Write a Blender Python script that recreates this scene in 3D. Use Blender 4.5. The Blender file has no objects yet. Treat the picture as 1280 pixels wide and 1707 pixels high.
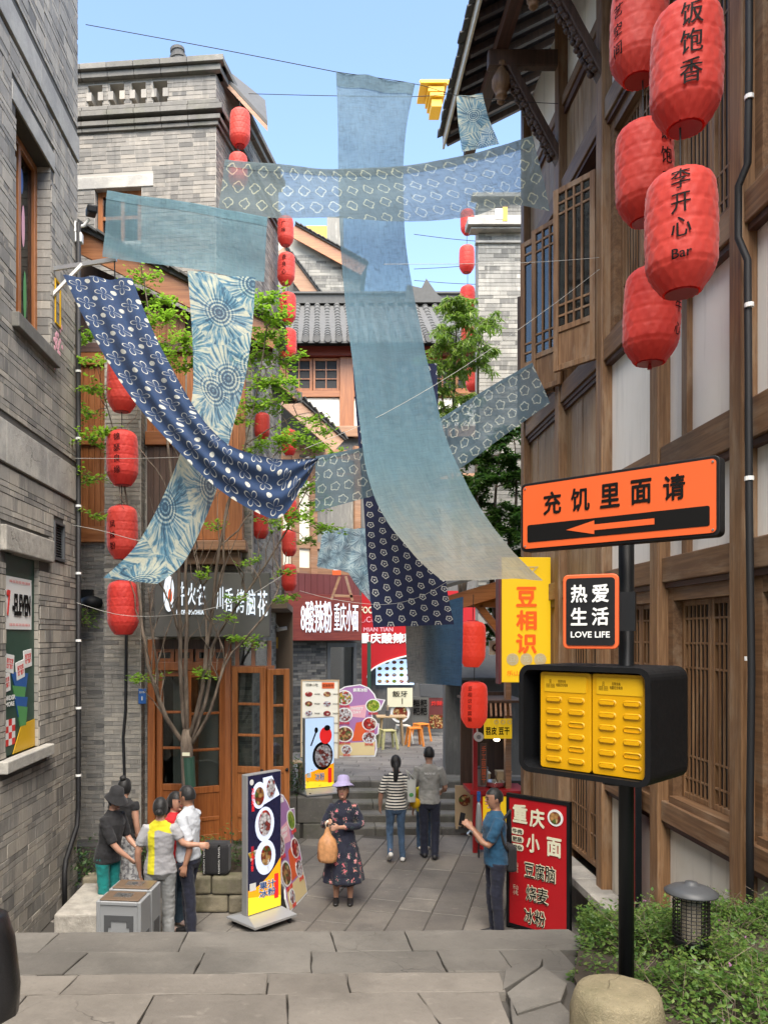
import bpy, bmesh, math, random
from mathutils import Vector, Matrix, Euler, noise as mnoise
from mathutils.bvhtree import BVHTree
R = math.radians
PI = math.pi
random.seed(7)
SC = bpy.context.scene
COL = SC.collection

# ---------------------------------------------------------------- camera
F, VX, VY, CZ = 1300.0, 535.0, 1060.0, 3.48      # focal length and vanishing point, camera height in metres
cam = bpy.data.objects.new('camera', bpy.data.cameras.new('camera'))
COL.objects.link(cam)
cam.location = (0, 0, CZ)
cam.rotation_euler = (R(90), 0, 0)
cam.data.sensor_fit = 'HORIZONTAL'
cam.data.sensor_width = 36.0
cam.data.lens = F / 1280 * 36
cam.data.shift_x = (640 - VX) / 1280
cam.data.shift_y = (VY - 853.5) / 1280
cam.data.clip_start = 0.05
cam.data.clip_end = 3000
SC.camera = cam

# ---------------------------------------------------------------- sky, sun, exposure
SUN_EL, SUN_AZ = R(58), R(176)      # azimuth clockwise from +Y: behind the camera, slightly to the left
world = bpy.data.worlds.new('World'); SC.world = world; world.use_nodes = True
wn = world.node_tree
sky = wn.nodes.new('ShaderNodeTexSky'); sky.sky_type = 'NISHITA'; sky.sun_disc = False
sky.sun_elevation = SUN_EL; sky.sun_rotation = SUN_AZ
sky.air_density = 1.0; sky.dust_density = .8; sky.ozone_density = .7
wn.nodes['Background'].inputs[1].default_value = 0.15
wn.links.new(sky.outputs[0], wn.nodes['Background'].inputs[0])
sun = bpy.data.objects.new('sun', bpy.data.lights.new('sun', 'SUN')); COL.objects.link(sun)
sun.data.energy = 4.6; sun.data.angle = R(60); sun.data.color = (1.0, 0.91, 0.79)
sdir = Vector((math.sin(SUN_AZ) * math.cos(SUN_EL), math.cos(SUN_AZ) * math.cos(SUN_EL), math.sin(SUN_EL)))
sun.rotation_euler = sdir.to_track_quat('Z', 'Y').to_euler()
SC.view_settings.view_transform = 'Standard'; SC.view_settings.look = 'None'
SC.view_settings.gamma = 1.0; SC.view_settings.use_curve_mapping = False
SC.view_settings.exposure = 1.64
SC.render.engine = 'CYCLES'
SC.cycles.max_bounces = 10; SC.cycles.diffuse_bounces = 7; SC.cycles.transparent_max_bounces = 12
SC.cycles.use_denoising = True
SC.cycles.caustics_reflective = False; SC.cycles.caustics_refractive = False

def P(px, py, d):
    return Vector(((px - VX) * d / F, d, CZ + (VY - py) * d / F))
def X(px, d): return (px - VX) * d / F
def Z(py, d): return CZ + (VY - py) * d / F

# ---------------------------------------------------------------- material helper
class G:
    def __init__(s, name):
        s.m = bpy.data.materials.new(name); s.m.use_nodes = True
        s.t = s.m.node_tree; s.t.nodes.clear()
        s.out = s.t.nodes.new('ShaderNodeOutputMaterial')
    def set(s, i, v):
        if isinstance(v, bpy.types.NodeSocket): s.t.links.new(v, i)
        elif isinstance(v, bpy.types.Node): s.t.links.new(v.outputs[0], i)
        elif isinstance(v, (tuple, list)):
            i.default_value = tuple(v) + (1,) if i.type == 'RGBA' and len(v) == 3 else tuple(v)
        else:
            i.default_value = (v, v, v, 1) if i.type == 'RGBA' else ((v, v, v) if i.type == 'VECTOR' else v)
    def n(s, t, ins={}, **kw):
        nd = s.t.nodes.new('ShaderNode' + t)
        for k, v in kw.items(): setattr(nd, k, v)
        for k, v in ins.items(): s.set(nd.inputs[k], v)
        return nd
    def M(s, op, *a):
        nd = s.t.nodes.new('ShaderNodeMath'); nd.operation = op
        for k, v in enumerate(a): s.set(nd.inputs[k], v)
        return nd.outputs[0]
    def V(s, op, *a):
        nd = s.t.nodes.new('ShaderNodeVectorMath'); nd.operation = op
        for k, v in enumerate(a):
            s.set(nd.inputs['Scale' if (op == 'SCALE' and k == 1) else k], v)
        return nd.outputs[0]
    def mix(s, f, a, b, mode='MIX'):
        nd = s.t.nodes.new('ShaderNodeMix'); nd.data_type = 'RGBA'; nd.blend_type = mode
        s.set(nd.inputs[0], f); s.set(nd.inputs[6], a); s.set(nd.inputs[7], b)
        return nd.outputs[2]
    def co(s, which='Object'): return s.n('TexCoord').outputs[which]
    def pos(s): return s.n('NewGeometry').outputs['Position']
    def noise(s, vec, scale=5., detail=3., rough=.55, out=0, dist=0.):
        return s.n('TexNoise', {'Vector': vec, 'Scale': scale, 'Detail': detail, 'Roughness': rough, 'Distortion': dist}).outputs[out]
    def sc(s, vec, v): return s.V('MULTIPLY', vec, v)
    def ramp(s, f, stops, interp='LINEAR'):
        nd = s.t.nodes.new('ShaderNodeValToRGB'); cr = nd.color_ramp; cr.interpolation = interp
        while len(cr.elements) < len(stops): cr.elements.new(0.5)
        for e, (p, c) in zip(cr.elements, stops):
            e.position = p; e.color = tuple(c) + (1,) if isinstance(c, (tuple, list)) else (c, c, c, 1)
        s.set(nd.inputs[0], f); return nd.outputs[0]
    def step(s, v, a, b):     # smooth 0..1 between a and b
        nd = s.t.nodes.new('ShaderNodeMapRange'); nd.interpolation_type = 'SMOOTHSTEP'
        s.set(nd.inputs[0], v); s.set(nd.inputs[1], a); s.set(nd.inputs[2], b)
        return nd.outputs[0]
    def rnd(s):               # one number per object and per loose piece
        a = s.n('ObjectInfo').outputs['Random']; b = s.n('NewGeometry').outputs['Random Per Island']
        return s.M('FRACT', s.M('ADD', a, b))
    def bump(s, h, st=.3, dist=.01):
        return s.n('Bump', {'Strength': st, 'Distance': dist, 'Height': h}).outputs[0]
    def bsdf(s, col, rough=.6, metal=0., nrm=None, **kw):
        b = s.n('BsdfPrincipled', {'Base Color': col, 'Roughness': rough, 'Metallic': metal})
        if nrm is not None: s.set(b.inputs['Normal'], nrm)
        for k, v in kw.items(): s.set(b.inputs[k.replace('_', ' ')], v)
        return b
    def done(s, sh): s.set(s.out.inputs[0], sh); return s.m

MAT = {}
def plain(name, col, rough=.5, metal=0., var=.12, scale=4., bump=.08, bscale=60., emit=0., rv=0.1, ecol=None, coat=0., spec=None):
    g = G(name); p = g.co()
    nz = g.noise(p, scale, 4)
    c = g.mix(nz, tuple(x * (1 - var) for x in col), tuple(min(1, x * (1 + var)) for x in col))
    r = g.rnd()
    c = g.mix(g.M('MULTIPLY', r, .0 if var == 0 else .25 * var / .12 * .3), c, tuple(x * .6 for x in col))
    rr = g.M('ADD', rough - rv / 2, g.M('MULTIPLY', g.noise(p, scale * 3, 3), rv))
    kw = {}
    if emit: kw = dict(Emission_Color=ecol or col, Emission_Strength=emit)
    if coat: kw['Coat_Weight'] = coat
    if spec is not None: kw['Specular_IOR_Level'] = spec
    b = g.bsdf(c, rr, metal, g.bump(g.noise(p, bscale, 3), bump, .004) if bump else None, **kw)
    MAT[name] = g.done(b); return MAT[name]

def wood(name, c1, c2, axis=2, rough=.55, worn=.0, worncol=(.3, .27, .23), gl=.0):
    g = G(name); p = g.co()
    r = g.rnd()
    off = g.V('ADD', p, g.n('CombineXYZ', {0: g.M('MULTIPLY', r, 7.), 1: g.M('MULTIPLY', r, 3.), 2: g.M('MULTIPLY', r, 5.)}).outputs[0])
    sc = [26, 26, 26]; sc[axis] = 1.3
    gr = g.noise(g.sc(off, tuple(sc)), 1., 5, .6, dist=.6)
    sc2 = [90, 90, 90]; sc2[axis] = 2.5
    fine = g.noise(g.sc(off, tuple(sc2)), 1., 2, .5)
    c = g.mix(g.step(gr, .3, .7), c1, c2)
    c = g.mix(g.M('MULTIPLY', g.step(fine, .5, .75), .45), c, tuple(x * .45 for x in c1))
    c = g.mix(g.M('MULTIPLY', r, .35), c, tuple(x * .55 for x in c1))
    if worn:
        w = g.step(g.noise(g.sc(off, tuple(3. if i != axis else .7 for i in range(3))), 1.2, 5, .7), .48, .68)
        c = g.mix(g.M('MULTIPLY', w, worn), c, worncol)
    b = g.bsdf(c, g.M('ADD', rough - .1, g.M('MULTIPLY', gr, .25)), 0, g.bump(g.M('ADD', gr, g.M('MULTIPLY', fine, .5)), .25, .004), Coat_Weight=gl)
    MAT[name] = g.done(b); return MAT[name]

def brickm(name, stops, dark=(.05, .05, .05), stain=.35, bump=.5):
    g = G(name); p = g.pos(); r = g.rnd()
    c = g.ramp(r, stops)
    big = g.noise(p, .7, 4, .6)
    c = g.mix(g.M('MULTIPLY', g.step(big, .45, .75), stain), c, dark)
    st = g.noise(g.sc(p, (14, 14, 3)), 1., 4, .6)
    c = g.mix(g.M('MULTIPLY', g.step(st, .5, .8), .4), c, tuple(x * 1.6 for x in stops[-1][1]))
    drip = g.noise(g.sc(p, (4.5, 4.5, .35)), 1., 5, .65)
    c = g.mix(g.M('MULTIPLY', g.step(drip, .52, .7), .4), c, dark)
    fn = g.noise(p, 45, 4, .7)
    c = g.mix(g.M('MULTIPLY', g.step(fn, .5, .8), .35), c, dark)
    b = g.bsdf(c, .85, 0, g.bump(g.M('ADD', fn, st), bump, .006))
    MAT[name] = g.done(b); return MAT[name]

def stonem(name, c1, c2, moss=0., scale=2.5, bump=.5, spot=.3):
    g = G(name); p = g.pos(); r = g.rnd()
    nz = g.noise(p, scale, 6, .65)
    c = g.mix(g.step(nz, .3, .7), c1, c2)
    c = g.mix(g.M('MULTIPLY', r, .5), c, tuple(x * y for x, y in zip(c1, (.56, .55, .56))))
    sp = g.noise(p, scale * 22, 4, .7)
    c = g.mix(g.M('MULTIPLY', g.step(sp, .52, .75), spot), c, tuple(x * .4 for x in c1))
    c = g.mix(g.M('MULTIPLY', g.step(g.noise(p, scale * 9, 3, .6), .6, .75), spot), c, tuple(min(1, x * 1.5) for x in c2))
    if moss:
        c = g.mix(g.M('MULTIPLY', g.step(g.noise(p, 1.7, 5, .7), .45, .65), moss), c, (.07, .08, .03))
    wp = g.V('ADD', p, g.V('SCALE', g.noise(p, 3., 3, .6, 1), .35))
    vo = g.n('TexVoronoi', {'Vector': wp, 'Scale': 1.9}, feature='DISTANCE_TO_EDGE').outputs['Distance']
    crk = g.M('MULTIPLY', g.M('SUBTRACT', 1., g.step(vo, .002, .007)), g.step(g.noise(p, 1.1, 3), .57, .65))
    c = g.mix(g.M('MULTIPLY', crk, .5), c, tuple(x * .25 for x in c1))
    scf = g.step(g.noise(g.sc(p, (3, 17, 9)), 1., 5, .75), .6, .72)
    c = g.mix(g.M('MULTIPLY', scf, .35), c, tuple(min(1, x * 1.45) for x in c2))
    drk = g.step(g.noise(p, .9, 6, .75), .5, .68)
    c = g.mix(g.M('MULTIPLY', drk, .35), c, tuple(x * .5 for x in c1))
    rg = g.M('ADD', .6, g.M('MULTIPLY', nz, .3))
    b = g.bsdf(c, rg, 0, g.bump(g.M('SUBTRACT', g.M('ADD', sp, g.M('MULTIPLY', nz, 2.)), g.M('MULTIPLY', crk, 2.)), bump, .008))
    MAT[name] = g.done(b); return MAT[name]

def plasterm(name, col, stain=.5):
    g = G(name); p = g.pos()
    st = g.noise(g.sc(p, (5, 5, .5)), 1., 5, .65)
    c = g.mix(g.M('MULTIPLY', g.step(st, .5, .72), stain), col, tuple(x * .42 for x in col))
    c = g.mix(g.M('MULTIPLY', g.step(g.noise(g.sc(p, (16, 16, .7)), 1., 4, .6), .58, .7), stain * .5), c, tuple(x * .5 for x in col))
    c = g.mix(g.M('MULTIPLY', g.step(g.noise(p, 1.3, 5, .7), .45, .8), stain * .5), c, (col[0] * .75, col[1] * .68, col[2] * .55))
    b = g.bsdf(c, .85, 0, g.bump(g.noise(p, 35, 4, .7), .2, .005))
    MAT[name] = g.done(b); return MAT[name]

brickm('brick_grey', [(0, (.11, .105, .097)), (.12, (.17, .162, .146)), (.6, (.22, .205, .182)), (1, (.285, .26, .222))])
brickm('brick_warm', [(0, (.15, .144, .132)), (.12, (.23, .217, .194)), (.6, (.30, .279, .244)), (1, (.39, .355, .297))], stain=.3)
brickm('brick_pale', [(0, (.11, .107, .097)), (.4, (.21, .203, .182)), (1, (.34, .325, .285))], stain=.25)
brickm('brick_dark', [(0, (.03, .032, .035)), (.5, (.09, .09, .09)), (1, (.16, .155, .14))], stain=.5)
plain('mortar_dark', (.075, .07, .062), .9, bump=.4)
plain('mortar_light', (.36, .34, .30), .9, bump=.4)
plain('mortar_pale', (.34, .325, .285), .9, bump=.4)
stonem('stone_trim', (.30, .29, .265), (.47, .45, .40), scale=3, bump=.8)
stonem('granite', (.34, .32, .28), (.52, .49, .43), scale=9, bump=1., spot=.55)
stonem('slab_tan', (.14, .126, .106), (.215, .195, .166), scale=1.4, spot=.2)
stonem('slab_grey', (.10, .094, .082), (.16, .149, .13), scale=1.6, spot=.22)
stonem('paving', (.125, .117, .105), (.23, .21, .18), scale=1.2, spot=.3)
stonem('paving_up', (.12, .115, .106), (.20, .188, .168), scale=1.2, spot=.3)
stonem('step_dark', (.12, .115, .104), (.21, .198, .172), scale=3, moss=.3)
stonem('rough_stone', (.17, .15, .105), (.32, .28, .19), scale=5, moss=.55, bump=1.)
stonem('stump_stone', (.20, .17, .10), (.34, .29, .18), scale=5, moss=.35, bump=.9)
plain('joint', (.055, .05, .043), .95)
plain('soil', (.05, .038, .025), .95, bump=1.)
plasterm('plaster', (.82, .80, .75), .28)
plasterm('plaster_low', (.62, .59, .52), .6)
plasterm('plaster_cream', (.82, .78, .66), .2)
wood('wood_aged_v', (.145, .07, .028), (.30, .168, .078), 2, worn=.55, worncol=(.34, .25, .165))
wood('wood_aged_h', (.125, .062, .027), (.245, .138, .068), 0, worn=.55, worncol=(.30, .22, .145))
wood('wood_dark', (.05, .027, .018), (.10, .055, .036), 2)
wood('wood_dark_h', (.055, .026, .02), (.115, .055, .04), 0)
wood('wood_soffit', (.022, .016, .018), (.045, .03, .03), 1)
wood('wood_plank', (.21, .122, .058), (.38, .25, .138), 2, worn=.5, worncol=(.42, .33, .23))
wood('wood_orange_v', (.26, .085, .022), (.42, .16, .05), 2, rough=.4, gl=.15)
wood('wood_orange_h', (.27, .09, .025), (.43, .17, .055), 0, rough=.4, gl=.15)
wood('wood_door', (.25, .075, .02), (.40, .135, .036), 2, rough=.35, gl=.25)
wood('wood_rake', (.24, .12, .06), (.40, .22, .12), 0, worn=.3)
wood('wood_red', (.16, .02, .014), (.27, .05, .03), 0, rough=.45)
plain('roof_tile', (.075, .075, .072), .8, var=.35, scale=9, bump=.5)
plain('pane_dark', (.010, .008, .007), .6, var=.3, bump=0)
plain('dark_void', (.012, .011, .011), .95, var=0, bump=0)  # near-black colour standing in for shade in unlit depth behind openings
plain('interior', (.16, .12, .085), .9)
plain('black_metal', (.006, .007, .008), .45, .0, spec=.28, bump=.05, rv=.2)
plain('black_plastic', (.005, .0055, .0065), .55, spec=.25, bump=.1, rv=.25, scale=9)
plain('grey_metal', (.42, .43, .43), .38, .5, var=.08)
plain('steel', (.55, .55, .54), .28, .9, var=.05)
plain('bin_grey', (.30, .315, .325), .5, .2, var=.08)
plain('bin_dark', (.07, .074, .078), .5)
plain('bin_top', (.20, .14, .095), .35, .3)
plain('white_paint', (.80, .80, .77), .5, var=.06)
plain('cream_paint', (.74, .70, .58), .5, var=.06)
plain('yellow_plastic', (.56, .29, .002), .33, var=.05, bump=.02)
plain('yellow_label', (.60, .35, .006), .4, var=0, bump=0)
plain('orange_sign', (.62, .095, .018), .5, var=.05, bump=.02)
plain('black_print', (.004, .004, .004), .7, spec=.15, var=0, bump=0)
plain('white_print', (.70, .71, .69), .55, var=0, bump=0)
plain('red_print', (.62, .03, .025), .5, var=.05, bump=0)
plain('gold_print', (.62, .50, .26), .5, var=.05, bump=0)
plain('cream_print', (.66, .64, .47), .5, var=.05, bump=0)
plain('red_board', (.38, .007, .012), .42, var=.08)
plain('red_metal', (.33, .012, .014), .4, var=.1)
plain('maroon', (.12, .025, .025), .6)
plain('green_poster', (.022, .062, .042), .5, var=.1, bump=.03)
plain('blue_plate', (.02, .10, .33), .4)
plain('cable', (.006, .006, .007), .65)
plain('string', (.45, .44, .40), .8)
plain('leather_black', (.008, .008, .009), .32, bump=.3, bscale=120)
plain('mesh_wire', (.02, .018, .016), .6, .3)
plain('shade_amber', (.42, .36, .27), .7)
plain('signboard_grey', (.10, .10, .092), .75, var=.25, scale=3)
plain('pink_tile', (.55, .36, .32), .4)
plain('crane_yellow', (.80, .45, .01), .5)
plain('lit_white', (.7, .78, .88), .4, emit=.22, var=0, bump=0, ecol=(.82, .92, 1.))
plain('lit_yellow', (.75, .45, .008), .4, emit=.1, var=.02, bump=0, ecol=(1., .68, .02))
plain('lit_red', (.75, .10, .01), .4, emit=.12, var=0, bump=0, ecol=(.9, .12, .01))
plain('lit_blue', (.55, .72, .92), .4, emit=.3, var=.05, bump=0, ecol=(.5, .72, 1.))
plain('screen_dark', (.012, .013, .03), .25, emit=.02, var=.5, scale=9, bump=0, ecol=(.1, .1, .4))
plain('screen_plate', (.60, .66, .80), .25, emit=.18, var=.08, bump=0, ecol=(.55, .65, .95))
plain('screen_orange', (.85, .33, .01), .25, emit=.16, var=.05, scale=2, bump=0, ecol=(1., .42, .01))
plain('screen_yellow', (.85, .62, .02), .25, emit=.2, var=.05, scale=2, bump=0, ecol=(1., .75, .05))
plain('screen_red', (.62, .02, .02), .25, emit=.15, var=.05, bump=0, ecol=(.9, .03, .03))
plain('screen_sky', (.45, .58, .80), .25, emit=.2, var=.1, bump=0, ecol=(.5, .68, .98))
plain('lamp_glow', (1., .93, .8), .3, emit=4., var=0, bump=0, ecol=(1., .9, .7))
plain('purple_print', (.33, .16, .36), .5, bump=0)
plain('pink_print', (.70, .36, .42), .5, bump=0)
plain('olive_plastic', (.46, .43, .20), .45)
plain('orange_plastic', (.75, .24, .03), .42)
plain('kraft', (.42, .30, .17), .7)
plain('green_print', (.08, .28, .09), .5, bump=0)
plain('teal_print', (.03, .33, .25), .5, bump=0)
plain('bag_clear', (.50, .25, .11), .3, var=.6, scale=18, bump=1., bscale=18)

def foodm(name, cols, scale=22, emit=0.):
    g = G(name); p = g.co()
    v = g.n('TexVoronoi', {'Vector': p, 'Scale': scale})
    c = g.ramp(g.n('SeparateColor', {0: v.outputs['Color']}).outputs[0], [(i / max(1, len(cols) - 1), c) for i, c in enumerate(cols)], 'CONSTANT')
    c = g.mix(g.M('MULTIPLY', v.outputs['Distance'], .9), c, (.03, .01, .008))
    kw = dict(Emission_Color=c, Emission_Strength=emit) if emit else {}
    MAT[name] = g.done(g.bsdf(c, .35, 0, None, **kw)); return MAT[name]
foodm('food_noodle', [(.30, .03, .01), (.55, .30, .10), (.65, .45, .20), (.25, .05, .02), (.10, .16, .03), (.6, .35, .12)])
foodm('food_red', [(.45, .01, .01), (.30, .01, .01), (.60, .05, .03), (.75, .55, .45), (.10, .18, .04)])
foodm('food_white', [(.75, .74, .76), (.60, .58, .62), (.8, .8, .82), (.28, .05, .04), (.7, .68, .7)], 26)
foodm('food_green', [(.28, .45, .02), (.18, .34, .02), (.50, .55, .08), (.10, .22, .02)])
foodm('food_fruit', [(.60, .05, .06), (.75, .50, .05), (.75, .7, .66), (.22, .3, .05), (.55, .08, .2)])

def glassm(name, tint, alpha, rough=.04):
    g = G(name)
    gl = g.n('BsdfGlossy', {'Color': (.62, .62, .6), 'Roughness': rough})
    tr = g.n('BsdfTransparent', {'Color': tint})
    fr = g.n('Fresnel', {'IOR': 1.5})
    f = g.M('ADD', g.M('MULTIPLY', fr, .55), alpha)
    MAT[name] = g.done(g.n('MixShader', {0: f, 1: tr, 2: gl})); return MAT[name]
glassm('glass', (.72, .76, .75), .07)
glassm('glass_dark', (.42, .46, .48), .10)
# ---------------------------------------------------------------- cloth, lantern, leaf and skin materials
def clothm(name, build, see=.25, trans=.35, weave=1., thin_u=320., thin_v=320.):
    g = G(name); uv = g.co('UV')
    c = build(g, uv)
    w1 = g.noise(g.sc(uv, (thin_u, 9, 1)), 1., 2, .5); w2 = g.noise(g.sc(uv, (9, thin_v, 1)), 1., 2, .5)
    w = g.M('ADD', w1, w2)
    big = g.noise(g.sc(uv, (45, 4, 1)), 1., 3, .6); big2 = g.noise(g.sc(uv, (4, 45, 1)), 1., 3, .6)
    slub = g.M('MULTIPLY', g.M('ADD', big, big2), .5)
    t1 = g.noise(g.sc(uv, (85, 8, 1)), 1., 3, .6); t2 = g.noise(g.sc(uv, (8, 85, 1)), 1., 3, .6)
    thr = g.M('MAXIMUM', g.step(t1, .5, .68), g.step(t2, .5, .68))
    c = g.mix(g.M('MULTIPLY', thr, .75 * weave), c, g.mix(1., c, (.42, .47, .52), 'MULTIPLY'))
    c = g.mix(g.M('MULTIPLY', g.step(slub, .42, .62), .3 * weave), c, g.mix(1., c, (.5, .55, .6), 'MULTIPLY'))
    wr = g.noise(uv, 3.2, 4, .55)
    nb = g.bump(g.M('ADD', g.M('ADD', w, slub), g.M('MULTIPLY', wr, 6.)), .25, .012)
    d = g.bsdf(c, .9, 0, nb, Sheen_Weight=.15)
    t = g.n('BsdfTranslucent', {'Color': g.mix(.25, c, (1, 1, 1), 'MIX')})
    m1 = g.n('MixShader', {0: trans, 1: d, 2: t})
    tr = g.n('BsdfTransparent', {'Color': (.92, .97, 1.)})
    a = g.M('MULTIPLY', g.M('MULTIPLY', g.step(g.M('ADD', g.M('MULTIPLY', w, .5), g.M('MULTIPLY', slub, .6)), .38, .72), g.M('SUBTRACT', 1., g.M('MULTIPLY', thr, .6))), see * 2.6)
    MAT[name] = g.done(g.n('MixShader', {0: a, 1: m1, 2: tr})); return MAT[name]

def cellpat(g, uv, s, stag=True, jit=.25):
    p = g.V('ADD', uv, g.V('SCALE', g.V('SUBTRACT', g.noise(uv, 9., 2, .5, 1), (.5, .5, .5)), s * jit))
    sp = g.n('SeparateXYZ', {0: p}); x = g.M('DIVIDE', sp.outputs[0], s); y = g.M('DIVIDE', sp.outputs[1], s)
    row = g.M('FLOOR', y)
    if stag: x = g.M('ADD', x, g.M('MULTIPLY', g.M('MODULO', g.M('ABSOLUTE', row), 2.), .5))
    col = g.M('FLOOR', x)
    fx = g.M('SUBTRACT', g.M('FRACT', x), .5); fy = g.M('SUBTRACT', g.M('FRACT', y), .5)
    r = g.M('SQRT', g.M('ADD', g.M('MULTIPLY', fx, fx), g.M('MULTIPLY', fy, fy)))
    th = g.M('ARCTAN2', fy, fx)
    return r, th, row, col
def band(g, v, w): return g.M('SUBTRACT', 1., g.step(g.M('ABSOLUTE', v), w * .5, w))
def grad_dye(stops, sx=1., along=0, mott=.25, dark=(.10, .2, .28)):
    def f(g, uv):
        sp = g.n('SeparateXYZ', {0: uv}); t = g.M('MULTIPLY', sp.outputs[along], sx)
        t = g.M('ADD', t, g.M('MULTIPLY', g.M('SUBTRACT', g.noise(g.sc(uv, (1.5, 9, 1)), 1., 4, .6), .5), .12))
        c = g.ramp(t, stops)
        st = g.noise(g.sc(uv, (14, 2.2, 1)), 1., 4, .6)
        return g.mix(g.M('MULTIPLY', g.step(st, .45, .75), mott), c, dark)
    return f
def ringdye(base, line, s, k, amp, r0, w, mott=.3):
    def f(g, uv):
        r, th, row, col = cellpat(g, uv, s)
        rr = g.M('MULTIPLY', g.M('ADD', 1., g.M('MULTIPLY', g.M('COSINE', g.M('MULTIPLY', th, k)), amp)), r0)
        q = band(g, g.M('SUBTRACT', r, rr), w)
        q = g.M('MULTIPLY', q, g.step(g.noise(uv, 30., 2), .25, .5))
        b = g.mix(g.M('MULTIPLY', g.noise(uv, 4., 4), mott * 2), base, tuple(x * .5 for x in base))
        return g.mix(q, b, line)
    return f
def flowerdye(g, uv):
    r, th, row, col = cellpat(g, uv, .238, True, .07)
    pet = g.M('MULTIPLY', g.M('ABSOLUTE', g.M('COSINE', g.M('MULTIPLY', g.M('ADD', th, .3), 2.))), .37)
    q = g.M('MULTIPLY', band(g, g.M('SUBTRACT', r, pet), .03), g.step(r, .03, .08))
    r2, th2, row2, col2 = cellpat(g, g.V('SUBTRACT', uv, (.1785, .119, 0.)), .238, True, .07)
    disc = g.M('MULTIPLY', g.M('SUBTRACT', 1., g.step(r2, .115, .135)), g.step(g.noise(uv, 90., 2), .3, .45))
    f = g.M('MINIMUM', g.M('ADD', q, disc), 1.)
    b = g.mix(g.noise(uv, 7., 4), (.004, .020, .068), (.009, .042, .12))
    return g.mix(f, b, (.5, .5, .44))
def stardye(g, uv):
    r, th, row, col = cellpat(g, uv, .155, True, .05)
    rr = g.M('MULTIPLY', g.M('ADD', 1., g.M('MULTIPLY', g.M('COSINE', g.M('MULTIPLY', th, 5.)), .12)), .24)
    q = g.M('ADD', band(g, g.M('SUBTRACT', r, rr), .05), g.M('SUBTRACT', 1., g.step(r, .05, .09)))
    return g.mix(g.M('MINIMUM', q, 1.), (.003, .009, .05), (.55, .55, .5))
def tiedye(scale=1.5, navy=(.012, .06, .115), mid=(.07, .22, .32), cream=(.50, .52, .41)):
    def f(g, uv):
        v = g.n('TexVoronoi', {'Vector': uv, 'Scale': scale, 'Randomness': .8}, voronoi_dimensions='2D')
        rel = g.V('SUBTRACT', uv, v.outputs['Position']); sp = g.n('SeparateXYZ', {0: rel})
        r = g.M('SQRT', g.M('ADD', g.M('MULTIPLY', sp.outputs[0], sp.outputs[0]), g.M('MULTIPLY', sp.outputs[1], sp.outputs[1])))
        nr = g.V('NORMALIZE', rel)
        q = g.n('CombineXYZ', {0: g.M('MULTIPLY', r, 4.), 1: g.M('MULTIPLY', g.noise(uv, 6., 2), 2.), 2: 0.}).outputs[0]
        ray = g.noise(g.V('ADD', g.V('SCALE', nr, 5.), q), 1., 4, .65)
        ray2 = g.noise(g.V('ADD', g.V('SCALE', nr, 13.), q), 1., 2, .5)
        inner = g.M('SUBTRACT', 1., g.step(r, .10 * 1.5 / scale, .22 * 1.5 / scale))
        rings = g.M('MULTIPLY', g.M('MULTIPLY', g.M('SINE', g.M('MULTIPLY', r, 150. * scale / 1.5)), .10), inner)
        edge = g.M('MULTIPLY', g.M('SUBTRACT', v.outputs['Distance'], .3), .12)
        val = g.M('ADD', g.M('ADD', g.M('MULTIPLY', ray, .55), g.M('MULTIPLY', ray2, .45)), g.M('ADD', rings, edge))
        val = g.M('SUBTRACT', val, g.M('MULTIPLY', g.M('SUBTRACT', 1., g.step(r, .0, .12 * 1.5 / scale)), .10))
        val = g.M('ADD', val, g.M('MULTIPLY', g.M('SUBTRACT', g.noise(uv, 3.5, 3), .5), .25))
        return g.ramp(val, [(.41, navy), (.485, mid), (.535, tuple((a + b) / 2 for a, b in zip(mid, cream))), (.59, cream)])
    return f
clothm('linen_big', grad_dye([(0, (.09, .155, .19)), (.3, (.075, .15, .20)), (.5, (.085, .175, .225)), (.72, (.105, .20, .24)), (.8, (.15, .225, .24)), (.9, (.27, .27, .23)), (1, (.33, .295, .235))], .138), .085, .25)
clothm('linen_teal', grad_dye([(0, (.125, .235, .27)), (1, (.10, .21, .25))], .5, 0, .3), .12, .25)
clothm('linen_rings', ringdye((.16, .215, .225), (.50, .52, .38), .20, 4., .14, .27, .045), .12, .3)
clothm('linen_rings_b', ringdye((.11, .18, .225), (.50, .55, .48), .165, 5., .12, .29, .05), .08, .25)
clothm('tie_dye', tiedye(), .04, .3, .5)
clothm('tie_dye_small', tiedye(2.4), .04, .3, .5)
clothm('tie_dye_cold', tiedye(3.2, (.02, .06, .10), (.10, .22, .30), (.42, .55, .58)), .04, .3, .5)
clothm('navy_flower', flowerdye, .0, .12, .6)
clothm('navy_star', stardye, .0, .08, .6)
clothm('blue_fade', grad_dye([(0, (.36, .35, .31)), (.26, (.34, .34, .31)), (.36, (.14, .22, .27)), (.6, (.035, .115, .20)), (1, (.012, .08, .18))], 1., 1, .25, (.12, .21, .27)), .0, .15)

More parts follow.
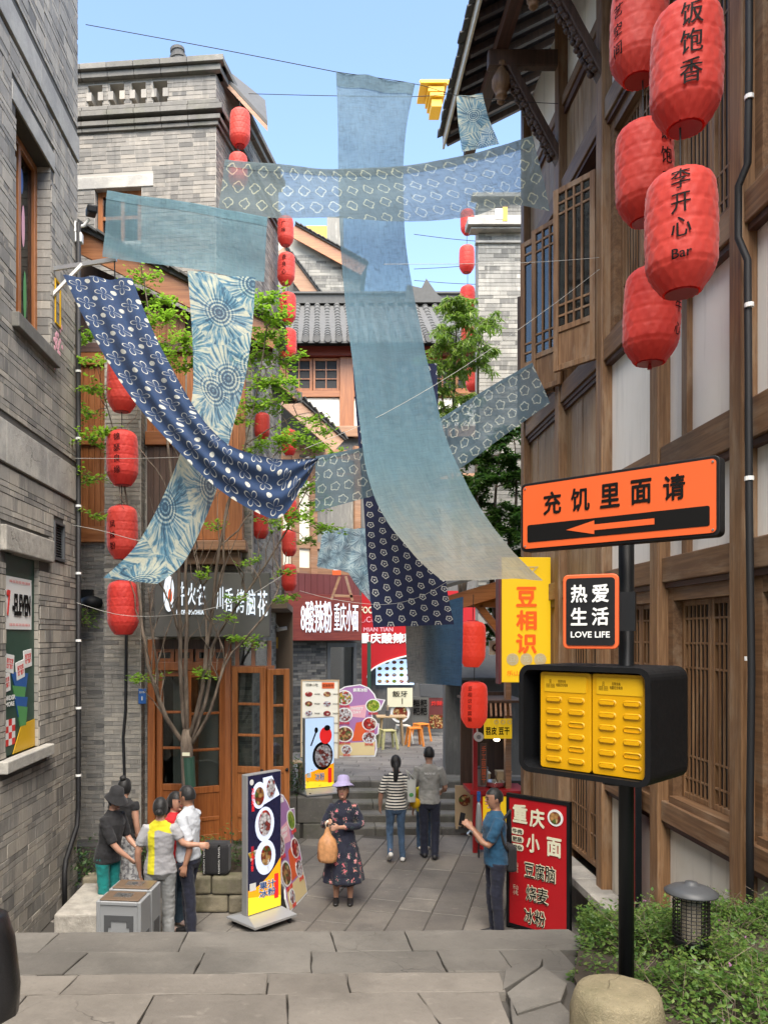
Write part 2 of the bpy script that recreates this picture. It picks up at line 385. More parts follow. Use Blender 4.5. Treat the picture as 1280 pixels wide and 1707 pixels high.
def lanternm(name, col, deep, emit=0.):
    g = G(name); p = g.co()
    nz = g.noise(p, 9., 4)
    c = g.mix(g.step(nz, .3, .75), col, deep)
    c = g.mix(g.M('MULTIPLY', g.n('ObjectInfo').outputs['Random'], .45), c, (.62, .085, .05))
    c = g.mix(g.M('MULTIPLY', g.step(g.noise(g.sc(p, (6, 6, 1.2)), 1., 4), .5, .75), .3), c, tuple(x * .55 for x in deep))
    nb = g.bump(g.noise(p, 120., 2), .15, .003)
    kw = dict(Emission_Color=(1., .08, .03), Emission_Strength=emit) if emit else {}
    d = g.bsdf(c, .62, 0, nb, Sheen_Weight=.25, **kw)
    t = g.n('BsdfTranslucent', {'Color': (.85, .05, .03)})
    MAT[name] = g.done(g.n('MixShader', {0: .35, 1: d, 2: t})); return MAT[name]
lanternm('lantern_red', (.72, .052, .036), (.58, .026, .019))
lanternm('lantern_lit', (.72, .03, .02), (.6, .015, .012), .12)

def leafm(name, c1, c2, c3, trans=.35):
    g = G(name); r = g.rnd()
    c = g.ramp(r, [(0, c1), (.5, c2), (1, c3)])
    c = g.mix(g.M('MULTIPLY', g.noise(g.pos(), 2.2, 3), .35), c, tuple(x * .45 for x in c1))
    d = g.bsdf(c, .45, 0)
    t = g.n('BsdfTranslucent', {'Color': tuple(min(1, x * 1.6) for x in c2)})
    MAT[name] = g.done(g.n('MixShader', {0: trans, 1: d, 2: t})); return MAT[name]
leafm('leaf_fresh', (.10, .22, .015), (.20, .36, .03), (.36, .50, .06), .45)
leafm('leaf_dark', (.03, .085, .014), (.06, .14, .022), (.13, .23, .035))
leafm('leaf_feather', (.08, .16, .02), (.15, .26, .03), (.28, .38, .05))
leafm('leaf_shrub', (.05, .12, .02), (.10, .19, .032), (.20, .28, .06))
leafm('leaf_low', (.02, .06, .015), (.04, .10, .02), (.08, .14, .03))
leafm('petal_pink', (.35, .12, .30), (.45, .18, .38), (.5, .3, .45))
g = G('bark'); p = g.co()
nz = g.noise(g.sc(p, (14, 14, 3)), 1., 5, .65)
MAT['bark'] = g.done(g.bsdf(g.mix(g.step(nz, .35, .7), (.075, .055, .04), (.20, .155, .115)), .85, 0, g.bump(nz, .6, .01)))

def skinm(name, col):
    g = G(name); p = g.co()
    c = g.mix(g.noise(p, 12., 3), col, tuple(x * y for x, y in zip(col, (.85, .72, .66))))
    MAT[name] = g.done(g.bsdf(c, .5, 0, None, Subsurface_Weight=.08, Subsurface_Scale=.01)); return MAT[name]
skinm('skin', (.46, .27, .19)); skinm('skin_tan', (.36, .20, .13))
def fabric(name, col, var=.25, rough=.85, tex=None):
    g = G(name); p = g.co()
    w = g.noise(g.sc(p, (9, 9, 5)), 1., 4, .6)
    c = tex(g, p) if tex else g.mix(g.step(w, .3, .7), col, tuple(x * (1 - var) for x in col))
    fine = g.noise(p, 260., 2)
    b = g.bsdf(c, rough, 0, g.bump(g.M('ADD', g.M('MULTIPLY', w, 3.), g.M('MULTIPLY', fine, .2)), .35, .012), Sheen_Weight=.1)
    MAT[name] = g.done(b); return MAT[name]
fabric('cloth_black', (.014, .014, .016)); fabric('cloth_teal', (.0, .19, .18)); fabric('cloth_navy', (.011, .014, .032))
fabric('cloth_white', (.50, .53, .57), .15); fabric('cloth_red', (.55, .012, .02)); fabric('cloth_jeans', (.06, .115, .20), .45)
fabric('cloth_grey', (.30, .295, .27)); fabric('cloth_blue', (.012, .075, .15)); fabric('cloth_greypants', (.24, .25, .25))
fabric('cloth_greytee', (.37, .37, .385)); fabric('cloth_yellow', (.5, .45, .01), .2); fabric('cloth_tote', (.5, .51, .47), .1)
fabric('cloth_mottle', (.3, .3, .3), tex=lambda g, p: g.mix(g.step(g.noise(p, 25., 3), .4, .6), (.16, .16, .17), (.48, .48, .47)))
fabric('cloth_lilac', (.33, .29, .48), .12); fabric('hair', (.0045, .004, .004), .2, .6); fabric('cloth_darkjeans', (.05, .09, .13), .4)
def stripes(g, p):
    sp = g.n('SeparateXYZ', {0: p})
    s = g.M('SINE', g.M('MULTIPLY', sp.outputs[2], 2 * PI / .045))
    return g.mix(g.step(s, -.1, .1), (.015, .016, .022), (.66, .63, .55))
fabric('cloth_stripe', (1, 1, 1), tex=stripes)
def floral(g, p):
    v = g.n('TexVoronoi', {'Vector': p, 'Scale': 9.5, 'Randomness': .75})
    v2 = g.n('TexVoronoi', {'Vector': p, 'Scale': 48.})
    near = g.M('ADD', v.outputs['Distance'], g.M('MULTIPLY', g.M('SUBTRACT', v2.outputs['Distance'], .3), .55))
    m = g.M('SUBTRACT', 1., g.step(near, .30, .36))
    hue = g.ramp(g.n('SeparateColor', {0: v.outputs['Color']}).outputs[0], [(0, (.50, .10, .14)), (.5, (.60, .22, .20)), (1, (.55, .30, .36))])
    lf = g.M('SUBTRACT', 1., g.step(g.M('ABSOLUTE', g.M('SUBTRACT', near, .42)), .02, .05))
    c = g.mix(m, (.010, .012, .028), hue)
    return g.mix(g.M('MULTIPLY', lf, .7), c, (.05, .11, .08))
fabric('cloth_floral', (1, 1, 1), tex=floral)

# ---------------------------------------------------------------- mesh helpers
class MB:
    def __init__(s): s.v = []; s.f = []; s.mi = []; s.uv = None
    def add(s, vs, fs, mi=0):
        o = len(s.v); s.v += [tuple(v) for v in vs]
        s.f += [tuple(i + o for i in f) for f in fs]; s.mi += [mi] * len(fs); return s
    def box(s, c, size, rot=None, mi=0):
        hx, hy, hz = (x / 2 for x in size)
        vs = [Vector((x, y, z)) for x in (-hx, hx) for y in (-hy, hy) for z in (-hz, hz)]
        if rot is not None:
            m = rot if isinstance(rot, Matrix) else Euler(rot).to_matrix()
            vs = [m @ v for v in vs]
        c = Vector(c)
        return s.add([v + c for v in vs], [(0, 1, 3, 2), (4, 6, 7, 5), (0, 4, 5, 1), (2, 3, 7, 6), (0, 2, 6, 4), (1, 5, 7, 3)], mi)
    def bb(s, x0, x1, y0, y1, z0, z1, mi=0):
        return s.box(((x0 + x1) / 2, (y0 + y1) / 2, (z0 + z1) / 2), (abs(x1 - x0), abs(y1 - y0), abs(z1 - z0)), None, mi)
    def bar(s, a, b, w, h, up=(0, 0, 1), mi=0):       # a box beam from a to b
        a = Vector(a); b = Vector(b); d = b - a; L = d.length; d.normalize()
        sd = d.cross(Vector(up))
        if sd.length < 1e-4: sd = Vector((1, 0, 0))
        sd.normalize(); u = sd.cross(d)
        m = Matrix((d, sd, u)).transposed()
        return s.box((a + b) / 2, (L, w, h), m, mi)
    def tube(s, pts, rad, n=8, mi=0, cap=True):
        pts = [Vector(p) for p in pts]
        if not isinstance(rad, (list, tuple)): rad = [rad] * len(pts)
        vs = []; fs = []
        t0 = (pts[1] - pts[0]).normalized()
        ref = Vector((0, 0, 1)) if abs(t0.z) < .9 else Vector((1, 0, 0))
        sd = t0.cross(ref).normalized()
        for i, p in enumerate(pts):
            t = (pts[min(i + 1, len(pts) - 1)] - pts[max(i - 1, 0)]).normalized()
            sd = (sd - t * sd.dot(t))
            sd = sd.normalized() if sd.length > 1e-6 else t.orthogonal().normalized()
            u = t.cross(sd)
            for k in range(n):
                a = 2 * PI * k / n
                vs.append(p + (sd * math.cos(a) + u * math.sin(a)) * rad[i])
        for i in range(len(pts) - 1):
            for k in range(n):
                fs.append((i * n + k, i * n + (k + 1) % n, (i + 1) * n + (k + 1) % n, (i + 1) * n + k))
        if cap:
            fs.append(tuple(range(n - 1, -1, -1))); o = (len(pts) - 1) * n; fs.append(tuple(range(o, o + n)))
        return s.add(vs, fs, mi)
    def lathe(s, prof, n=16, c=(0, 0, 0), mi=0, cap=True):   # prof: [(r, z)]
        vs = [(c[0] + r * math.cos(2 * PI * k / n), c[1] + r * math.sin(2 * PI * k / n), c[2] + z) for r, z in prof for k in range(n)]
        fs = [(i * n + k, i * n + (k + 1) % n, (i + 1) * n + (k + 1) % n, (i + 1) * n + k) for i in range(len(prof) - 1) for k in range(n)]
        if cap:
            fs.append(tuple(range(n - 1, -1, -1))); o = (len(prof) - 1) * n; fs.append(tuple(range(o, o + n)))
        return s.add(vs, fs, mi)
    def prism(s, poly, y0, y1, mi=0):     # polygon in x,z extruded along y
        n = len(poly)
        vs = [(x, y0, z) for x, z in poly] + [(x, y1, z) for x, z in poly]
        fs = [tuple(range(n)), tuple(range(2 * n - 1, n - 1, -1))] + [(i, i + n, (i + 1) % n + n, (i + 1) % n) for i in range(n)]
        return s.add(vs, fs, mi)
    def prismz(s, poly, z0, z1, mi=0):
        n = len(poly)
        vs = [(x, y, z0) for x, y in poly] + [(x, y, z1) for x, y in poly]
        fs = [tuple(range(n - 1, -1, -1)), tuple(range(n, 2 * n))] + [(i, (i + 1) % n, (i + 1) % n + n, i + n) for i in range(n)]
        return s.add(vs, fs, mi)
    def sphere(s, c, r, n=12, m=8, mi=0):
        rx, ry, rz = r if isinstance(r, (tuple, list)) else (r, r, r)
        vs = []; fs = []
        for j in range(1, m):
            a = PI * j / m
            for k in range(n):
                b = 2 * PI * k / n
                vs.append((c[0] + rx * math.sin(a) * math.cos(b), c[1] + ry * math.sin(a) * math.sin(b), c[2] + rz * math.cos(a)))
        t = len(vs); vs += [(c[0], c[1], c[2] + rz), (c[0], c[1], c[2] - rz)]
        for j in range(m - 2):
            for k in range(n): fs.append((j * n + k, (j + 1) * n + k, (j + 1) * n + (k + 1) % n, j * n + (k + 1) % n))
        for k in range(n):
            fs.append((t, k, (k + 1) % n)); o = (m - 2) * n; fs.append((t + 1, o + (k + 1) % n, o + k))
        return s.add(vs, fs, mi)
    def mesh(s, name, mats, smooth=False, bevel=0., seg=2):
        me = bpy.data.meshes.new(name); me.from_pydata(s.v, [], s.f)
        if not isinstance(mats, (list, tuple)): mats = [mats]
        for m in mats: me.materials.append(MAT[m] if isinstance(m, str) else m)
        if len(mats) > 1: me.polygons.foreach_set('material_index', s.mi)
        bm = bmesh.new(); bm.from_mesh(me)
        bmesh.ops.recalc_face_normals(bm, faces=bm.faces)
        if bevel:
            bmesh.ops.bevel(bm, geom=bm.edges[:], offset=bevel, segments=seg, affect='EDGES', profile=.5, clamp_overlap=True)
        bm.to_mesh(me); bm.free()
        if smooth: me.shade_smooth()
        me.update(); return me

def link(o, parent=None):
    COL.objects.link(o)
    if parent is not None: o.parent = parent
    return o
def obj(name, mb, mats, parent=None, smooth=False, bevel=0., seg=2, kind=None):
    me = mb if isinstance(mb, bpy.types.Mesh) else mb.mesh(name, mats, smooth, bevel, seg)
    o = link(bpy.data.objects.new(name, me), parent)
    if kind: o['kind'] = kind
    return o
def tag(o, label, cat, group=None):
    o['label'] = label; o['category'] = cat
    if group: o['group'] = group
    return o
def struct(o): o['kind'] = 'structure'; return o
def thing(name, label, cat, loc=(0, 0, 0), rz=0., group=None, rot=None):
    o = link(bpy.data.objects.new(name, None)); o.location = loc
    o.rotation_euler = rot if rot is not None else (0, 0, rz)
    o.empty_display_size = .2
    return tag(o, label, cat, group)
def dup(o, parent=None):
    c = link(o.copy(), parent)
    for ch in list(o.children): dup(ch, c)
    return c
class Wall:      # a local frame on a vertical plane: local x runs along it, -y comes out of it, z is up
    def __init__(s, p0, p1):
        s.p0 = Vector((p0[0], p0[1], 0)); d = Vector((p1[0] - p0[0], p1[1] - p0[1], 0)); s.L = d.length
        s.u = d.normalized(); s.n = Vector((s.u.y, -s.u.x, 0)); s.rz = math.atan2(s.u.y, s.u.x)
        s.loc = (p0[0], p0[1], 0)
    def at(s, px, py):       # (a, z) where the sight line through this picture point meets the wall
        dr = Vector(((px - VX) / F, 1., (VY - py) / F))
        t = s.p0.dot(s.n) / dr.dot(s.n)
        h = dr * t
        return ((h - s.p0).dot(s.u), CZ + h.z)
    def a(s, px): return s.at(px, VY)[0]
    def rect(s, x0, x1, y0, y1):     # picture box -> local (a0, a1, z0, z1), taken at its middle
        a0 = s.a(x0); a1 = s.a(x1); xm = (x0 + x1) / 2
        return (a0, a1, s.at(xm, y1)[1], s.at(xm, y0)[1])

def panelwall(mb, L, z0, z1, openings, y0=0., y1=.25, mi=0, a0=0.):
    us = sorted({a0, L} | {min(max(o[i], a0), L) for o in openings for i in (0, 1)})
    zs = sorted({z0, z1} | {min(max(o[i], z0), z1) for o in openings for i in (2, 3)})
    for i in range(len(us) - 1):
        run = None
        for j in range(len(zs) - 1):
            cu = (us[i] + us[i + 1]) / 2; cz = (zs[j] + zs[j + 1]) / 2
            solid = not any(o[0] < cu < o[1] and o[2] < cz < o[3] for o in openings) and us[i + 1] - us[i] > 1e-5
            if solid: run = (zs[j] if run is None else run[0], zs[j + 1])
            if (not solid or j == len(zs) - 2) and run:
                mb.bb(us[i], us[i + 1], y0, y1, run[0], run[1], mi); run = None
    return mb
def brickmesh(mb, a0, a1, z0, z1, proud, tilt=0., back=.012):
    h = [random.uniform(-.0015, .0025) for _ in range(4)]
    vs = [(a0, -proud - h[0], z0), (a1, -proud - h[1], z0), (a1, -proud - h[2], z1), (a0, -proud - h[3], z1),
          (a0, back, z0), (a1, back, z0), (a1, back, z1), (a0, back, z1)]
    mb.add(vs, [(0, 1, 2, 3), (0, 4, 5, 1), (1, 5, 6, 2), (2, 6, 7, 3), (3, 7, 4, 0)])
BOXV = {}
def brickwork(parent, L, z0, z1, openings, rows, bl, mat, score, nind=300, gap=.008, proud=.012, a0=0., minw=.05, name='brick'):
    """lay bricks on the wall plane; the nind that show largest become objects of their own, the rest one joined part"""
    out = []; z = z0; k = 0
    while z < z1 - .02:
        h = rows[k % len(rows)]; zt = min(z + h, z1)
        cuts = [(a0, L)]
        for o in openings:
            if o[2] < zt - .01 and o[3] > z + .01:
                nc = []
                for c in cuts:
                    if o[1] <= c[0] or o[0] >= c[1]: nc.append(c)
                    else:
                        if o[0] - c[0] > minw: nc.append((c[0], o[0]))
                        if c[1] - o[1] > minw: nc.append((o[1], c[1]))
                cuts = nc
        off = (k % 2) * bl * .5 + random.uniform(-.03, .03)
        for c in cuts:
            a = math.floor((c[0] + off) / bl) * bl - off
            while a < c[1]:
                w = bl * random.choice((1, 1, 1, .97, .5, 1.03)) if random.random() < .5 else bl
                s = max(a, c[0]); e = min(a + w, c[1])
                if e - s > .03: out.append((s, e - gap, z + gap * .5, zt - gap * .5))
                a += w
        z = zt; k += 1
    out.sort(key=lambda b: -score((b[0] + b[1]) / 2, (b[2] + b[3]) / 2))
    for b in out[:nind]:
        key = (mat, round((b[1] - b[0]) * 50), round((b[3] - b[2]) * 200), random.randrange(3))
        if key not in BOXV:
            m = MB(); w = round((b[1] - b[0]) * 50) / 50; hh = round((b[3] - b[2]) * 200) / 200
            brickmesh(m, -w / 2, w / 2, -hh / 2, hh / 2, proud); BOXV[key] = m.mesh(name, mat)
        o = link(bpy.data.objects.new(name, BOXV[key]), parent)
        o.location = ((b[0] + b[1]) / 2, random.uniform(-.003, .002), (b[2] + b[3]) / 2)
        o.rotation_euler = (random.uniform(-.008, .008), random.uniform(-.004, .004), random.uniform(-.008, .008))
    if len(out) > nind:
        m = MB()
        for b in out[nind:]: brickmesh(m, *b, proud + random.uniform(-.003, .003))
        obj('brickwork', m, mat, parent, kind='stuff')
def inframe(W, px0=-20, px1=1300, py0=-20, py1=1730):     # score: how large a brick shows, 0 outside the picture
    def f(a, z):
        p = W.p0 + W.u * a
        if p.y < .3: return -1
        x = VX + p.x * F / p.y; y = VY - (z - CZ) * F / p.y
        foreshort = abs(Vector((p.x, p.y, z - CZ)).normalized().dot(W.n))
        return (1 / p.y) * (.3 + foreshort) if px0 < x < px1 and py0 < y < py1 else -1 / max(p.y, 1)
    return f

# ---------------------------------------------------------------- work scene for text and figures
TMP = bpy.data.scenes.new('work')
def evaluate(o):
    TMP.collection.objects.link(o)
    vl = TMP.view_layers[0]; vl.update()
    me = bpy.data.meshes.new_from_object(o.evaluated_get(vl.depsgraph))
    TMP.collection.objects.unlink(o); return me
TXT = {}
def textmesh(s, bold=0., ext=.012, spacing=1., line=1.0):
    key = (s, bold, ext, spacing, line)
    if key not in TXT:
        c = bpy.data.curves.new('lettering', 'FONT'); c.body = s; c.size = 1.; c.align_x = 'CENTER'; c.align_y = 'CENTER'
        c.offset = 0.; c.extrude = ext; c.resolution_u = 2; c.space_character = spacing; c.space_line = line
        o = bpy.data.objects.new('lettering', c); me = evaluate(o); bpy.data.objects.remove(o)
        if bold > 0:      # a heavier hand: the same outline laid down a few times, slightly shifted
            vs = [v.co.copy() for v in me.vertices]; fs = [tuple(p.vertices) for p in me.polygons]; nv = len(vs); V_ = []; F_ = []
            for q, (dx, dy) in enumerate(((0, 0), (1, 0), (-1, 0), (0, 1), (0, -1), (.7, .7), (-.7, -.7))[:7 if bold > .015 else 3]):
                V_ += [(v.x + dx * bold, v.y + dy * bold, v.z + q * .0015) for v in vs]; F_ += [tuple(i + q * nv for i in f) for f in fs]
            me = bpy.data.meshes.new('lettering'); me.from_pydata(V_, [], F_)
        TXT[key] = me
    return TXT[key]
def text(s, parent, mat, loc, size, w=None, rot=(PI / 2, 0, 0), bold=.0, ext=.012, name='lettering', fit=None, line=1.0):
    me = textmesh(s, bold, ext, 1., line).copy(); me.materials.clear(); me.materials.append(MAT[mat])
    o = link(bpy.data.objects.new(name, me), parent)
    sx = size
    if fit:       # fit = (width, height): stretch to that box
        xs = [v.co.x for v in me.vertices]; ys = [v.co.y for v in me.vertices]
        cx, cy = (max(xs) + min(xs)) / 2, (max(ys) + min(ys)) / 2
        for v in me.vertices: v.co.x -= cx; v.co.y -= cy
        sx = fit[0] / (max(xs) - min(xs)); size = fit[1] / (max(ys) - min(ys))
    elif w: sx = size * w
    o.location = loc; o.rotation_euler = rot; o.scale = (sx, size, min(size, sx)); return o
# ================================================================ ground and steps
struct(obj('ground', MB().bb(-400, 400, -300, 900, -.6, -.07), 'paving'))
def slabmesh(w, l, t=.06, ch=.008, name='paving_slab', mat='paving', wob=.0):
    m = MB(); hw, hl = w / 2, l / 2
    tz = [random.uniform(-wob, wob) for _ in range(4)]
    c = [(-hw, -hl), (hw, -hl), (hw, hl), (-hw, hl)]
    lo = [(x, y, -t) for x, y in c]; mid = [(x, y, -ch + z) for (x, y), z in zip(c, tz)]
    up = [(x * (1 - 2 * ch / w), y * (1 - 2 * ch / l), z) for (x, y), z in zip(c, tz)]
    vs = lo + mid + up
    fs = [(8, 9, 10, 11)] + [(i, (i + 1) % 4, (i + 1) % 4 + 4, i + 4) for i in range(4)] + [(i + 4, (i + 1) % 4 + 4, (i + 1) % 4 + 8, i + 8) for i in range(4)]
    m.add(vs, fs); return m.mesh(name, mat)
def pave(parent, inside, z, ang, w, l, ext, mat, nmax=300):
    vars_ = [slabmesh(w - .012, l - .012, name='paving_slab', mat=mat, wob=.003) for _ in range(4)]
    hv = [slabmesh(w - .012, l * .5 - .012, name='paving_slab', mat=mat, wob=.003) for _ in range(2)]
    ca, sa = math.cos(ang), math.sin(ang); got = []
    for i in range(-60, 61):
        j = -60.
        off = random.random() * l
        while j < 60:
            half = random.random() < .2
            ll = l * .5 if half else l
            u, v = i * w, j * l * .5 + off + ll / 2
            x, y = ext[0] + u * ca - v * sa, ext[1] + u * sa + v * ca
            if inside(x, y): got.append((y, x, half))
            j += ll / l * 2
    got.sort()
    for y, x, half in got[:nmax]:
        o = link(bpy.data.objects.new('paving_slab', random.choice(hv if half else vars_)), parent)
        o.location = (x, y, z + random.uniform(-.004, .003)); o.rotation_euler = (random.uniform(-.004, .004), random.uniform(-.004, .004), ang)

plaza = struct(obj('plaza_pavement', MB().bb(-3.3, 3.4, 7.3, 14.2, -.06, -.012), 'joint'))
pave(plaza, lambda x, y: -3.0 < x < 3.2 and 7.6 < y < 13.75 and not (x < -.62 - .02 * (y - 10) and y > 10.2), 0, R(-17.5), .44, .9, (0, 10.5), 'paving')
upper = struct(obj('upper_pavement', MB().bb(-3., 7., 15.0, 24., -.05, .69), 'joint'))
pave(upper, lambda x, y: -1.2 < x < 4.6 and 15.3 < y < 22.6, .7, R(90 - 6), .27, .85, (1, 18), 'paving_up', 330)

# the five steps up to the far landing
steps = struct(obj('steps', MB().bb(.0, 3.3, 13.9, 15.1, -.05, .05), 'joint'))
for i in range(5):
    yf = 13.6 + i * .34
    xs = [-.05, .95 + .3 * (i % 2), 2.1 - .25 * (i % 3), 3.35]
    for a, b in zip(xs, xs[1:]):
        m = MB()
        n = 7; vs = []
        for k in range(n + 1):       # chipped front edge
            x = a + .006 + (b - a - .012) * k / n; j = random.uniform(0, .012)
            vs += [(x, yf + j, i * .14 - .02), (x, yf + j * .5 - .01, .14 * (i + 1) - .03), (x, yf + j, .14 * (i + 1)), (x, yf + .5, .14 * (i + 1))]
        fs = [(k * 4 + q, (k + 1) * 4 + q, (k + 1) * 4 + q + 1, k * 4 + q + 1) for k in range(n) for q in range(3)]
        fs += [(0, 1, 2, 3), (n * 4 + 3, n * 4 + 2, n * 4 + 1, n * 4)]
        m.add(vs, fs); obj('step_stone', m, 'step_dark', steps)
# terrace on the left with stone edging, and two low steps along it
terr = struct(obj('terrace', MB().bb(-3.6, -.02, 13.42, 18, -.05, .60).bb(-3.6, -1.35, 11.2, 13.5, -.05, .45), 'joint'))
for a, b in ((-1.0, -.42), (-.41, .20), (-2.2, -1.01)):
    obj('edge_stone', MB().bb(a, b, 13.38, 13.9, .26, .70), 'step_dark', terr, bevel=.015)
    obj('edge_stone', MB().bb(a + .1, b + .06, 13.36, 13.8, -.03, .25), 'step_dark', terr, bevel=.015)
for i, (x0, x1, z1) in enumerate(((-1.0, -.60, .16), (-1.45, -1.01, .32))):
    for y0, y1 in ((10.35, 11.6), (11.61, 13.34)):
        obj('step_stone', MB().bb(x0 - .02 * i, x1, y0, y1, -.03, z1), 'paving_up', terr, bevel=.018)
for y0, y1 in ((13.95, 15.2), (15.21, 16.6)):
    for a, b in ((-2.2, -1.0), (-.99, .0)):
        obj('paving_slab', MB().bb(a, b, y0, y1, .58, .695), 'paving_up', terr, bevel=.01)

# near platform, a lower landing and the flight hidden behind its edge
ZP, ZL = CZ - 1.60, CZ - 1.74
plat = struct(obj('platform', MB().bb(-3.3, 3.2, -3, 3.3, 0, ZP - .045).bb(-3.3, 1.3, 3.3, 3.69, 0, ZP - .045).bb(-3.3, 1.75, 3.68, 4.55, 0, ZL - .04).bb(1.3, 3.2, 3.3, 4.55, 0, ZL - .3), 'joint'))
def gp(px, py, z):
    d = (CZ - z) * F / (py - VY); return Vector(((px - VX) * d / F, d, z))
def flag(pts, z, mat, t=.07, jag=.004, name='flagstone', ch=.004):
    """an irregular stone slab from its outline (x, y)"""
    out = []
    for i, p in enumerate(pts):
        q = pts[(i + 1) % len(pts)]; p = Vector(p); q = Vector(q); n = max(2, int((q - p).length / .09))
        for k in range(n):
            v = p.lerp(q, k / n)
            if k: v += Vector((random.uniform(-jag, jag), random.uniform(-jag, jag)))
            out.append(v)
    c = sum(out, Vector((0, 0))) / len(out); n = len(out)
    m = MB()
    vs = [(v.x, v.y, z - t) for v in out] + [(v.x, v.y, z - ch) for v in out]
    top = [v + (c - v).normalized() * ch for v in out]; vs += [(v.x, v.y, z + random.uniform(-.002, .002)) for v in top]
    fs = [(i, (i + 1) % n, (i + 1) % n + n, i + n) for i in range(n)] + [(i + n, (i + 1) % n + n, (i + 1) % n + 2 * n, i + 2 * n) for i in range(n)]
    fs.append(tuple(range(2 * n, 3 * n))); m.add(vs, fs)
    return obj(name, m, mat, plat)
def rowflags(d0, d1, z, joints, mat, skew=.0, slope=.015):
    g_ = .003
    for (a0, a1), (b0, b1) in zip(joints, joints[1:]):
        if b0 - a0 > .02:
            s = lambda x: slope * x
            flag([(a0 + g_, d0 + g_ + s(a0)), (b0 - g_, d0 + g_ + s(b0)), (b1 - g_, d1 - g_ + s(b1)), (a1 + g_, d1 - g_ + s(a1))], z + random.uniform(-.004, .003), mat)
def jl(d, lst): return [((p - VX) * d / F, ((q - VX) * d / F)) for p, q in lst]
E = (-500, -500)
rowflags(4.30, 4.60, ZL, [(-3.3, -3.3), (-2.4, -2.35)] + jl(4.45, [(80, 88), (305, 306), (560, 550), (683, 678), (985, 965)]), 'slab_grey')
rowflags(4.02, 4.30, ZL, [(-3.3, -3.3), (-2.2, -2.2)] + jl(4.15, [(120, 135), (330, 335), (520, 518), (740, 735), (850, 843), (955, 950)]), 'slab_grey')
rowflags(3.69, 4.02, ZL, [(-3.3, -3.3), (-2., -2.)] + jl(3.85, [(40, 45), (195, 205), (545, 542), (800, 795)]) + [(1.35, 1.3)], 'slab_grey')
rowflags(3.49, 3.70, ZP, [(-3.3, -3.3), (-2.2, -2.2)] + jl(3.6, [(112, 122), (447, 445), (583, 579), (836, 842)]), 'slab_tan')
rowflags(3.13, 3.49, ZP, [(-3.3, -3.3), (-1.7, -1.7)] + jl(3.3, [(15, 20), (236, 242), (483, 475), (735, 705), (842, 850)]), 'slab_tan')
rowflags(2.55, 3.13, ZP, [(-3.3, -3.3), (-2., -2.), (-.9, -.9), (-.1, -.1), (.75, .75), (1.4, 1.4)], 'slab_tan')
rowflags(1.9, 2.55, ZP, [(-3.3, -3.3), (-1.5, -1.5), (-.5, -.5), (.4, .4), (1.2, 1.2), (2.0, 2.0)], 'slab_tan')
rowflags(1.0, 1.9, ZP, [(-3.3, -3.3), (-1.8, -1.8), (-.8, -.8), (.3, .3), (1.3, 1.3), (2.2, 2.2)], 'slab_tan')
rowflags(-1., 1.0, ZP, [(-3.3, -3.3), (-1.2, -1.2), (.5, .5), (2.2, 2.2)], 'slab_tan')
for poly in (((845, 1655), (905, 1612), (945, 1640), (935, 1668), (862, 1690)),
             ((850, 1662), (860, 1695), (935, 1672), (965, 1704), (900, 1740), (855, 1730)),
             ((838, 1652), (842, 1618), (905, 1598), (900, 1612))):
    flag([tuple(gp(x, y, ZP)[:2]) for x, y in reversed(poly)], ZP + .003, 'slab_grey')
st = MB()
for i in range(10):
    st.bb(-3.3, 1.9, 4.57 + i * .27, 4.57 + (i + 1) * .27 + .02, 0, ZL - .158 * (i + 1))
st.bb(1.9, 3.2, 4.55, 5.25, 0, ZL - .3)
struct(obj('stairs', st, 'slab_grey'))
bm_ = MB(); bo = [(1.18, 1.5, ZP + .03), (3.2, 1.5, ZP + .03), (3.2, 3.3, ZP + .03), (3.2, 5.2, ZP - .22), (1.9, 5.2, ZP - .24), (1.42, 4.3, ZP - .13), (1.2, 3.7, ZP - .02), (1.12, 3.2, ZP + .02)]
nb0 = len(bo); bm_.add([(x, y, z - .6) for x, y, z in bo] + bo, [(i, (i + 1) % nb0, (i + 1) % nb0 + nb0, i + nb0) for i in range(nb0)] + [(8, 9, 10, 15), (10, 11, 12, 13), (10, 13, 14, 15)])
bed = struct(obj('planting_bed', bm_, 'soil'))

# ================================================================ left brick building
WL = Wall((-3.3, 2.0), (-3.3, 10.55))
dL = lambda d: d - 2.0
lb = thing('brick_building', 'grey brick building along the left edge with stone bands and recessed windows', 'building', WL.loc, WL.rz)
opL = [(dL(8.42), dL(9.52), 6.95, 9.2), (dL(8.15), dL(9.12), 2.19, 4.36), (dL(9.6), dL(9.98), 4.42, 4.9)]
body = panelwall(MB(), WL.L, -.05, 13.6, opL, 0, .3)
body.bb(0, WL.L, .301, 3.2, -.05, 13.6)
wallL = obj('wall', body, 'mortar_dark', lb)
bandsL = [(0, WL.L, 5.28, 5.72), (0, WL.L, 9.88, 10.2)]
brickwork(wallL, WL.L, .0, 13.6, opL + bandsL + [(dL(8.0), dL(9.45), 4.36, 4.64), (dL(7.95), dL(9.35), 2.05, 2.19), (dL(8.3), dL(9.62), 9.2, 9.42)],
          [.155, .064, .064], .27, 'brick_warm', inframe(WL, 0, 145, 0, 1600), 300, gap=.009)
for z0, z1, n in ((5.28, 5.72, 7), (9.88, 10.2, 6)):
    for i in range(n):
        obj('stone_block', MB().bb(i * WL.L / n + .003, (i + 1) * WL.L / n - .003, -.035, .02, z0, z1), 'stone_trim', wallL, bevel=.006)
obj('lintel', MB().bb(dL(8.0), dL(9.45), -.075, .2, 4.36, 4.63), 'granite', lb, bevel=.015)
obj('lintel', MB().bb(dL(8.3), dL(9.62), -.02, .29, 9.2, 9.42), 'stone_trim', lb, bevel=.008)
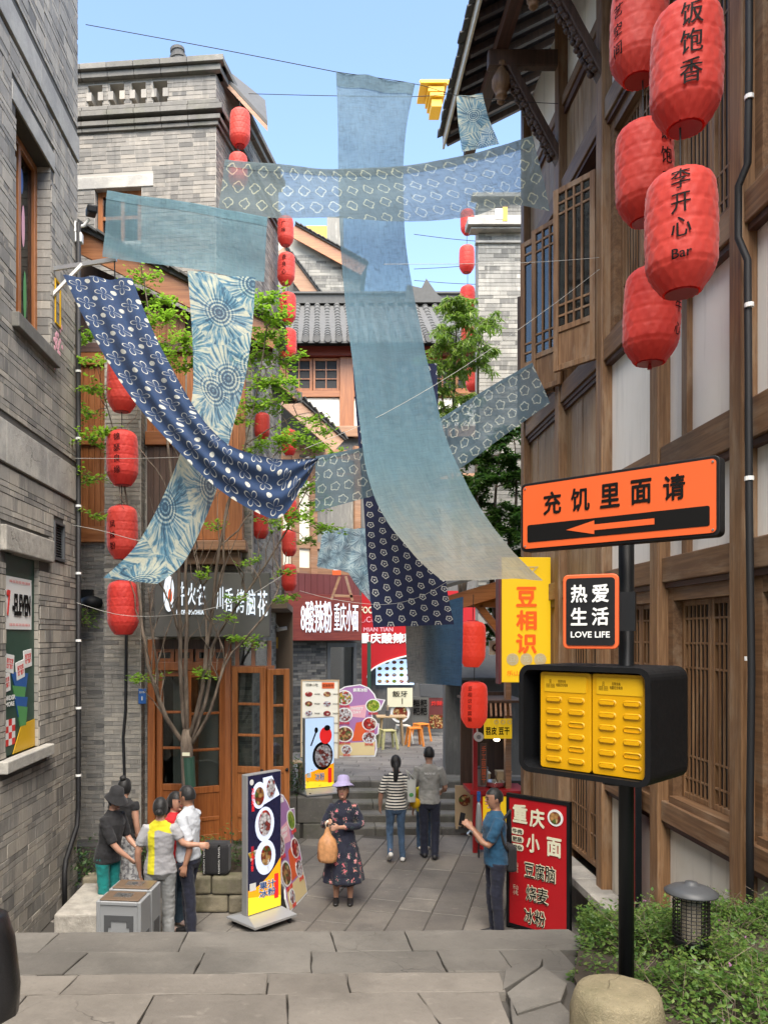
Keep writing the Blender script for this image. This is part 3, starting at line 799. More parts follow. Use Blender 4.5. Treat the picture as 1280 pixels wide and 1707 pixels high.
obj('sill', MB().bb(dL(7.95), dL(9.35), -.11, .2, 2.06, 2.19), 'stone_trim', lb, bevel=.012)
obj('sill', MB().bb(dL(8.3), dL(9.62), -.09, .2, 6.78, 6.94), 'step_dark', lb, bevel=.01)
for a0, a1, z0, z1 in ((dL(9.12), dL(9.128), 2.19, 4.36), (dL(9.52), dL(9.528), 6.95, 9.2)):     # brick jambs
    jm = MB(); z = z0
    while z < z1 - .05:
        jm.bb(a0 - .012, a1 - .002, .0, .19, z + .004, min(z + .1, z1)); z += .104
    obj('jamb', jm, 'brick_warm', lb)
# stained-glass window above
wn1 = obj('window', MB(), 'wood_orange_v', lb)
wm = MB(); a0, a1, z0, z1 = opL[0]
for b in ((a0, a0 + .08, z0, z1), (a1 - .08, a1, z0, z1), (a0 + .08, a1 - .08, z1 - .09, z1), (a0 + .08, a1 - .08, z0, z0 + .1), ((a0 + a1) / 2 - .035, (a0 + a1) / 2 + .035, z0 + .1, z1 - .09)):
    wm.bb(b[0], b[1], .16, .24, b[2], b[3])
wn1.data = wm.mesh('window', 'wood_orange_v', bevel=.006)
obj('pane', MB().bb(a0 + .05, a1 - .05, .205, .215, z0 + .05, z1 - .05), 'glass_dark', wn1)
for k, (c, az, zz, h) in enumerate((('green_print', .18, 8.6, .5), ('blue_plate', .22, 7.9, .5), ('red_print', .3, 8.2, .35), ('purple_print', .26, 7.4, .5), ('yellow_label', .15, 7.7, .4),
                                    ('pink_print', .75, 8.3, .5), ('green_print', .8, 7.5, .6), ('blue_plate', .7, 8.8, .3))):
    obj('coloured_shape', MB().sphere((a0 + az, .2, zz), (.05, .003, h / 2), 8, 6), c, wn1)
obj('wall', MB().bb(a0 + .01, a1 - .01, .285, .3, z0, z1), 'interior', lb)
# poster window below
a0, a1, z0, z1 = opL[1]
pw = obj('window_poster', MB().bb(a0, a1 - .012, .05, .07, z0, z1), 'green_poster', lb)
pw['label'] = 'dark green printed poster filling the lower window'
am = (a0 + a1) / 2
obj('ticket', MB().bb(a0 + .1, a1 - .12, .040, .049, 3.55, 4.12), 'white_print', pw)
text('7', pw, 'red_print', (a0 + .17, 0.0320, 3.83), 1, fit=(.09, .28), bold=.04)
text('-ELEVEN', pw, 'black_print', (am + .05, 0.0320, 3.82), 1, fit=(.52, .24), bold=.03)
for zz in (3.6, 4.07):
    text('||||||||||||||', pw, 'red_print', (am, 0.0320, zz), 1, fit=(.56, .03))
for (x, z, r) in ((.22, 3.18, .12), (.52, 3.1, -.15), (.12, 2.98, -.1), (.74, 3.22, -.1)):
    cd = obj('card', MB().box((0, 0, 0), (.24, .008, .2)), 'white_print', pw, bevel=.003); cd.location = (a0 + x, 0.0440, z); cd.rotation_euler = (0, r, 0)
    text('ㄖㄇㄛㄖ\nㄛㄏㄖㄇ', cd, 'red_print', (0, -.006, 0), 1, fit=(.17, .11), bold=.03)
for k, (c, x, z, s) in enumerate((('blue_plate', .52, 2.95, .26), ('green_print', .5, 2.8, .2), ('blue_plate', .55, 2.68, .2), ('green_print', .58, 2.57, .16))):
    cm = MB(); cm.prism([(a0 + x - s, z + .14), (a0 + x + s * .9, z + .1), (a0 + x + s * .6, z - .1), (a0 + x - s * .4, z - .1)], 0.0410 - k * .0012, 0.0490); obj('trolley_print', cm, c, pw)
for i in range(4):
    for j in range(4):
        obj('check', MB().bb(a0 + .02 + i * .09, a0 + .11 + i * .09, 0.0440, 0.0490, 2.3 + j * .07, 2.37 + j * .07), 'red_print' if (i + j) % 2 else 'white_print', pw)
obj('yellow_print', MB().prism([(a0 + .3, z0 + .005), (a1 - .02, z0 + .005), (a1 - .02, z0 + .32), (a0 + .55, z0 + .3)], 0.0380, 0.0435), 'yellow_label', pw)
text('ORDER\nMORE', pw, 'white_print', (a0 + .22, 0.0380, 2.78), 1, fit=(.3, .12), bold=.03)
# vent grille
a0, a1, z0, z1 = opL[2]
vt = obj('vent', MB().bb(a0, a0 + .03, -.03, .1, z0, z1).bb(a1 - .03, a1, -.03, .1, z0, z1).bb(a0 + .03, a1 - .03, -.03, .1, z1 - .03, z1).bb(a0 + .03, a1 - .03, -.03, .1, z0, z0 + .03), 'bin_dark', lb)
sl = MB()
for i in range(13): sl.box((am * 0 + (a0 + a1) / 2, .02, z0 + .05 + i * .032), (a1 - a0 - .06, .035, .006), (R(35), 0, 0))
obj('louvre', sl, 'bin_dark', vt); obj('backing', MB().bb(a0, a1, .1, .12, z0, z1), 'dark_void', vt)
obj('unseen_rear_wall', MB().bb(-12, -.001, 0, 3.2, -.05, 13.6), 'brick_grey', lb)  # wall behind the camera, unseen, added to darken the foreground
# drainpipe on the corner, bracket camera
pts = [(-3.24, 10.42, 9.0), (-3.24, 10.42, 1.2), (-3.24, 10.36, .95), (-3.24, 9.9, .62), (-3.22, 9.8, .5), (-3.22, 9.8, 0.02)]
dp = obj('drainpipe', MB().tube(pts, .032, 10), 'cable', None, smooth=True); tag(dp, 'thin black drainpipe running down the corner of the left brick wall', 'pipe')
for z in (1.6, 2.5, 3.4, 4.3, 5.2, 6.1, 7.0): obj('clip', MB().tube([(-3.24, 10.42, z), (-3.24, 10.42, z + .03)], .038, 10), 'white_paint', dp)
sc_ = thing('security_camera', 'white bracket with black dome camera high on the left wall corner', 'camera', (-3.3, 10.45, 8.95))
obj('bracket', MB().tube([(0, 0, 0), (.12, 0, .03), (.2, 0, .12)], .02, 8).box((0.02, 0, 0), (.03, .1, .14)), 'white_paint', sc_, smooth=False)
obj('housing', MB().box((.24, -.05, .2), (.13, .26, .1), (0.2, 0, .4)), 'black_plastic', sc_, bevel=.02)
obj('junction_box', MB().box((.06, 0, -.14), (.09, .1, .13)), 'white_paint', sc_, bevel=.01)
br = thing('cloth_bracket', 'grey perforated metal bracket on the left wall holding the flowered navy cloth', 'bracket', (-3.3, 9.6, 7.9))
obj('arm', MB().bar((0, 0, .1), (.85, -.25, .1), .03, .05), 'grey_metal', br); obj('brace', MB().bar((0, 0, -.22), (.4, -.12, .1), .03, .04), 'white_paint', br)
obj('tie', MB().tube([(.82, -.24, .15), (.83, -.25, -.1), (.85, -.3, -.33)], .008, 6), 'cable', br)
fl = MB(); 
for k in range(26):
    fl.sphere((-3.283, 9.72 + random.gauss(0, .08), 7.05 + random.gauss(0, .13)), (.004, .03, .035), 6, 4)
tag(obj('wall_sticker', fl, 'pink_print'), 'cluster of pink flower stickers on the left brick wall', 'sticker')
ys = MB()
for b in ((9.62, 9.64, 7.35, 7.9), (9.8, 9.82, 7.35, 7.9), (9.64, 9.8, 7.88, 7.9), (9.64, 9.8, 7.35, 7.37)): ys.bb(-3.285, -3.27, *b)
tag(obj('sticker_frame', ys, 'yellow_label'), 'small yellow frame outline fixed to the left brick wall', 'frame')

# ================================================================ right timber building
WR = Wall((3.2, 12.2), (3.2, 1.6))
dR = lambda d: 12.2 - d
rb = thing('timber_building', 'tall timber framed building with white plaster panels along the right edge', 'building', WR.loc, WR.rz)
PD = [12.06, 10.3, 8.74, 7.3, 5.86, 4.42, 2.98, 1.7]
ZB = 11.75
obj('wall', MB().bb(0, WR.L, .30, .45, -.05, ZB).bb(.0, .2, .45, 4.2, -.05, ZB), 'dark_void', rb)  # coloured near-black so the gaps behind the windows read as unlit
for d in PD:
    obj('post', MB().bb(dR(d) - .09, dR(d) + .09, -.09, .29, -.05, ZB), 'wood_aged_v', rb, bevel=.012)
LV = [(1.77, 1.96, .06), (3.97, 4.2, .05), (4.92, 5.22, .07), (6.53, 6.77, .07), (9.21, 9.45, .06), (10.42, 10.56, .05)]
for k, (dA, dB) in enumerate(zip(PD, PD[1:])):
    a0, a1 = dR(dA) + .09, dR(dB) - .09
    far = k < 2
    for i, (z0, z1, pr) in enumerate(LV):
        if far and i in (0, 2): continue
        if i == 5 and not far: continue
        obj('beam', MB().bb(a0, a1, -pr, .2, z0, z1), 'wood_aged_h', rb, bevel=.01)
        obj('moulding', MB().bb(a0, a1, -pr + .03, .18, z0 - .05, z0 - .002), 'wood_dark_h', rb)
    if not far:
        am = (a0 + a1) / 2
        obj('plaster_panel', MB().bb(a0, a1, .03, .25, .0, 1.72), 'plaster_low', rb)
        for z0, z1 in ((4.2, 4.87), (5.22, 6.48)):
            if k == 3:
                obj('stud', MB().bb(am - .3, am - .2, -.02, .26, z0, z1), 'wood_aged_v', rb)
                obj('plaster_panel', MB().bb(a0, am - .3, .03, .25, z0, z1), 'plaster', rb); obj('plaster_panel', MB().bb(am - .2, a1, .03, .25, z0, z1), 'plaster', rb)
            else:
                obj('plaster_panel', MB().bb(a0, a1, .03, .25, z0, z1), 'plaster', rb)
        obj('plaster_panel', MB().bb(a0, a1, .03, .25, 9.45, ZB), 'plaster', rb)
    else:
        for z0, z1 in ((4.2, 6.48), (9.45, 10.37), (.7, 3.92)):
            n = 9 if k == 1 else 8
            w = (a1 - a0) / n
            if z0 == .7 and k == 1: continue
            pm = MB().bb(-w / 2 + .003, w / 2 - .003, .02, .05, z0, z1).mesh('plank', 'wood_plank')
            for i in range(n):
                o = link(bpy.data.objects.new('plank', pm), rb); o.location = (a0 + w * (i + .5), random.uniform(-.004, .004), 0)
            obj('rail', MB().bb(a0, a1, -.02, .05, z1 - .05, z1 - .001), 'wood_dark_h', rb)
        obj('plaster_panel', MB().bb(a0, a1, .03, .25, 10.56, ZB), 'plaster', rb)
def leaf_window(parent, a0, a1, z0, z1, y=.08, nb=4, tops=(.10, .22), bots=(.80, .92), base=.0, mat='wood_aged_v', glass='glass_dark', fr=.055, rails=True, name='window', bw=.018, both=False):
    f = MB()
    f.bb(a0, a0 + fr, y, y + .05, z0, z1).bb(a1 - fr, a1, y, y + .05, z0, z1)
    f.bb(a0 + fr, a1 - fr, y + .001, y + .049, z1 - fr, z1).bb(a0 + fr, a1 - fr, y + .001, y + .049, z0, z0 + fr)
    zb = z0 + fr
    if base:
        zb = z0 + base
        f.bb(a0 + fr, a1 - fr, y + .001, y + .049, zb - fr, zb)
    w = obj(name, f, mat, parent, bevel=.005, seg=1)
    if base: obj('panel', MB().bb(a0 + fr, a1 - fr, y + .018, y + .032, z0 + fr, zb - fr), mat, w)
    l = MB(); x0, x1, h0, h1 = a0 + fr, a1 - fr, zb, z1 - fr
    for i in range(1, nb + 1):
        x = x0 + (x1 - x0) * i / (nb + 1); l.bb(x - bw / 2, x + bw / 2, y + .005, y + (.045 if both else .018), h0, h1)
    for t in list(tops) + list(bots):
        z = h1 - (h1 - h0) * t; l.bb(x0, x1, y + .007, y + (.041 if both else .016), z - bw / 2, z + bw / 2)
    obj('lattice', l, mat, w)
    obj('pane', MB().bb(x0, x1, y + (.022 if both else .046), y + (.026 if both else .048), h0, h1), glass, w)
    return w
for k in (2, 3, 4, 5):          # lower lattice windows and the tall upper ones
    a0, a1 = dR(PD[k]) + .09, dR(PD[k + 1]) - .09
    for z0, z1, yy in ((1.96, 3.92, .09), (6.77, 9.16, .09)):
        obj('window_frame', MB().bb(a0, a0 + .1, .01, .25, z0, z1).bb(a1 - .1, a1, .01, .25, z0, z1).bb(a0 + .1, a1 - .1, .012, .25, z1 - .12, z1).bb(a0 + .1, a1 - .1, -.03, .25, z0, z0 + .06), 'wood_aged_h', rb)
        am = (a0 + a1) / 2
        for b0, b1 in ((a0 + .1, am - .004), (am + .004, a1 - .1)):
            leaf_window(rb, b0, b1, z0 + .06, z1 - .12, yy, 5, (.07, .2, .33) if z0 < 4 else (.08, .2), (.8, .92), 0, 'wood_aged_v', 'pane_dark', .05)
a0, a1 = dR(PD[1]) + .09, dR(PD[2]) - .09                     # bay beside the red menu board: tall lattice doors
am = (a0 + a1) / 2
for b0, b1 in ((a0, am - .004), (am + .004, a1)):
    leaf_window(rb, b0, b1, .72, 3.92, .06, 5, (.05, .12), (.82, .9), 0, 'wood_aged_v', 'pane_dark', .06, name='lattice_door')
for k in (0, 1):                                             # near-black sheets painted for the unlit rooms behind the swung-out casements
    a0, a1 = dR(PD[k]) + .09, dR(PD[k + 1]) - .09
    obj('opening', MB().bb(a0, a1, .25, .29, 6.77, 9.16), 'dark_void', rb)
    obj('window_frame', MB().bb(a0, a0 + .08, .0, .25, 6.77, 9.16).bb(a1 - .08, a1, .0, .25, 6.77, 9.16), 'wood_aged_v', rb)
    leaf_window(rb, a0 + .09, (a0 + a1) / 2, 6.8, 9.1, .12, 4, (.08, .2), (.62, .74), .5, 'wood_dark')
def casement(px_hinge, d_h, d_out, x_out, z0, z1, nb=3, mat='wood_aged_v'):
    h = Vector((3.12, d_h, 0)); o_ = Vector((x_out, d_out, 0)); dv = o_ - h; w = dv.length
    r_ = link(bpy.data.objects.new('casement', None), rb)
    f = leaf_window(rb, 0, w, z0, z1, -.025, nb, (.07, .15), (.84, .92), .52, mat, 'glass_dark', .07, name='casement', bw=.024, both=True)
    bpy.data.objects.remove(r_)
    m = Matrix.Translation(h) @ Matrix.Rotation(math.atan2(dv.y, dv.x), 4, 'Z')
    f.matrix_local = Matrix.Translation(WR.loc).inverted() if False else (Matrix.Translation(Vector(WR.loc)) @ Matrix.Rotation(WR.rz, 4, 'Z')).inverted() @ m
    return f
casement(0, 8.85, 9.3, 2.78, 6.62, 8.78)
casement(0, 10.12, 10.55, 2.86, 6.75, 8.95, 2)
casement(0, 10.42, 10.9, 2.80, 6.75, 8.95, 2)
casement(0, 11.95, 11.75, 2.98, 6.75, 8.6, 2, 'wood_dark')
# stone plinth ledge along the foot
pl = obj('plinth', MB().bb(dR(12.1), dR(7.5), -.06, .3, -.05, .56), 'step_dark', rb)
for i in range(9):
    a = dR(12.1) + i * .51
    obj('ledge_brick', MB().bb(a + .003, a + .505, -.27, .02, .565, .66), 'stone_trim', pl, bevel=.008)
# eaves: tie beams, carved struts, hanging bud posts, rafters, soffit, tiles
def carved(d):
    a = dR(d)
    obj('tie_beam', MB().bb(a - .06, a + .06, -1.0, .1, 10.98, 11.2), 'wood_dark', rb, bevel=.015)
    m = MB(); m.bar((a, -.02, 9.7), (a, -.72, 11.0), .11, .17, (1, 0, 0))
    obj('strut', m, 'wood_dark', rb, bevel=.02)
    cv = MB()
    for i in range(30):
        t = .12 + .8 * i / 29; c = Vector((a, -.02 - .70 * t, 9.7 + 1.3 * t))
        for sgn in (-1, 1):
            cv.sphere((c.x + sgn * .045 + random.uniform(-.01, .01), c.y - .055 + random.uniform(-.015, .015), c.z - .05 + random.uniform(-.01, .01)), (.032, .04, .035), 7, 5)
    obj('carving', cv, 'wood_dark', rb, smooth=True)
    pr = [(.03, .62), (.055, .6), (.055, .44), (.075, .42), (.075, .38), (.05, .36), (.06, .33), (.1, .27), (.125, .2), (.12, .13), (.09, .06), (.06, .03), (.075, .02), (.075, -.02), (.05, -.03), (.055, -.08), (.04, -.1)]
    b = MB(); n = 16; vs = []
    for r_, z_ in pr:
        for q in range(n * 2):
            rr = r_ * (1 - (.1 if (q % 2 and .05 < z_ < .3) else 0)); th = PI * q / n
            vs.append((a + rr * math.cos(th), -.82 + rr * math.sin(th), 10.62 + z_))
    nn = n * 2
    fs = [(i * nn + k, i * nn + (k + 1) % nn, (i + 1) * nn + (k + 1) % nn, (i + 1) * nn + k) for i in range(len(pr) - 1) for k in range(nn)]
    fs += [tuple(range(nn)), tuple(range((len(pr) - 1) * nn, len(pr) * nn))]
    b.add(vs, fs); obj('bud_pendant', b, 'wood_aged_v', rb, smooth=True)
for d in PD[1:7]: carved(d)
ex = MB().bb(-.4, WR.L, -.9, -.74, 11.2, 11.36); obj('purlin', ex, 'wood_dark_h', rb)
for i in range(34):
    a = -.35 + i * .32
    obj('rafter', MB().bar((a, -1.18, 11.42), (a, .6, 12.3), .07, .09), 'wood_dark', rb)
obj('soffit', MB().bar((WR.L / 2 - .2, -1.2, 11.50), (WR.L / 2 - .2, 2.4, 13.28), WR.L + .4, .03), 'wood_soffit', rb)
obj('fascia', MB().bb(-.42, WR.L, -1.235, -1.205, 11.36, 11.56), 'cream_paint', rb)
tm = MB()
for i in range(14):
    t0 = i * .28; y = -1.3 + t0 * .894; z = 11.53 + t0 * .447
    vs = []; n = 6
    for yy, zz, rr in ((0, .03, .085), (.3 * .894, .30 * .447 - .002, .072)):
        for k in range(n + 1):
            th = PI * k / n; vs.append((rr * math.cos(th), y + yy, z + zz + rr * math.sin(th)))
    tm.add(vs, [(k, k + 1, k + n + 2, k + n + 1) for k in range(n)] + [tuple(range(n + 1))])
tmesh = tm.mesh('tile_row', 'roof_tile')
pm_ = MB()
for i in range(14):
    t0 = i * .28; y = -1.33 + t0 * .894; z = 11.53 + t0 * .447
    pm_.box((0, y + .14, z + .06), (.2, .3, .025), (R(26.6 - 4), 0, 0))
pmesh = pm_.mesh('tile_row', 'roof_tile')
for i in range(48):
    for off, me in ((0, tmesh), (.11, pmesh)):
        o = link(bpy.data.objects.new('tile_row', me), rb); o.location = (-.38 + i * .22 + off, random.uniform(-.02, .02), random.uniform(-.006, .006))
obj('gable_wall', MB().prism([(-.01, ZB), (.0, ZB), (.0, 12.5), (-.01, 12.5)], .3, .31), 'wood_dark', rb)
obj('unseen_rear_wall', MB().bb(WR.L + .001, WR.L + 11, 0, 4, -.05, ZB), 'wood_aged_h', rb)  # timber side carried on behind the camera, unseen, added to shade the platform
# black pipe with white clips on the near post
pts = [(3.085, 5.62, 11.3), (3.085, 5.62, 7.6), (3.085, 5.64, 6.9), (3.06, 5.72, 6.78), (3.06, 5.72, 6.4), (3.085, 5.64, 6.2), (3.085, 5.62, 4.4), (3.08, 5.58, 3.2), (3.09, 5.62, 2.2), (3.09, 5.62, 1.0)]
pp = obj('cable_pipe', MB().tube(pts, .026, 10), 'cable', None, smooth=True); tag(pp, 'black cable pipe with white clips down the right timber post', 'pipe')
for z in (8.7, 7.35, 5.85, 4.6, 3.3): obj('clip', MB().tube([(3.085, 5.62, z), (3.085, 5.62, z + .03)], .032, 10), 'white_paint', pp)
# red hanging strip boards on the wall
for lab, d0, d1 in (('tall narrow red sign board behind the black sign post', 7.55, 7.95), ):
    o = thing('strip_sign', lab, 'sign', (3.10, 7.95, 0), WR.rz)
    obj('board', MB().bb(0, .38, -.05, -.01, .55, 2.15), 'red_board', o)
    obj('frame', MB().bb(-.03, -.002, -.055, 0, .53, 2.17).bb(.382, .41, -.055, 0, .53, 2.17), 'black_metal', o)
    text('王\n铁\n鱼', o, 'cream_print', (.19, -.054, 1.35), 1, fit=(.18, 1.1), bold=.02, line=1.6)
# ================================================================ restaurant facade on the left
W2 = Wall((-3.85, 11.6), (-1.02, 11.6))
re_ = thing('restaurant', 'timber and grey brick restaurant front behind the bare tree on the left', 'building', W2.loc, W2.rz)
def rbx(W, parent, name, rect, y0, y1, mat, bevel=0., px=True):
    r = W.rect(*rect) if px else rect
    return obj(name, MB().bb(r[0], r[1], y0, y1, r[2], r[3]), mat, parent, bevel=bevel)
op2 = [W2.rect(247, 386, 1066, 1500), W2.rect(392, 452, 1068, 1110)]
wall2 = obj('wall', panelwall(MB(), W2.L, -.05, 7.9, op2, 0, .3), 'mortar_light', re_)
brickwork(wall2, W2.L, .0, 7.9, op2 + [W2.rect(118, 181, 585, 905), W2.rect(244, 312, 500, 962)], [.062], .24, 'brick_grey', inframe(W2, 118, 470, 900, 1500), 250, gap=.009, proud=.008)
# projecting brick pier
WP = Wall((W2.p0.x + W2.a(182), 11.36), (W2.p0.x + W2.a(241), 11.36))
pier = obj('pier', MB().bb(W2.a(182), W2.a(241), -.24, -.001, -.05, 7.7), 'mortar_light', re_)
pf = link(bpy.data.objects.new('pier_face', MB().bb(0, WP.L, .004, .01, 0, 7.6).mesh('pier_face', 'mortar_light')), re_); pf.location = (W2.a(182), -.2399, 0)
brickwork(pf, WP.L, 0, 7.68, [], [.062], .24, 'brick_warm', inframe(WP, 118, 470, 600, 1500), 250, gap=.009, proud=.008)
ps = MB()
z = 0.
while z < 7.6: ps.bb(W2.a(241), W2.a(241) + .008, -.236, -.004, z + .004, z + .057); z += .062
obj('brickwork', ps, 'brick_grey', pier, kind='stuff')
# plank panels beside the pier
def planks(W, parent, rect, n, y, mat, vert=True):
    a0, a1, z0, z1 = W.rect(*rect)
    w = (a1 - a0) / n
    me = MB().bb(-w / 2 + .003, w / 2 - .003, y - .02, y, z0, z1).mesh('plank', mat)
    for i in range(n):
        o = link(bpy.data.objects.new('plank', me), parent); o.location = (a0 + w * (i + .5), random.uniform(-.004, .004), 0)
planks(W2, re_, (130, 179, 612, 725), 5, -.02, 'wood_orange_v'); planks(W2, re_, (130, 179, 745, 878), 5, -.02, 'wood_orange_v')
for r in ((124, 181, 590, 611), (124, 181, 726, 744), (118, 183, 879, 905)): rbx(W2, re_, 'rail', r, -.09, -.01, 'wood_orange_h', .01)
planks(W2, re_, (246, 310, 520, 720), 6, -.02, 'wood_orange_v'); planks(W2, re_, (246, 310, 745, 955), 6, -.02, 'wood_dark')
rbx(W2, re_, 'rail', (244, 312, 721, 744), -.1, -.01, 'wood_orange_h', .01)
planks(W2, re_, (312, 410, 560, 818), 9, -.02, 'wood_orange_v')
# box window on the upper floor
bw = rbx(W2, re_, 'window_box', (312, 408, 822, 905), -.35, -.06, 'wood_orange_v', .01)
rbx(W2, bw, 'sill', (304, 414, 906, 922), -.42, -.03, 'wood_rake', .01); rbx(W2, bw, 'beam', (318, 405, 923, 944), -.3, -.03, 'wood_aged_h', .01)
# signboard with lit letters
sb = thing('restaurant_sign', 'grey signboard with glowing white characters over the wooden doors', 'sign', W2.loc, W2.rz)
rbx(W2, sb, 'board', (266, 452, 958, 1062), -.36, -.02, 'signboard_grey', .01)
a, z = W2.at(452, 1010)
a0, a1, z0, z1 = W2.rect(283, 297, 962, 1022)
ov = MB(); ov.prism([((a0 + a1) / 2 + .075 * math.cos(t * PI / 12), (z0 + z1) / 2 + .26 * math.sin(t * PI / 12)) for t in range(24)], -.40, -.365); obj('emblem', ov, 'lit_white', sb)
obj('emblem_mark', MB().sphere(((a0 + a1) / 2 + .02, -.402, (z0 + z1) / 2 - .03), (.03, .006, .1), 8, 6), 'lit_red', sb)
for ch, x0, x1, y0, y1 in (('牛', 303, 319, 972, 1012), ('火', 319, 334, 974, 1012), ('名', 334, 349, 976, 1012), ('川', 366, 378, 980, 1018), ('香', 379, 394, 982, 1022), ('烤', 398, 412, 984, 1024), ('脑', 414, 430, 984, 1028), ('花', 432, 450, 986, 1030)):
    a0, a1, z0, z1 = W2.rect(x0, x1, y0, y1)
    text(ch, sb, 'lit_white', ((a0 + a1) / 2, -.375, (z0 + z1) / 2), 1, fit=((a1 - a0) * .9, (z1 - z0) * .95), bold=.012, ext=.05)
a0, a1, z0, z1 = W2.rect(302, 346, 1018, 1026); text('HUOPENNAOHUA', sb, 'lit_white', ((a0 + a1) / 2, -.375, (z0 + z1) / 2), 1, fit=(a1 - a0, .07), bold=.03, ext=.05)
# doorway: transom, frame, fixed leaf, open leaves, dim room behind
rm = MB(); r = W2.rect(240, 455, 1066, 1500)
rm.bb(r[0] - .6, r[1] + .2, 2.6, 2.7, 0, 4).bb(r[0] - .7, r[0] - .6, .3, 2.6, 0, 4).bb(r[0] - .6, r[1] + .2, .3, 2.6, -.05, .3).bb(r[0] - .6, r[1] + .2, .31, 2.6, 3.9, 4)
obj('room', rm, 'interior', re_)
for rr in ((330, 345, 1120, 1300), (352, 380, 1160, 1330)): rbx(W2, re_, 'wall_tile', rr, 1.2, 1.25, 'pink_tile')
def door_leaf(parent, w, z0, z1, mat='wood_door', nrow=3, base=.75, name='door_leaf', st=.09):
    f = MB(); f.bb(0, st, -.03, .03, z0, z1).bb(w - st, w, -.03, .03, z0, z1)
    f.bb(st, w - st, -.029, .029, z1 - st, z1).bb(st, w - st, -.029, .029, z0, z0 + .14).bb(st, w - st, -.029, .029, z0 + base, z0 + base + .1)
    f.bb(st, w - st, -.028, .028, z0 + .34, z0 + .40)
    h0, h1 = z0 + base + .1, z1 - st
    for i in range(1, nrow): f.bb(st, w - st, -.02, .02, h0 + (h1 - h0) * i / nrow - .02, h0 + (h1 - h0) * i / nrow + .02)
    o = obj(name, f, mat, parent, bevel=.006, seg=1)
    obj('panel', MB().bb(st, w - st, -.012, .012, z0 + .14, z0 + .34), mat, o); obj('panel', MB().bb(st, w - st, -.012, .012, z0 + .40, z0 + base), mat, o)
    for i in range(nrow): obj('pane', MB().bb(st, w - st, -.004, .004, h0 + (h1 - h0) * i / nrow + (.02 if i else 0), h0 + (h1 - h0) * (i + 1) / nrow - (.02 if i < nrow - 1 else 0)), 'glass', o)
    obj('handle', MB().sphere((w - .05, -.05, z0 + base + .05), .025, 8, 6), 'black_metal', o)
    return o
zt = W2.at(300, 1118)[1]; zd = .42
a0, a1 = W2.a(247), W2.a(386)
df = MB().bb(a0, a0 + .11, -.05, .2, 0, W2.at(300, 1066)[1]).bb(a1 - .1, a1, -.05, .2, 0, W2.at(300, 1066)[1]).bb(a0 + .11, a1 - .1, -.05, .2, zt, zt + .13)
obj('door_frame', df, 'wood_door', re_, bevel=.01)
rbx(W2, re_, 'transom_beam', (252, 384, 1066, 1082), -.04, .2, 'wood_dark')
for x0, x1 in ((258, 290), (292, 322), (326, 352), (354, 380)):
    b0, b1 = W2.a(x0), W2.a(x1); za, zb = zt + .13, W2.at(300, 1082)[1]
    f = MB().bb(b0, b0 + .05, 0, .08, za, zb).bb(b1 - .05, b1, 0, .08, za, zb).bb(b0 + .05, b1 - .05, 0, .08, zb - .05, zb).bb(b0 + .05, b1 - .05, 0, .08, za, za + .05)
    o = obj('transom_window', f, 'wood_door', re_); obj('pane', MB().bb(b0 + .05, b1 - .05, .04, .05, za + .05, zb - .05), 'glass_dark', o)
r = op2[1]
o = obj('side_window', MB().bb(r[0], r[0] + .06, 0, .1, r[2], r[3]).bb(r[1] - .06, r[1], 0, .1, r[2], r[3]).bb((r[0] + r[1]) / 2 - .03, (r[0] + r[1]) / 2 + .03, 0, .1, r[2], r[3]).bb(r[0] - .05, r[1] + .05, -.06, .1, r[2] - .07, r[2] + .002), 'wood_door', re_)
obj('pane', MB().bb(r[0] + .06, r[1] - .06, .05, .06, r[2], r[3]), 'glass_dark', o)
d1 = door_leaf(re_, .62, zd, zt, 'wood_door'); d1.location = (a0 + .12, .05, 0)
d2 = door_leaf(re_, .60, zd, zt, 'wood_door', 3); d2.location = (a1 - .1, -.02, 0); d2.rotation_euler = (0, 0, R(180 + 25))
d3 = door_leaf(re_, .52, .46, zt + .06, 'wood_orange_v', 3, 1.0); d3.location = (a1 + .02, -.08, 0); d3.rotation_euler = (0, 0, R(-12))
d4 = door_leaf(re_, .34, .46, zt + .03, 'wood_orange_v', 3, 1.0); d4.location = (a1 + .54, -.19, 0); d4.rotation_euler = (0, 0, R(20))
# black cable and house number on the pier
cb = obj('wall_cable', MB().tube([(W2.p0.x + W2.a(219), 11.34, 4.4), (W2.p0.x + W2.a(218), 11.33, 3.2), (W2.p0.x + W2.a(217), 11.33, 2.4), (W2.p0.x + W2.a(213), 11.33, 2.0), (W2.p0.x + W2.a(215), 11.33, 1.5), (W2.p0.x + W2.a(213), 11.33, .6), (W2.p0.x + W2.a(214), 11.33, .05)], .022, 8), 'cable', None, smooth=True)
tag(cb, 'black cable hanging down the brick pier below the lowest left lantern', 'cable')
np_ = thing('house_number_plate', 'small blue enamel number plate on the brick pier', 'plate', (X(237, 11.34), 11.34, Z(1161, 11.34)))
obj('plate', MB().box((0, 0, 0), (.11, .012, .22)), 'blue_plate', np_, bevel=.004)
text('重庆街', np_, 'white_print', (0, -.009, .06), 1, fit=(.08, .03)); text('1', np_, 'white_print', (0, -.009, -.03), 1, fit=(.014, .06), bold=.02)
fld = thing('flood_light', 'black flood light on the brick wall beside the lowest left lantern', 'light', (X(152, 11.4), 11.4, Z(1005, 11.4)))
obj('housing', MB().lathe([(.05, -.09), (.15, -.07), (.17, 0), (.15, .06), (.06, .1)], 16), 'black_plastic', fld, smooth=True)
obj('bracket', MB().bb(-.02, .02, 0, .25, -.03, .03).box((-.12, .12, .12), (.22, .1, .16)), 'black_metal', fld)

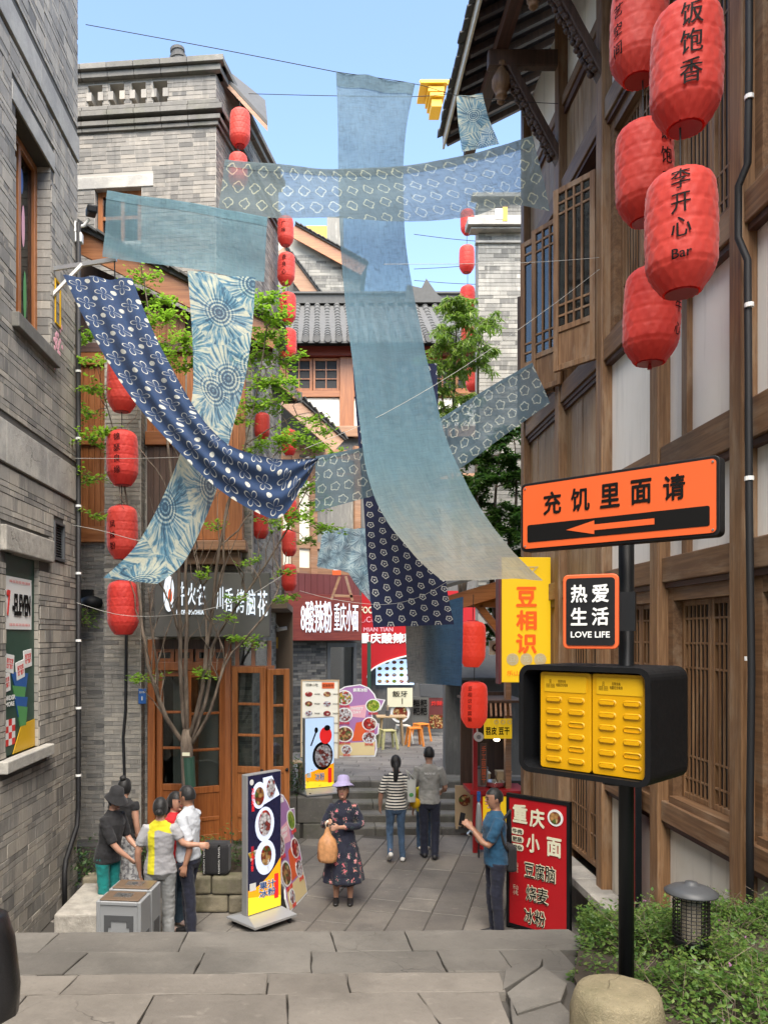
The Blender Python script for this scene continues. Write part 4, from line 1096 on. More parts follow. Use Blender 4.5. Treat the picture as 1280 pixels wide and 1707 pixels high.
# sloping eave over the restaurant
def rake(parent, A, B, back, bh=.3, th=.05, mat='wood_rake', tiles=True, over=.06):
    """gable edge of a roof: barge board from A to B, roof slab running back, tile ends along the top"""
    A = Vector(A); B = Vector(B); d = (B - A).normalized(); up = Vector((0, -1, 0)).cross(d); up = up if up.z > 0 else -up
    bd = MB(); bd.add([A, B, B + up * bh, A + up * bh, A + Vector((0, th, 0)), B + Vector((0, th, 0)), B + up * bh + Vector((0, th, 0)), A + up * bh + Vector((0, th, 0))],
                      [(0, 1, 2, 3), (7, 6, 5, 4), (0, 4, 5, 1), (3, 2, 6, 7), (1, 5, 6, 2), (0, 3, 7, 4)])
    bo = obj('barge_board', bd, mat, parent)
    s = MB(); o_ = Vector((0, -over, 0)); bk = Vector((0, back, 0)); u0 = up * (bh + .004); u1 = up * (bh + .05)
    s.add([A + u0 + o_, B + u0 + o_, B + u0 + bk, A + u0 + bk, A + u1 + o_, B + u1 + o_, B + u1 + bk, A + u1 + bk], [(0, 1, 2, 3), (7, 6, 5, 4), (0, 4, 5, 1), (1, 5, 6, 2), (2, 6, 7, 3), (3, 7, 4, 0)])
    obj('roof', s, 'roof_tile', parent)
    L = (B - A).length; n = int(L / .16)
    if tiles:
        tm_ = MB().box((0, 0, 0), (.19, .22, .028), (0, .14, 0)).mesh('roof_tile', 'roof_tile')
        ang = -math.atan2(d.z, d.x)
        for row in range(2):
            for i in range(n):
                p = A + d * (L * (i + .5) / n) + up * (bh + .07 + .02 * row) + Vector((0, -over + .04 + row * .12, 0))
                o = link(bpy.data.objects.new('roof_tile', tm_), parent); o.rotation_euler = (random.uniform(-.05, .05), ang + random.uniform(-.04, .04), random.uniform(-.1, .1))
                o.location = p
    return bo
def local(W, px, py, d):
    p = P(px, py, d); q = p - W.p0; return Vector((q.dot(W.u), -q.dot(W.n), p.z))
rake(re_, local(W2, 112, 412, 11.25), local(W2, 455, 580, 11.25), .9, .30, .05, 'wood_orange_h')
g1 = MB(); g1.prism([(0, 7.9), (W2.L, 7.9), (W2.L, 7.95), (0, 9.3)], .3, .34); obj('gable_wall', g1, 'wood_dark', re_)
rbx(W2, re_, 'beam', (118, 455, 575, 590), -.1, .2, 'wood_dark_h')

# ================================================================ grey brick tower behind it
tw = thing('brick_tower', 'grey brick tower block with pierced parapet behind the restaurant roof', 'building')
TA, TB, TC = (X(95, 13.25), 13.25), (X(360, 13.0), 13.0), (X(464, 16.5), 16.5)
for k, (p0, p1) in enumerate(((TA, TB), (TB, TC))):
    Wt = Wall(p0, p1)
    fr = link(bpy.data.objects.new('wall', None), tw); fr.location = Wt.loc; fr.rotation_euler = (0, 0, Wt.rz)
    opn = []; par = []
    if k == 0:
        opn = [Wt.rect(158, 236, 312, 402)]
        z0, z1 = 12.42, 12.8
        par = [(Wt.a(147 + i * 36), Wt.a(147 + i * 36 + 24), z0, z1) for i in range(4)]
    b = panelwall(MB(), Wt.L, 6.2, 12.86, opn + par, 0, .24)
    fr2 = obj('wall', b, 'mortar_light', tw); fr2.location = fr.location; fr2.rotation_euler = fr.rotation_euler
    bpy.data.objects.remove(fr)
    brickwork(fr2, Wt.L, 7.2, 12.85, opn + par + ([Wt.rect(118, 256, 292, 314)] if k == 0 else []), [.072], .25, 'brick_grey', inframe(Wt, 143, 470, 90, 420), 150, gap=.009, proud=.006)
    for z0, z1, pr in ((12.86, 12.96, .10), (12.97, 13.07, .16), (12.33, 12.40, .07), (12.20, 12.29, .13), (12.06, 12.14, .09), (11.98, 12.05, .05)):
        n = 6
        for i in range(n):
            e = pr if i == n - 1 and k == 0 else 0
            obj('cornice_stone', MB().bb(Wt.L * i / n + .003 - (0), Wt.L * (i + 1) / n - .003 + e, -pr, .2, z0, z1), 'step_dark', fr2, bevel=.006, seg=1)
    if k == 0:
        for (q0, q1, z0, z1) in par:      # stepped bricks inside the parapet openings
            m = (q0 + q1) / 2
            for x0, x1, za, zb in ((q0 - .02, q0 + .07, z0 + .1, z0 + .24), (q1 - .07, q1 + .02, z0 + .1, z0 + .24)):
                obj('brick', MB().bb(x0, x1, -.03, .2, za, zb), 'brick_warm', fr2)
        obj('lintel', MB().bb(Wt.a(120), Wt.a(256), -.02, .2, Wt.at(200, 313)[1], Wt.at(200, 293)[1]), 'stone_trim', fr2, bevel=.01)
        r = opn[0]
        w_ = obj('window', MB().bb(r[0] + .02, r[0] + .1, .1, .18, r[2], r[3]).bb(r[1] - .1, r[1], .1, .18, r[2], r[3]).bb(r[0] + .1, r[1] - .1, .1, .18, r[3] - .09, r[3]).bb(r[0] + .42, r[0] + .48, .1, .18, r[2], r[3] - .09).bb(r[0] + .1, r[1] - .1, .11, .17, (r[2] + r[3]) / 2 - .03, (r[2] + r[3]) / 2 + .03), 'wood_orange_v', fr2)
        obj('pane', MB().bb(r[0] + .05, r[1] - .05, .14, .15, r[2], r[3]), 'glass_dark', w_); obj('backing', MB().bb(r[0], r[1], .22, .235, r[2], r[3]), 'interior', w_)
TD = (TC[0] - 2.2, 17.4); TE = (TA[0], 17.4)
rf = MB(); rf.prismz([TA, TB, TC, TD, TE], 12.9, 12.95); obj('roof', rf, 'mortar_light', tw)
bk = MB().bb(TA[0], TC[0] - 1.2, 17.2, 17.4, 6, 12.8); obj('unseen_rear_wall', bk, 'mortar_light', tw)
cp = MB().lathe([(.19, 0), (.19, .05), (.15, .06), (.15, .12), (.165, .13), (.165, .17), (.13, .18), (.13, .24), (.145, .25), (.145, .3), (.11, .31), (.11, .37), (.125, .38), (.125, .43), (.0, .44)], 14); o = obj('chimney_pot', cp, 'roof_tile', tw); o.location = (X(300, 13.3), 13.3, 13.06); o.rotation_euler = (0, R(-6), 0)
# eave with timber soffit sticking out beside the tower
ev = thing('eave_roof', 'small tiled eave with pale timber soffit beside the brick tower', 'roof')
A_, B_, C_, D_ = P(376, 142, 13.3), P(446, 218, 13.3), P(442, 180, 15.6), P(388, 138, 14.2)
m = MB(); up = Vector((0, 0, .09)); m.add([A_, B_, C_, D_, A_ + up, B_ + up, C_ + up, D_ + up], [(0, 1, 2, 3), (7, 6, 5, 4), (0, 4, 5, 1), (1, 5, 6, 2), (2, 6, 7, 3), (3, 7, 4, 0)])
obj('soffit', m, 'wood_rake', ev)
m = MB(); u2 = Vector((0, 0, .10)); u3 = Vector((0, 0, .17)); m.add([v + u2 for v in (A_, B_, C_, D_)] + [v + u3 for v in (A_, B_, C_, D_)], [(0, 1, 2, 3), (7, 6, 5, 4), (0, 4, 5, 1), (1, 5, 6, 2), (2, 6, 7, 3), (3, 7, 4, 0)]); obj('roof', m, 'roof_tile', ev)

# ================================================================ middle houses on the left
WM = Wall((-1.06, 11.85), (-.76, 14.8))
m1 = thing('corner_house', 'pale grey brick corner house with a brown sloping barge board', 'building', WM.loc, WM.rz)
mw = obj('wall', panelwall(MB(), WM.L, -.05, 8.3, [], 0, .25), 'mortar_pale', m1)
brickwork(mw, WM.L, .3, 8.3, [], [.07], .26, 'brick_pale', inframe(WM, 400, 480, 600, 1300), 120, gap=.009, proud=.006)
fw = obj('front_wall', MB().bb(-.05, .05, .26, 1.2, -.05, 8.3), 'mortar_pale', m1)
rake(m1, local(WM, 425, 598, 13.6), local(WM, 494, 664, 13.6), 1.2, .28)
cm_ = thing('wall_camera', 'white bullet camera on the corner house beside the red shop sign', 'camera', P(462, 1050, 14.2))
obj('housing', MB().tube([(0, -.1, 0), (.18, -.12, .03)], .035, 10), 'white_paint', cm_, smooth=True); obj('bracket', MB().tube([(-.02, 0, .1), (.04, -.08, .02)], .015, 8), 'white_paint', cm_)
obj('warning_plate', MB().box((-.03, .0, -.24), (.09, .015, .2)), 'yellow_label', cm_)

WN = Wall((-1.0, 18.4), (1.02, 19.5))
m2 = thing('shop_house', 'half timbered shop house with dark brick ground floor under the red wooden sign', 'building', WN.loc, WN.rz)
opn = [(WN.a(545), WN.a(594), .65, WN.at(570, 1072)[1])]
mw = obj('wall', panelwall(MB(), WN.L, -.05, 7.3, opn, 0, .25), 'mortar_dark', m2)
brickwork(mw, WN.L, .65, WN.at(520, 1070)[1], opn, [.065], .25, 'brick_dark', inframe(WN, 465, 600, 1070, 1300), 150, gap=.009, proud=.006)
rbx(WN, m2, 'plaster_panel', (468, 484, 800, 955), -.03, -.003, 'plaster_cream'); rbx(WN, m2, 'plaster_panel', (496, 515, 800, 955), -.03, -.003, 'plaster_cream')
rbx(WN, m2, 'plaster_panel', (525, 590, 790, 955), -.03, -.003, 'brick_pale')
for x0, x1 in ((463, 469), (484, 496), (515, 526), (588, 598)): rbx(WN, m2, 'post', (x0, x1, 745, 960), -.1, -.001, 'wood_rake')
for y0, y1 in ((746, 762), (905, 916), (948, 960)): rbx(WN, m2, 'beam', (463, 598, y0, y1), -.08, -.002, 'wood_rake')
rbx(WN, m2, 'wood_panel', (470, 515, 762, 800), -.04, -.003, 'wood_rake')
rake(m2, local(WN, 462, 668, 17.9), local(WN, 556, 752, 17.9), 2.2, .42)
gd = obj('glass_door', MB().bb(opn[0][0], opn[0][0] + .09, -.02, .1, .65, opn[0][3]).bb(opn[0][1] - .09, opn[0][1], -.02, .1, .65, opn[0][3]).bb(opn[0][0] + .09, opn[0][1] - .09, -.02, .1, opn[0][3] - .1, opn[0][3]), 'bin_dark', m2)
obj('pane', MB().bb(opn[0][0] + .09, opn[0][1] - .09, .03, .04, .65, opn[0][3] - .1), 'glass_dark', gd)
obj('backing', MB().bb(opn[0][0], opn[0][1], .8, .85, .6, 4), 'interior', gd)
rs = thing('red_wood_sign', 'red wooden signboard with glowing white characters on the shop house', 'sign', WN.loc, WN.rz)
a0, a1 = WN.a(470), WN.a(592); z0, z1 = WN.at(530, 1068)[1], WN.at(530, 992)[1]
obj('board', MB().bb(a0, a1, -.32, -.11, z0, z1), 'wood_red', rs, bevel=.01)
zt_ = WN.at(530, 958)[1]
n = 12
for i in range(n): obj('plank', MB().bb(a0 + (a1 - a0) * i / n + .004, a0 + (a1 - a0) * (i + 1) / n - .004, -.2, -.11, z1 + .01, zt_), 'maroon', rs)
aa0, aa1 = WN.a(490), WN.a(586); zz0, zz1 = WN.at(538, 1055)[1], WN.at(538, 1003)[1]
text('8酸辣粉', rs, 'lit_white', (aa0 + (aa1 - aa0) * .27, -.335, (zz0 + zz1) / 2), 1, fit=((aa1 - aa0) * .52, zz1 - zz0), bold=.0, ext=.05)
text('重庆小面', rs, 'lit_white', (aa0 + (aa1 - aa0) * .78, -.335, (zz0 + zz1) / 2), 1, fit=((aa1 - aa0) * .42, (zz1 - zz0) * .9), bold=.0, ext=.05)
wf = thing('wooden_a_frame', 'small weathered wooden trestle frame above the red wooden sign', 'frame', P(572, 1000, 18.3))
for a, b in (((-.28, 0, 0), (-.08, 0, .55)), ((.22, 0, -.02), (.06, 0, .55)), ((-.2, 0, .1), (.22, 0, .08))): obj('bar', MB().bar(a, b, .05, .06), 'wood_rake', wf)
ob = thing('orange_owl_box', 'little orange and white box with round eyes above the trestle frame', 'box', P(561, 955, 18.3))
obj('box', MB().box((0, 0, 0), (.2, .1, .11)), 'orange_sign', ob); obj('top', MB().box((0, 0, .09), (.14, .1, .065)), 'white_print', ob)

# far gable wall with orange barge board, chimney and yellow block
gh = thing('gable_house', 'grey brick gable house with orange barge boards behind the upper lanterns', 'building')
wg = Wall((X(462, 26), 26.0), (X(600, 26), 26.0))
gw = obj('wall', MB().prism([(0, 9), (wg.L, 9), (wg.L, wg.at(598, 445)[1]), (wg.a(490), wg.at(490, 392)[1]), (0, wg.at(466, 385)[1])], 0, .3), 'mortar_pale', gh); gw.location = wg.loc
brickwork(gw, wg.L, 12.0, wg.at(560, 425)[1], [(0, wg.a(488), 0, 30)], [.1], .36, 'brick_pale', inframe(wg), 90, gap=.009, proud=.006)
rake(gh, P(482, 392, 25.7), P(602, 458, 25.7), 3., .38, .06, 'wood_orange_h')
rake(gh, P(455, 425, 25.2), P(517, 507, 25.2), 1.5, .45, .05, 'wood_rake')
ch_ = obj('chimney', MB().bb(X(545, 27), X(572, 27), 26.8, 27.5, Z(440, 27), Z(366, 27)), 'brick_pale', gh)
tag(obj('far_block', MB().bb(X(505, 40), X(548, 40), 40, 46, 2, Z(376, 40)).bb(X(490, 40), X(548, 40), 40, 46, 2, Z(400, 40)), 'yellow_label'), 'yellow walled building far behind the gable house', 'building')

# ================================================================ house across the end of the lane
WC = Wall((X(450, 22.3), 22.3), (X(880, 22.3), 22.3))
ch = thing('lane_end_house', 'timber house with curved grey tile roof closing the end of the lane', 'building', WC.loc, WC.rz)
zE = WC.at(640, 582)[1]
opc = []
obj('wall', MB().bb(0, WC.L, .05, .3, .6, zE + .32), 'brick_dark', ch)
for x0, x1 in ((476, 566), (590, 704), (716, 800)):
    r = WC.rect(x0, x1, 598, 652)
    n = 2
    w = (r[1] - r[0]) / n
    obj('opening', MB().bb(r[0], r[1], .04, .049, r[2], r[3]), 'dark_void', ch)  # black sheet, the unlit room's shade put into its colour
    for i in range(n): leaf_window(ch, r[0] + w * i + .01, r[0] + w * (i + 1) - .01, r[2], r[3], -.06, 1, (.33, .66), (), 0, 'wood_orange_v', 'pane_dark', .07, bw=.03)
    rbx(WC, ch, 'plaster_panel', (x0, x1, 664, 711), -.04, .049, 'plaster_cream')
    rbx(WC, ch, 'sill', (x0, x1, 653, 663), -.12, .049, 'wood_orange_h')
for x0, x1 in ((467, 476), (566, 590), (704, 716), (800, 812)): rbx(WC, ch, 'post', (x0, x1, 598, 730), -.14, .049, 'wood_orange_v', .01)
rbx(WC, ch, 'beam', (460, 830, 712, 730), -.16, .04, 'wood_rake', .01)
rbx(WC, ch, 'beam', (460, 840, 581, 597), -.22, .04, 'wood_red', .01)
for x0, x1 in ((470, 600), (600, 720), (720, 860)): rbx(WC, ch, 'beam', (x0, x1, 790, 800), -.1, .04, 'wood_rake')
me = MB()
ye, yr = -.75, 2.6; ze, zr = zE - .02, WC.at(640, 508)[1] + (2.6 * (VY - 508) / F)
S = 13; seg = math.hypot(yr - ye, zr - ze) / S
for i in range(S):
    t0, t1 = i / S, (i + 1.15) / S; vs = []; n = 7
    for t, rr in ((t0, .105), (t1, .085)):
        y = ye + (yr - ye) * t; z = ze + (zr - ze) * (t * .82 + t * t * .18)
        for k in range(n + 1):
            th = PI * k / n; vs.append((rr * math.cos(th), y - .3 * rr * math.sin(th), z + rr * math.sin(th) + (.02 if t == t0 else 0)))
    me.add(vs, [(k, k + 1, k + n + 2, k + n + 1) for k in range(n)] + [tuple(range(n + 1))])
tmz = me.mesh('tile_row', 'roof_tile', smooth=False)
npts = int(WC.L / .31)
for i in range(npts):
    o = link(bpy.data.objects.new('tile_row', tmz), ch); o.location = (i * .31 + .1, random.uniform(-.02, .02), random.uniform(-.008, .008))
    e = link(bpy.data.objects.new('tile_end', bpy.data.meshes.get('tile_end') or MB().tube([(0, 0, 0), (0, -.03, 0)], [.105, .1], 14).mesh('tile_end', 'roof_tile')), ch); e.location = (i * .31 + .1, ye - .01, ze + .03)
m = MB(); m.add([(0, ye, ze - .03), (WC.L, ye, ze - .03), (WC.L, yr, zr), (0, yr, zr), (0, ye, ze - .08), (WC.L, ye, ze - .08), (WC.L, yr, zr - .05), (0, yr, zr - .05)], [(0, 1, 2, 3), (7, 6, 5, 4), (0, 4, 5, 1)]); obj('roof', m, 'roof_tile', ch)
obj('ridge', MB().bb(-.2, WC.L, yr - .15, yr + .15, zr, zr + .28).bb(-.2, WC.L, yr - .22, yr + .22, zr + .281, zr + .34), 'roof_tile', ch)
rk = P(700, 498, 24.6)
m = MB(); m.prism([(-.5, 0), (.9, 0), (.55, .25), (.2, .75), (.05, .45), (-.4, .55)], 0, .3); o = obj('ridge_ornament', m, 'roof_tile', ch); o.location = (rk.x - WC.p0.x, rk.y - WC.p0.y, rk.z - .1)

# red shop with an arched opening
WS = Wall((X(594, 21.9), 21.9), (X(800, 21.9), 21.9))
rsh = thing('red_arch_shop', 'red shop front with an arched opening at the far end of the lane', 'shop', WS.loc, WS.rz)
zT = WS.at(700, 985)[1]; xa0, xa1 = WS.a(612), WS.a(800); zs = WS.at(640, 1130)[1]; zap = WS.at(700, 1082)[1]
poly = [(0, .7), (0, zT), (WS.L, zT), (WS.L, zap)]
for i in range(15):
    t = PI / 2 * i / 14; poly.append((xa0 + (WS.L - xa0) * (1 - math.sin(t)), zs + (zap - zs) * math.cos(t)))
poly += [(xa0, .7)]
obj('front_panel', MB().prism(poly, 0, .12), 'red_board', rsh)
tr_ = MB(); arc = [(xa0 + (WS.L - xa0) * (1 - math.sin(PI / 2 * i / 14)), zs + (zap - zs) * math.cos(PI / 2 * i / 14)) for i in range(15)]
for p, q in zip(arc, arc[1:]): tr_.bar((p[0], -.02, p[1]), (q[0], -.02, q[1]), .04, .05, (0, 1, 0))
obj('arch_trim', tr_, 'white_print', rsh)
obj('room', MB().bb(xa0 - .3, WS.L + .6, 3.0, 3.1, .7, 4).bb(xa0 - .4, xa0 - .3, .2, 3.1, .7, 4), 'dark_void', rsh)  # walls coloured near-black in place of interior shade
def stext(s, x0, x1, y0, y1, mat, bold=.02, W=WS, par=rsh, y=-.012):
    a0, a1, z0, z1 = W.rect(x0, x1, y0, y1); return text(s, par, mat, ((a0 + a1) / 2, y, (z0 + z1) / 2), 1, fit=(a1 - a0, z1 - z0), bold=bold)
stext('FOOD', 600, 630, 1011, 1023, 'cream_print', .03); stext('◡C◡', 600, 628, 1028, 1038, 'pink_print', .01)
stext('重庆酸辣粉', 598, 692, 1055, 1073, 'white_print', .04); stext('MIAN TIAN', 606, 655, 1046, 1053, 'pink_print')
gp_ = obj('green_post', MB().bb(WS.a(611), WS.a(617), -.35, -.25, .7, WS.at(614, 1070)[1]), 'green_poster', rsh)
ms = thing('menu_screen', 'pale blue menu screen with rows of food pictures inside the red arch', 'screen', WS.loc, WS.rz)
a0, a1, z0, z1 = WS.rect(628, 692, 1100, 1143); obj('screen', MB().bb(a0, a1, .3, .34, z0, z1), 'lit_blue', ms)
fm = ['food_noodle', 'food_red', 'food_green', 'food_fruit']
for i in range(5):
    for j in range(4):
        obj('dish_picture', MB().sphere((a0 + (i + .5) * (a1 - a0) / 5.2, .297, z0 + (j + .55) * (z1 - z0) / 4), (.065, .008, .05), 8, 6), fm[(i * 3 + j) % 4], ms)
fb = thing('front_counter_panel', 'row of dark posters under the arch beside the round noodle picture', 'poster', WS.loc, WS.rz)
for x0, x1, y0, y1, mt in ((683, 712, 1160, 1205, 'signboard_grey'), (712, 746, 1162, 1213, 'maroon'), (698, 735, 1140, 1161, 'bin_dark')):
    r = WS.rect(x0, x1, y0, y1); obj('poster', MB().bb(r[0], r[1], -.3 - .02 * (x0 % 3), -.28, r[2], r[3]), mt, fb)
r = WS.rect(686, 709, 1164, 1190); text('糍粑\n粑粑', fb, 'black_print', ((r[0] + r[1]) / 2, -.36, (r[2] + r[3]) / 2), 1, fit=(r[1] - r[0], r[3] - r[2]), bold=.02)
r = WS.rect(714, 744, 1190, 1212); obj('dish_picture', MB().bb(r[0], r[1], -.335, -.325, r[2], r[3]), 'food_noodle', fb)
r = WS.rect(716, 742, 1167, 1175); text('炸鲜奶', fb, 'red_print', ((r[0] + r[1]) / 2, -.33, (r[2] + r[3]) / 2), 1, fit=(r[1] - r[0], r[3] - r[2]), bold=.02)
nb_ = thing('hanging_notice', 'cream paper notice with brushed characters above the round noodle picture', 'notice', WS.loc, WS.rz)
r = WS.rect(643, 684, 1145, 1176); obj('sheet', MB().bb(r[0], r[1], -.52, -.50, r[2], r[3]), 'cream_print', nb_)
text('飯牙\n  |', nb_, 'black_print', ((r[0] + r[1]) / 2, -.53, (r[2] + r[3]) / 2), 1, fit=((r[1] - r[0]) * .6, (r[3] - r[2]) * .7), bold=.01)
rp = thing('round_noodle_picture', 'round picture of a noodle plate leaning behind the far table', 'picture', WS.loc, WS.rz)
a, z = WS.at(664, 1186); obj('plate', MB().tube([(a, -.45, z), (a, -.47, z)], .27, 24), 'white_print', rp); obj('noodles', MB().tube([(a, -.472, z), (a, -.48, z)], .2, 20), 'food_noodle', rp)

# pale brick tower far right
ft = thing('pale_brick_tower', 'pale sunlit brick tower with stone ledges behind the right timber building', 'building')
wt = Wall((X(797, 17.5), 17.5), (X(905, 17.5), 17.5))
fw = obj('wall', MB().bb(0, wt.L, 0, .35, -.05, wt.at(840, 330)[1]), 'mortar_pale', ft); fw.location = wt.loc
brickwork(fw, wt.L, 4.5, wt.at(840, 332)[1], [], [.11, .075, .095], .34, 'brick_pale', inframe(wt, 790, 880, 320, 900), 300, gap=.009, proud=.01)
for y0, y1, pr in ((362, 368, .1), (372, 384, .28), (385, 388, .2), (402, 406, .06), (326, 333, .15)):
    obj('ledge', MB().bb(-pr, wt.L, -pr, .1, wt.at(840, y1)[1], wt.at(840, y0)[1]), 'stone_trim', fw, bevel=.008)
# sloping grey roof and low wall behind the snack stall
lo = thing('low_stall_wall', 'dark weathered low wall with sloping grey roof behind the snack stall', 'wall')
obj('wall', MB().bb(X(742, 15.6), X(880, 15.6), 15.6, 15.9, -.05, Z(1128, 15.6)), 'brick_dark', lo)
A_, B_ = P(744, 1128, 15.3), P(880, 1092, 15.3)
m = MB(); m.add([P(742, 1130, 15.2), P(890, 1130, 15.2), P(890, 1040, 17.2), P(742, 1090, 17.2), P(742, 1134, 15.2), P(890, 1134, 15.2), P(890, 1044, 17.2), P(742, 1094, 17.2)], [(0, 1, 2, 3), (7, 6, 5, 4), (0, 4, 5, 1), (1, 5, 6, 2), (2, 6, 7, 3), (3, 7, 4, 0)]); obj('roof', m, 'roof_tile', lo)

# far yellow crane peeping over the roof
cr = thing('tower_crane', 'bright yellow crane cab far off against the blue sky', 'crane', P(720, 165, 90))
q = 90 / F
def cbx(x0, x1, y0, y1, dd=1.5, mt='crane_yellow', nm='box'):
    obj(nm, MB().bb((x0 - 720) * q, (x1 - 720) * q, -dd, dd, (165 - y1) * q, (165 - y0) * q), mt, cr)
cbx(711, 737, 158, 166, nm='platform'); cbx(714, 736, 168, 174, nm='cab'); cbx(717, 734, 176, 188, 1.2, nm='counterweight'); cbx(698, 742, 150, 155, 1.8, nm='walkway'); cbx(722, 726, 166, 178, .4, 'black_metal', 'ladder')
jm = MB()
for i in range(7):
    x0, x1 = (700 - 720 + i * 9) * q, (700 - 720 + (i + 1) * 9) * q; z0, z1 = 16 * q, 30 * q
    jm.bar((x0, -1, z0), (x1, -1, z0), .25, .25).bar((x0, 0, z1), (x1, 0, z1), .25, .25).bar((x0, -1, z0), (x1, 0, z1), .18, .18).bar((x1, -1, z0), (x0, 0, z1), .18, .18)
obj('jib', jm, 'crane_yellow', cr)
# ================================================================ signs in the foreground
def rrect(x0, x1, z0, z1, r, n=5):
    out = []
    for cx, cz, s in ((x1 - r, z1 - r, 0), (x0 + r, z1 - r, 1), (x0 + r, z0 + r, 2), (x1 - r, z0 + r, 3)):
        for k in range(n + 1):
            t = PI / 2 * (s + k / n); out.append((cx + r * math.cos(t), cz + r * math.sin(t)))
    return out
def rr_obj(name, parent, mat, x0, x1, z0, z1, r, y0, y1, bevel=0.):
    return obj(name, MB().prism(rrect(x0, x1, z0, z1, r), y0, y1), mat, parent, bevel=bevel)

sp = thing('sign_post', 'black pole carrying the orange arrow sign and the charging cabinet', 'pole', (1.315, 3.36, ZP))
obj('pole', MB().tube([(0, 0, 0), (0, 0, 2.25)], .032, 16), 'black_metal', sp, smooth=True)
obj('foot_plate', MB().lathe([(.1, 0.03), (.1, .045), (.05, .05)], 16), 'black_metal', sp)
WA = Wall((.897, 3.5), (1.494, 2.92)); w = WA.L
ar = thing('arrow_sign', 'orange sign with black arrow pointing left and five black characters', 'sign', WA.loc, WA.rz)
rr_obj('case', ar, 'black_plastic', 0, w, 3.855, 4.16, .022, 0, .06, .006)
rr_obj('face', ar, 'orange_sign', .013, w - .013, 3.868, 4.147, .016, -.004, .0015)
rr_obj('black_band', ar, 'black_print', .035, w - .035, 3.895, 3.972, .008, -.0055, -.0042)
m = MB(); m.prism([(.22, 3.9335), (.345, 3.962), (.345, 3.945), (w - .24, 3.945), (w - .24, 3.921), (.345, 3.921), (.345, 3.905)], -.0068, -.0057); obj('arrow', m, 'orange_sign', ar)
for i, c_ in enumerate('充饥里面请'):
    text(c_, ar, 'black_print', (.155 + i * .128, -.005, 4.058), 1, fit=(.083, .1), bold=.022)
obj('clamp', MB().bb(w * .5, w * .62, .06, .1, 3.9, 4.1), 'black_metal', ar)
for x in (.024, w - .024):
    for z in (3.879, 4.136): obj('screw', MB().tube([(x, -.0045, z), (x, -.0075, z)], [.005, .004], 10), 'steel', ar)
WV = Wall((X(938, 3.28), 3.28), (X(1031, 3.18), 3.18)); w = WV.L
lv = thing('slogan_sign', 'small black sign with orange border and white slogan below the arrow sign', 'sign', WV.loc, WV.rz)
rr_obj('border', lv, 'orange_sign', 0, w, 3.425, 3.735, .022, 0, .03, .004); rr_obj('face', lv, 'black_plastic', .014, w - .014, 3.44, 3.72, .014, -.004, -.0005)
for c_, x, z in (('热', .3, 3.655), ('爱', .68, 3.655), ('生', .3, 3.56), ('活', .68, 3.56)): text(c_, lv, 'white_print', (w * x, -.006, z), 1, fit=(w * .3, .075), bold=.025)
text('LOVE LIFE', lv, 'white_print', (w * .5, -.006, 3.485), 1, fit=(w * .7, .026), bold=.02)
obj('clamp', MB().bb(w * .95, w + .06, .03, .08, 3.5, 3.66), 'black_metal', lv)
# power bank cabinet
WB = Wall((.883, 3.48), (1.288, 3.05)); w = WB.L
pb = thing('charging_cabinet', 'black cabinet with two yellow power bank modules on the sign post', 'cabinet', WB.loc, WB.rz)
za, zb = 2.878, 3.352
o_, i_ = rrect(0, w, za, zb, .05, 6), rrect(.022, w - .022, za + .022, zb - .022, .035, 6); n = len(o_)
m = MB(); vs = [(x, 0, z) for x, z in o_] + [(x, 0, z) for x, z in i_] + [(x, .13, z) for x, z in i_] + [(x, .36, z) for x, z in o_]
fs = [(k, (k + 1) % n, (k + 1) % n + n, k + n) for k in range(n)] + [(k + n, (k + 1) % n + n, (k + 1) % n + 2 * n, k + 2 * n) for k in range(n)] + [(k, k + 3 * n, (k + 1) % n + 3 * n, (k + 1) % n) for k in range(n)]
fs += [tuple(range(2 * n, 3 * n)), tuple(range(3 * n, 4 * n))]
m.add(vs, fs); obj('shell', m, 'black_plastic', pb, bevel=.0)
for k in range(2):
    x0 = .09 + k * .243; x1 = x0 + .237
    z0, z1 = za + .026, zb - .03
    mo = rr_obj('module', pb, 'yellow_plastic', x0, x1, z0, z1, .012, .03, .125, .004)
    rr_obj('label_plate', mo, 'yellow_label', x0 + .02, x1 - .02, z1 - .085, z1 - .015, .006, .0275, .0305)
    text('回\n回回 回回', mo, 'black_print', (x0 + .05, .027, z1 - .05), 1, fit=(.04, .036)); text('共享充电\n电量足充电快', mo, 'black_print', (x0 + .105, .027, z1 - .047), 1, fit=(.055, .03))
    for c_ in range(2):
        for r_ in range(6):
            cx = x0 + .066 + c_ * .105; cz = z1 - .118 - r_ * .052
            full = not ((c_ == 1 and r_ in (2, 4)) or (k == 1 and c_ == 1 and r_ == 5))
            fr_ = MB(); po, pi2 = rrect(cx - .039, cx + .039, cz - .014, cz + .014, .0135, 4), rrect(cx - .034, cx + .034, cz - .0095, cz + .0095, .009, 4); nn = len(po)
            fr_.add([(x, .0285, z) for x, z in po] + [(x, .0255, z) for x, z in pi2] + [(x, .032, z) for x, z in pi2], [(q, (q + 1) % nn, (q + 1) % nn + nn, q + nn) for q in range(nn)] + [(q + nn, (q + 1) % nn + nn, (q + 1) % nn + 2 * nn, q + 2 * nn) for q in range(nn)] + [tuple(range(2 * nn, 3 * nn))])
            s_ = obj('slot', fr_, 'yellow_plastic', mo)
            if full: rr_obj('power_bank', s_, 'yellow_plastic', cx - .032, cx + .032, cz - .008, cz + .0075, .0075, .0215, .032, .003)
obj('collar', MB().tube([(w * .62, .16, za - .03), (w * .62, .16, za)], .05, 14), 'black_metal', pb)
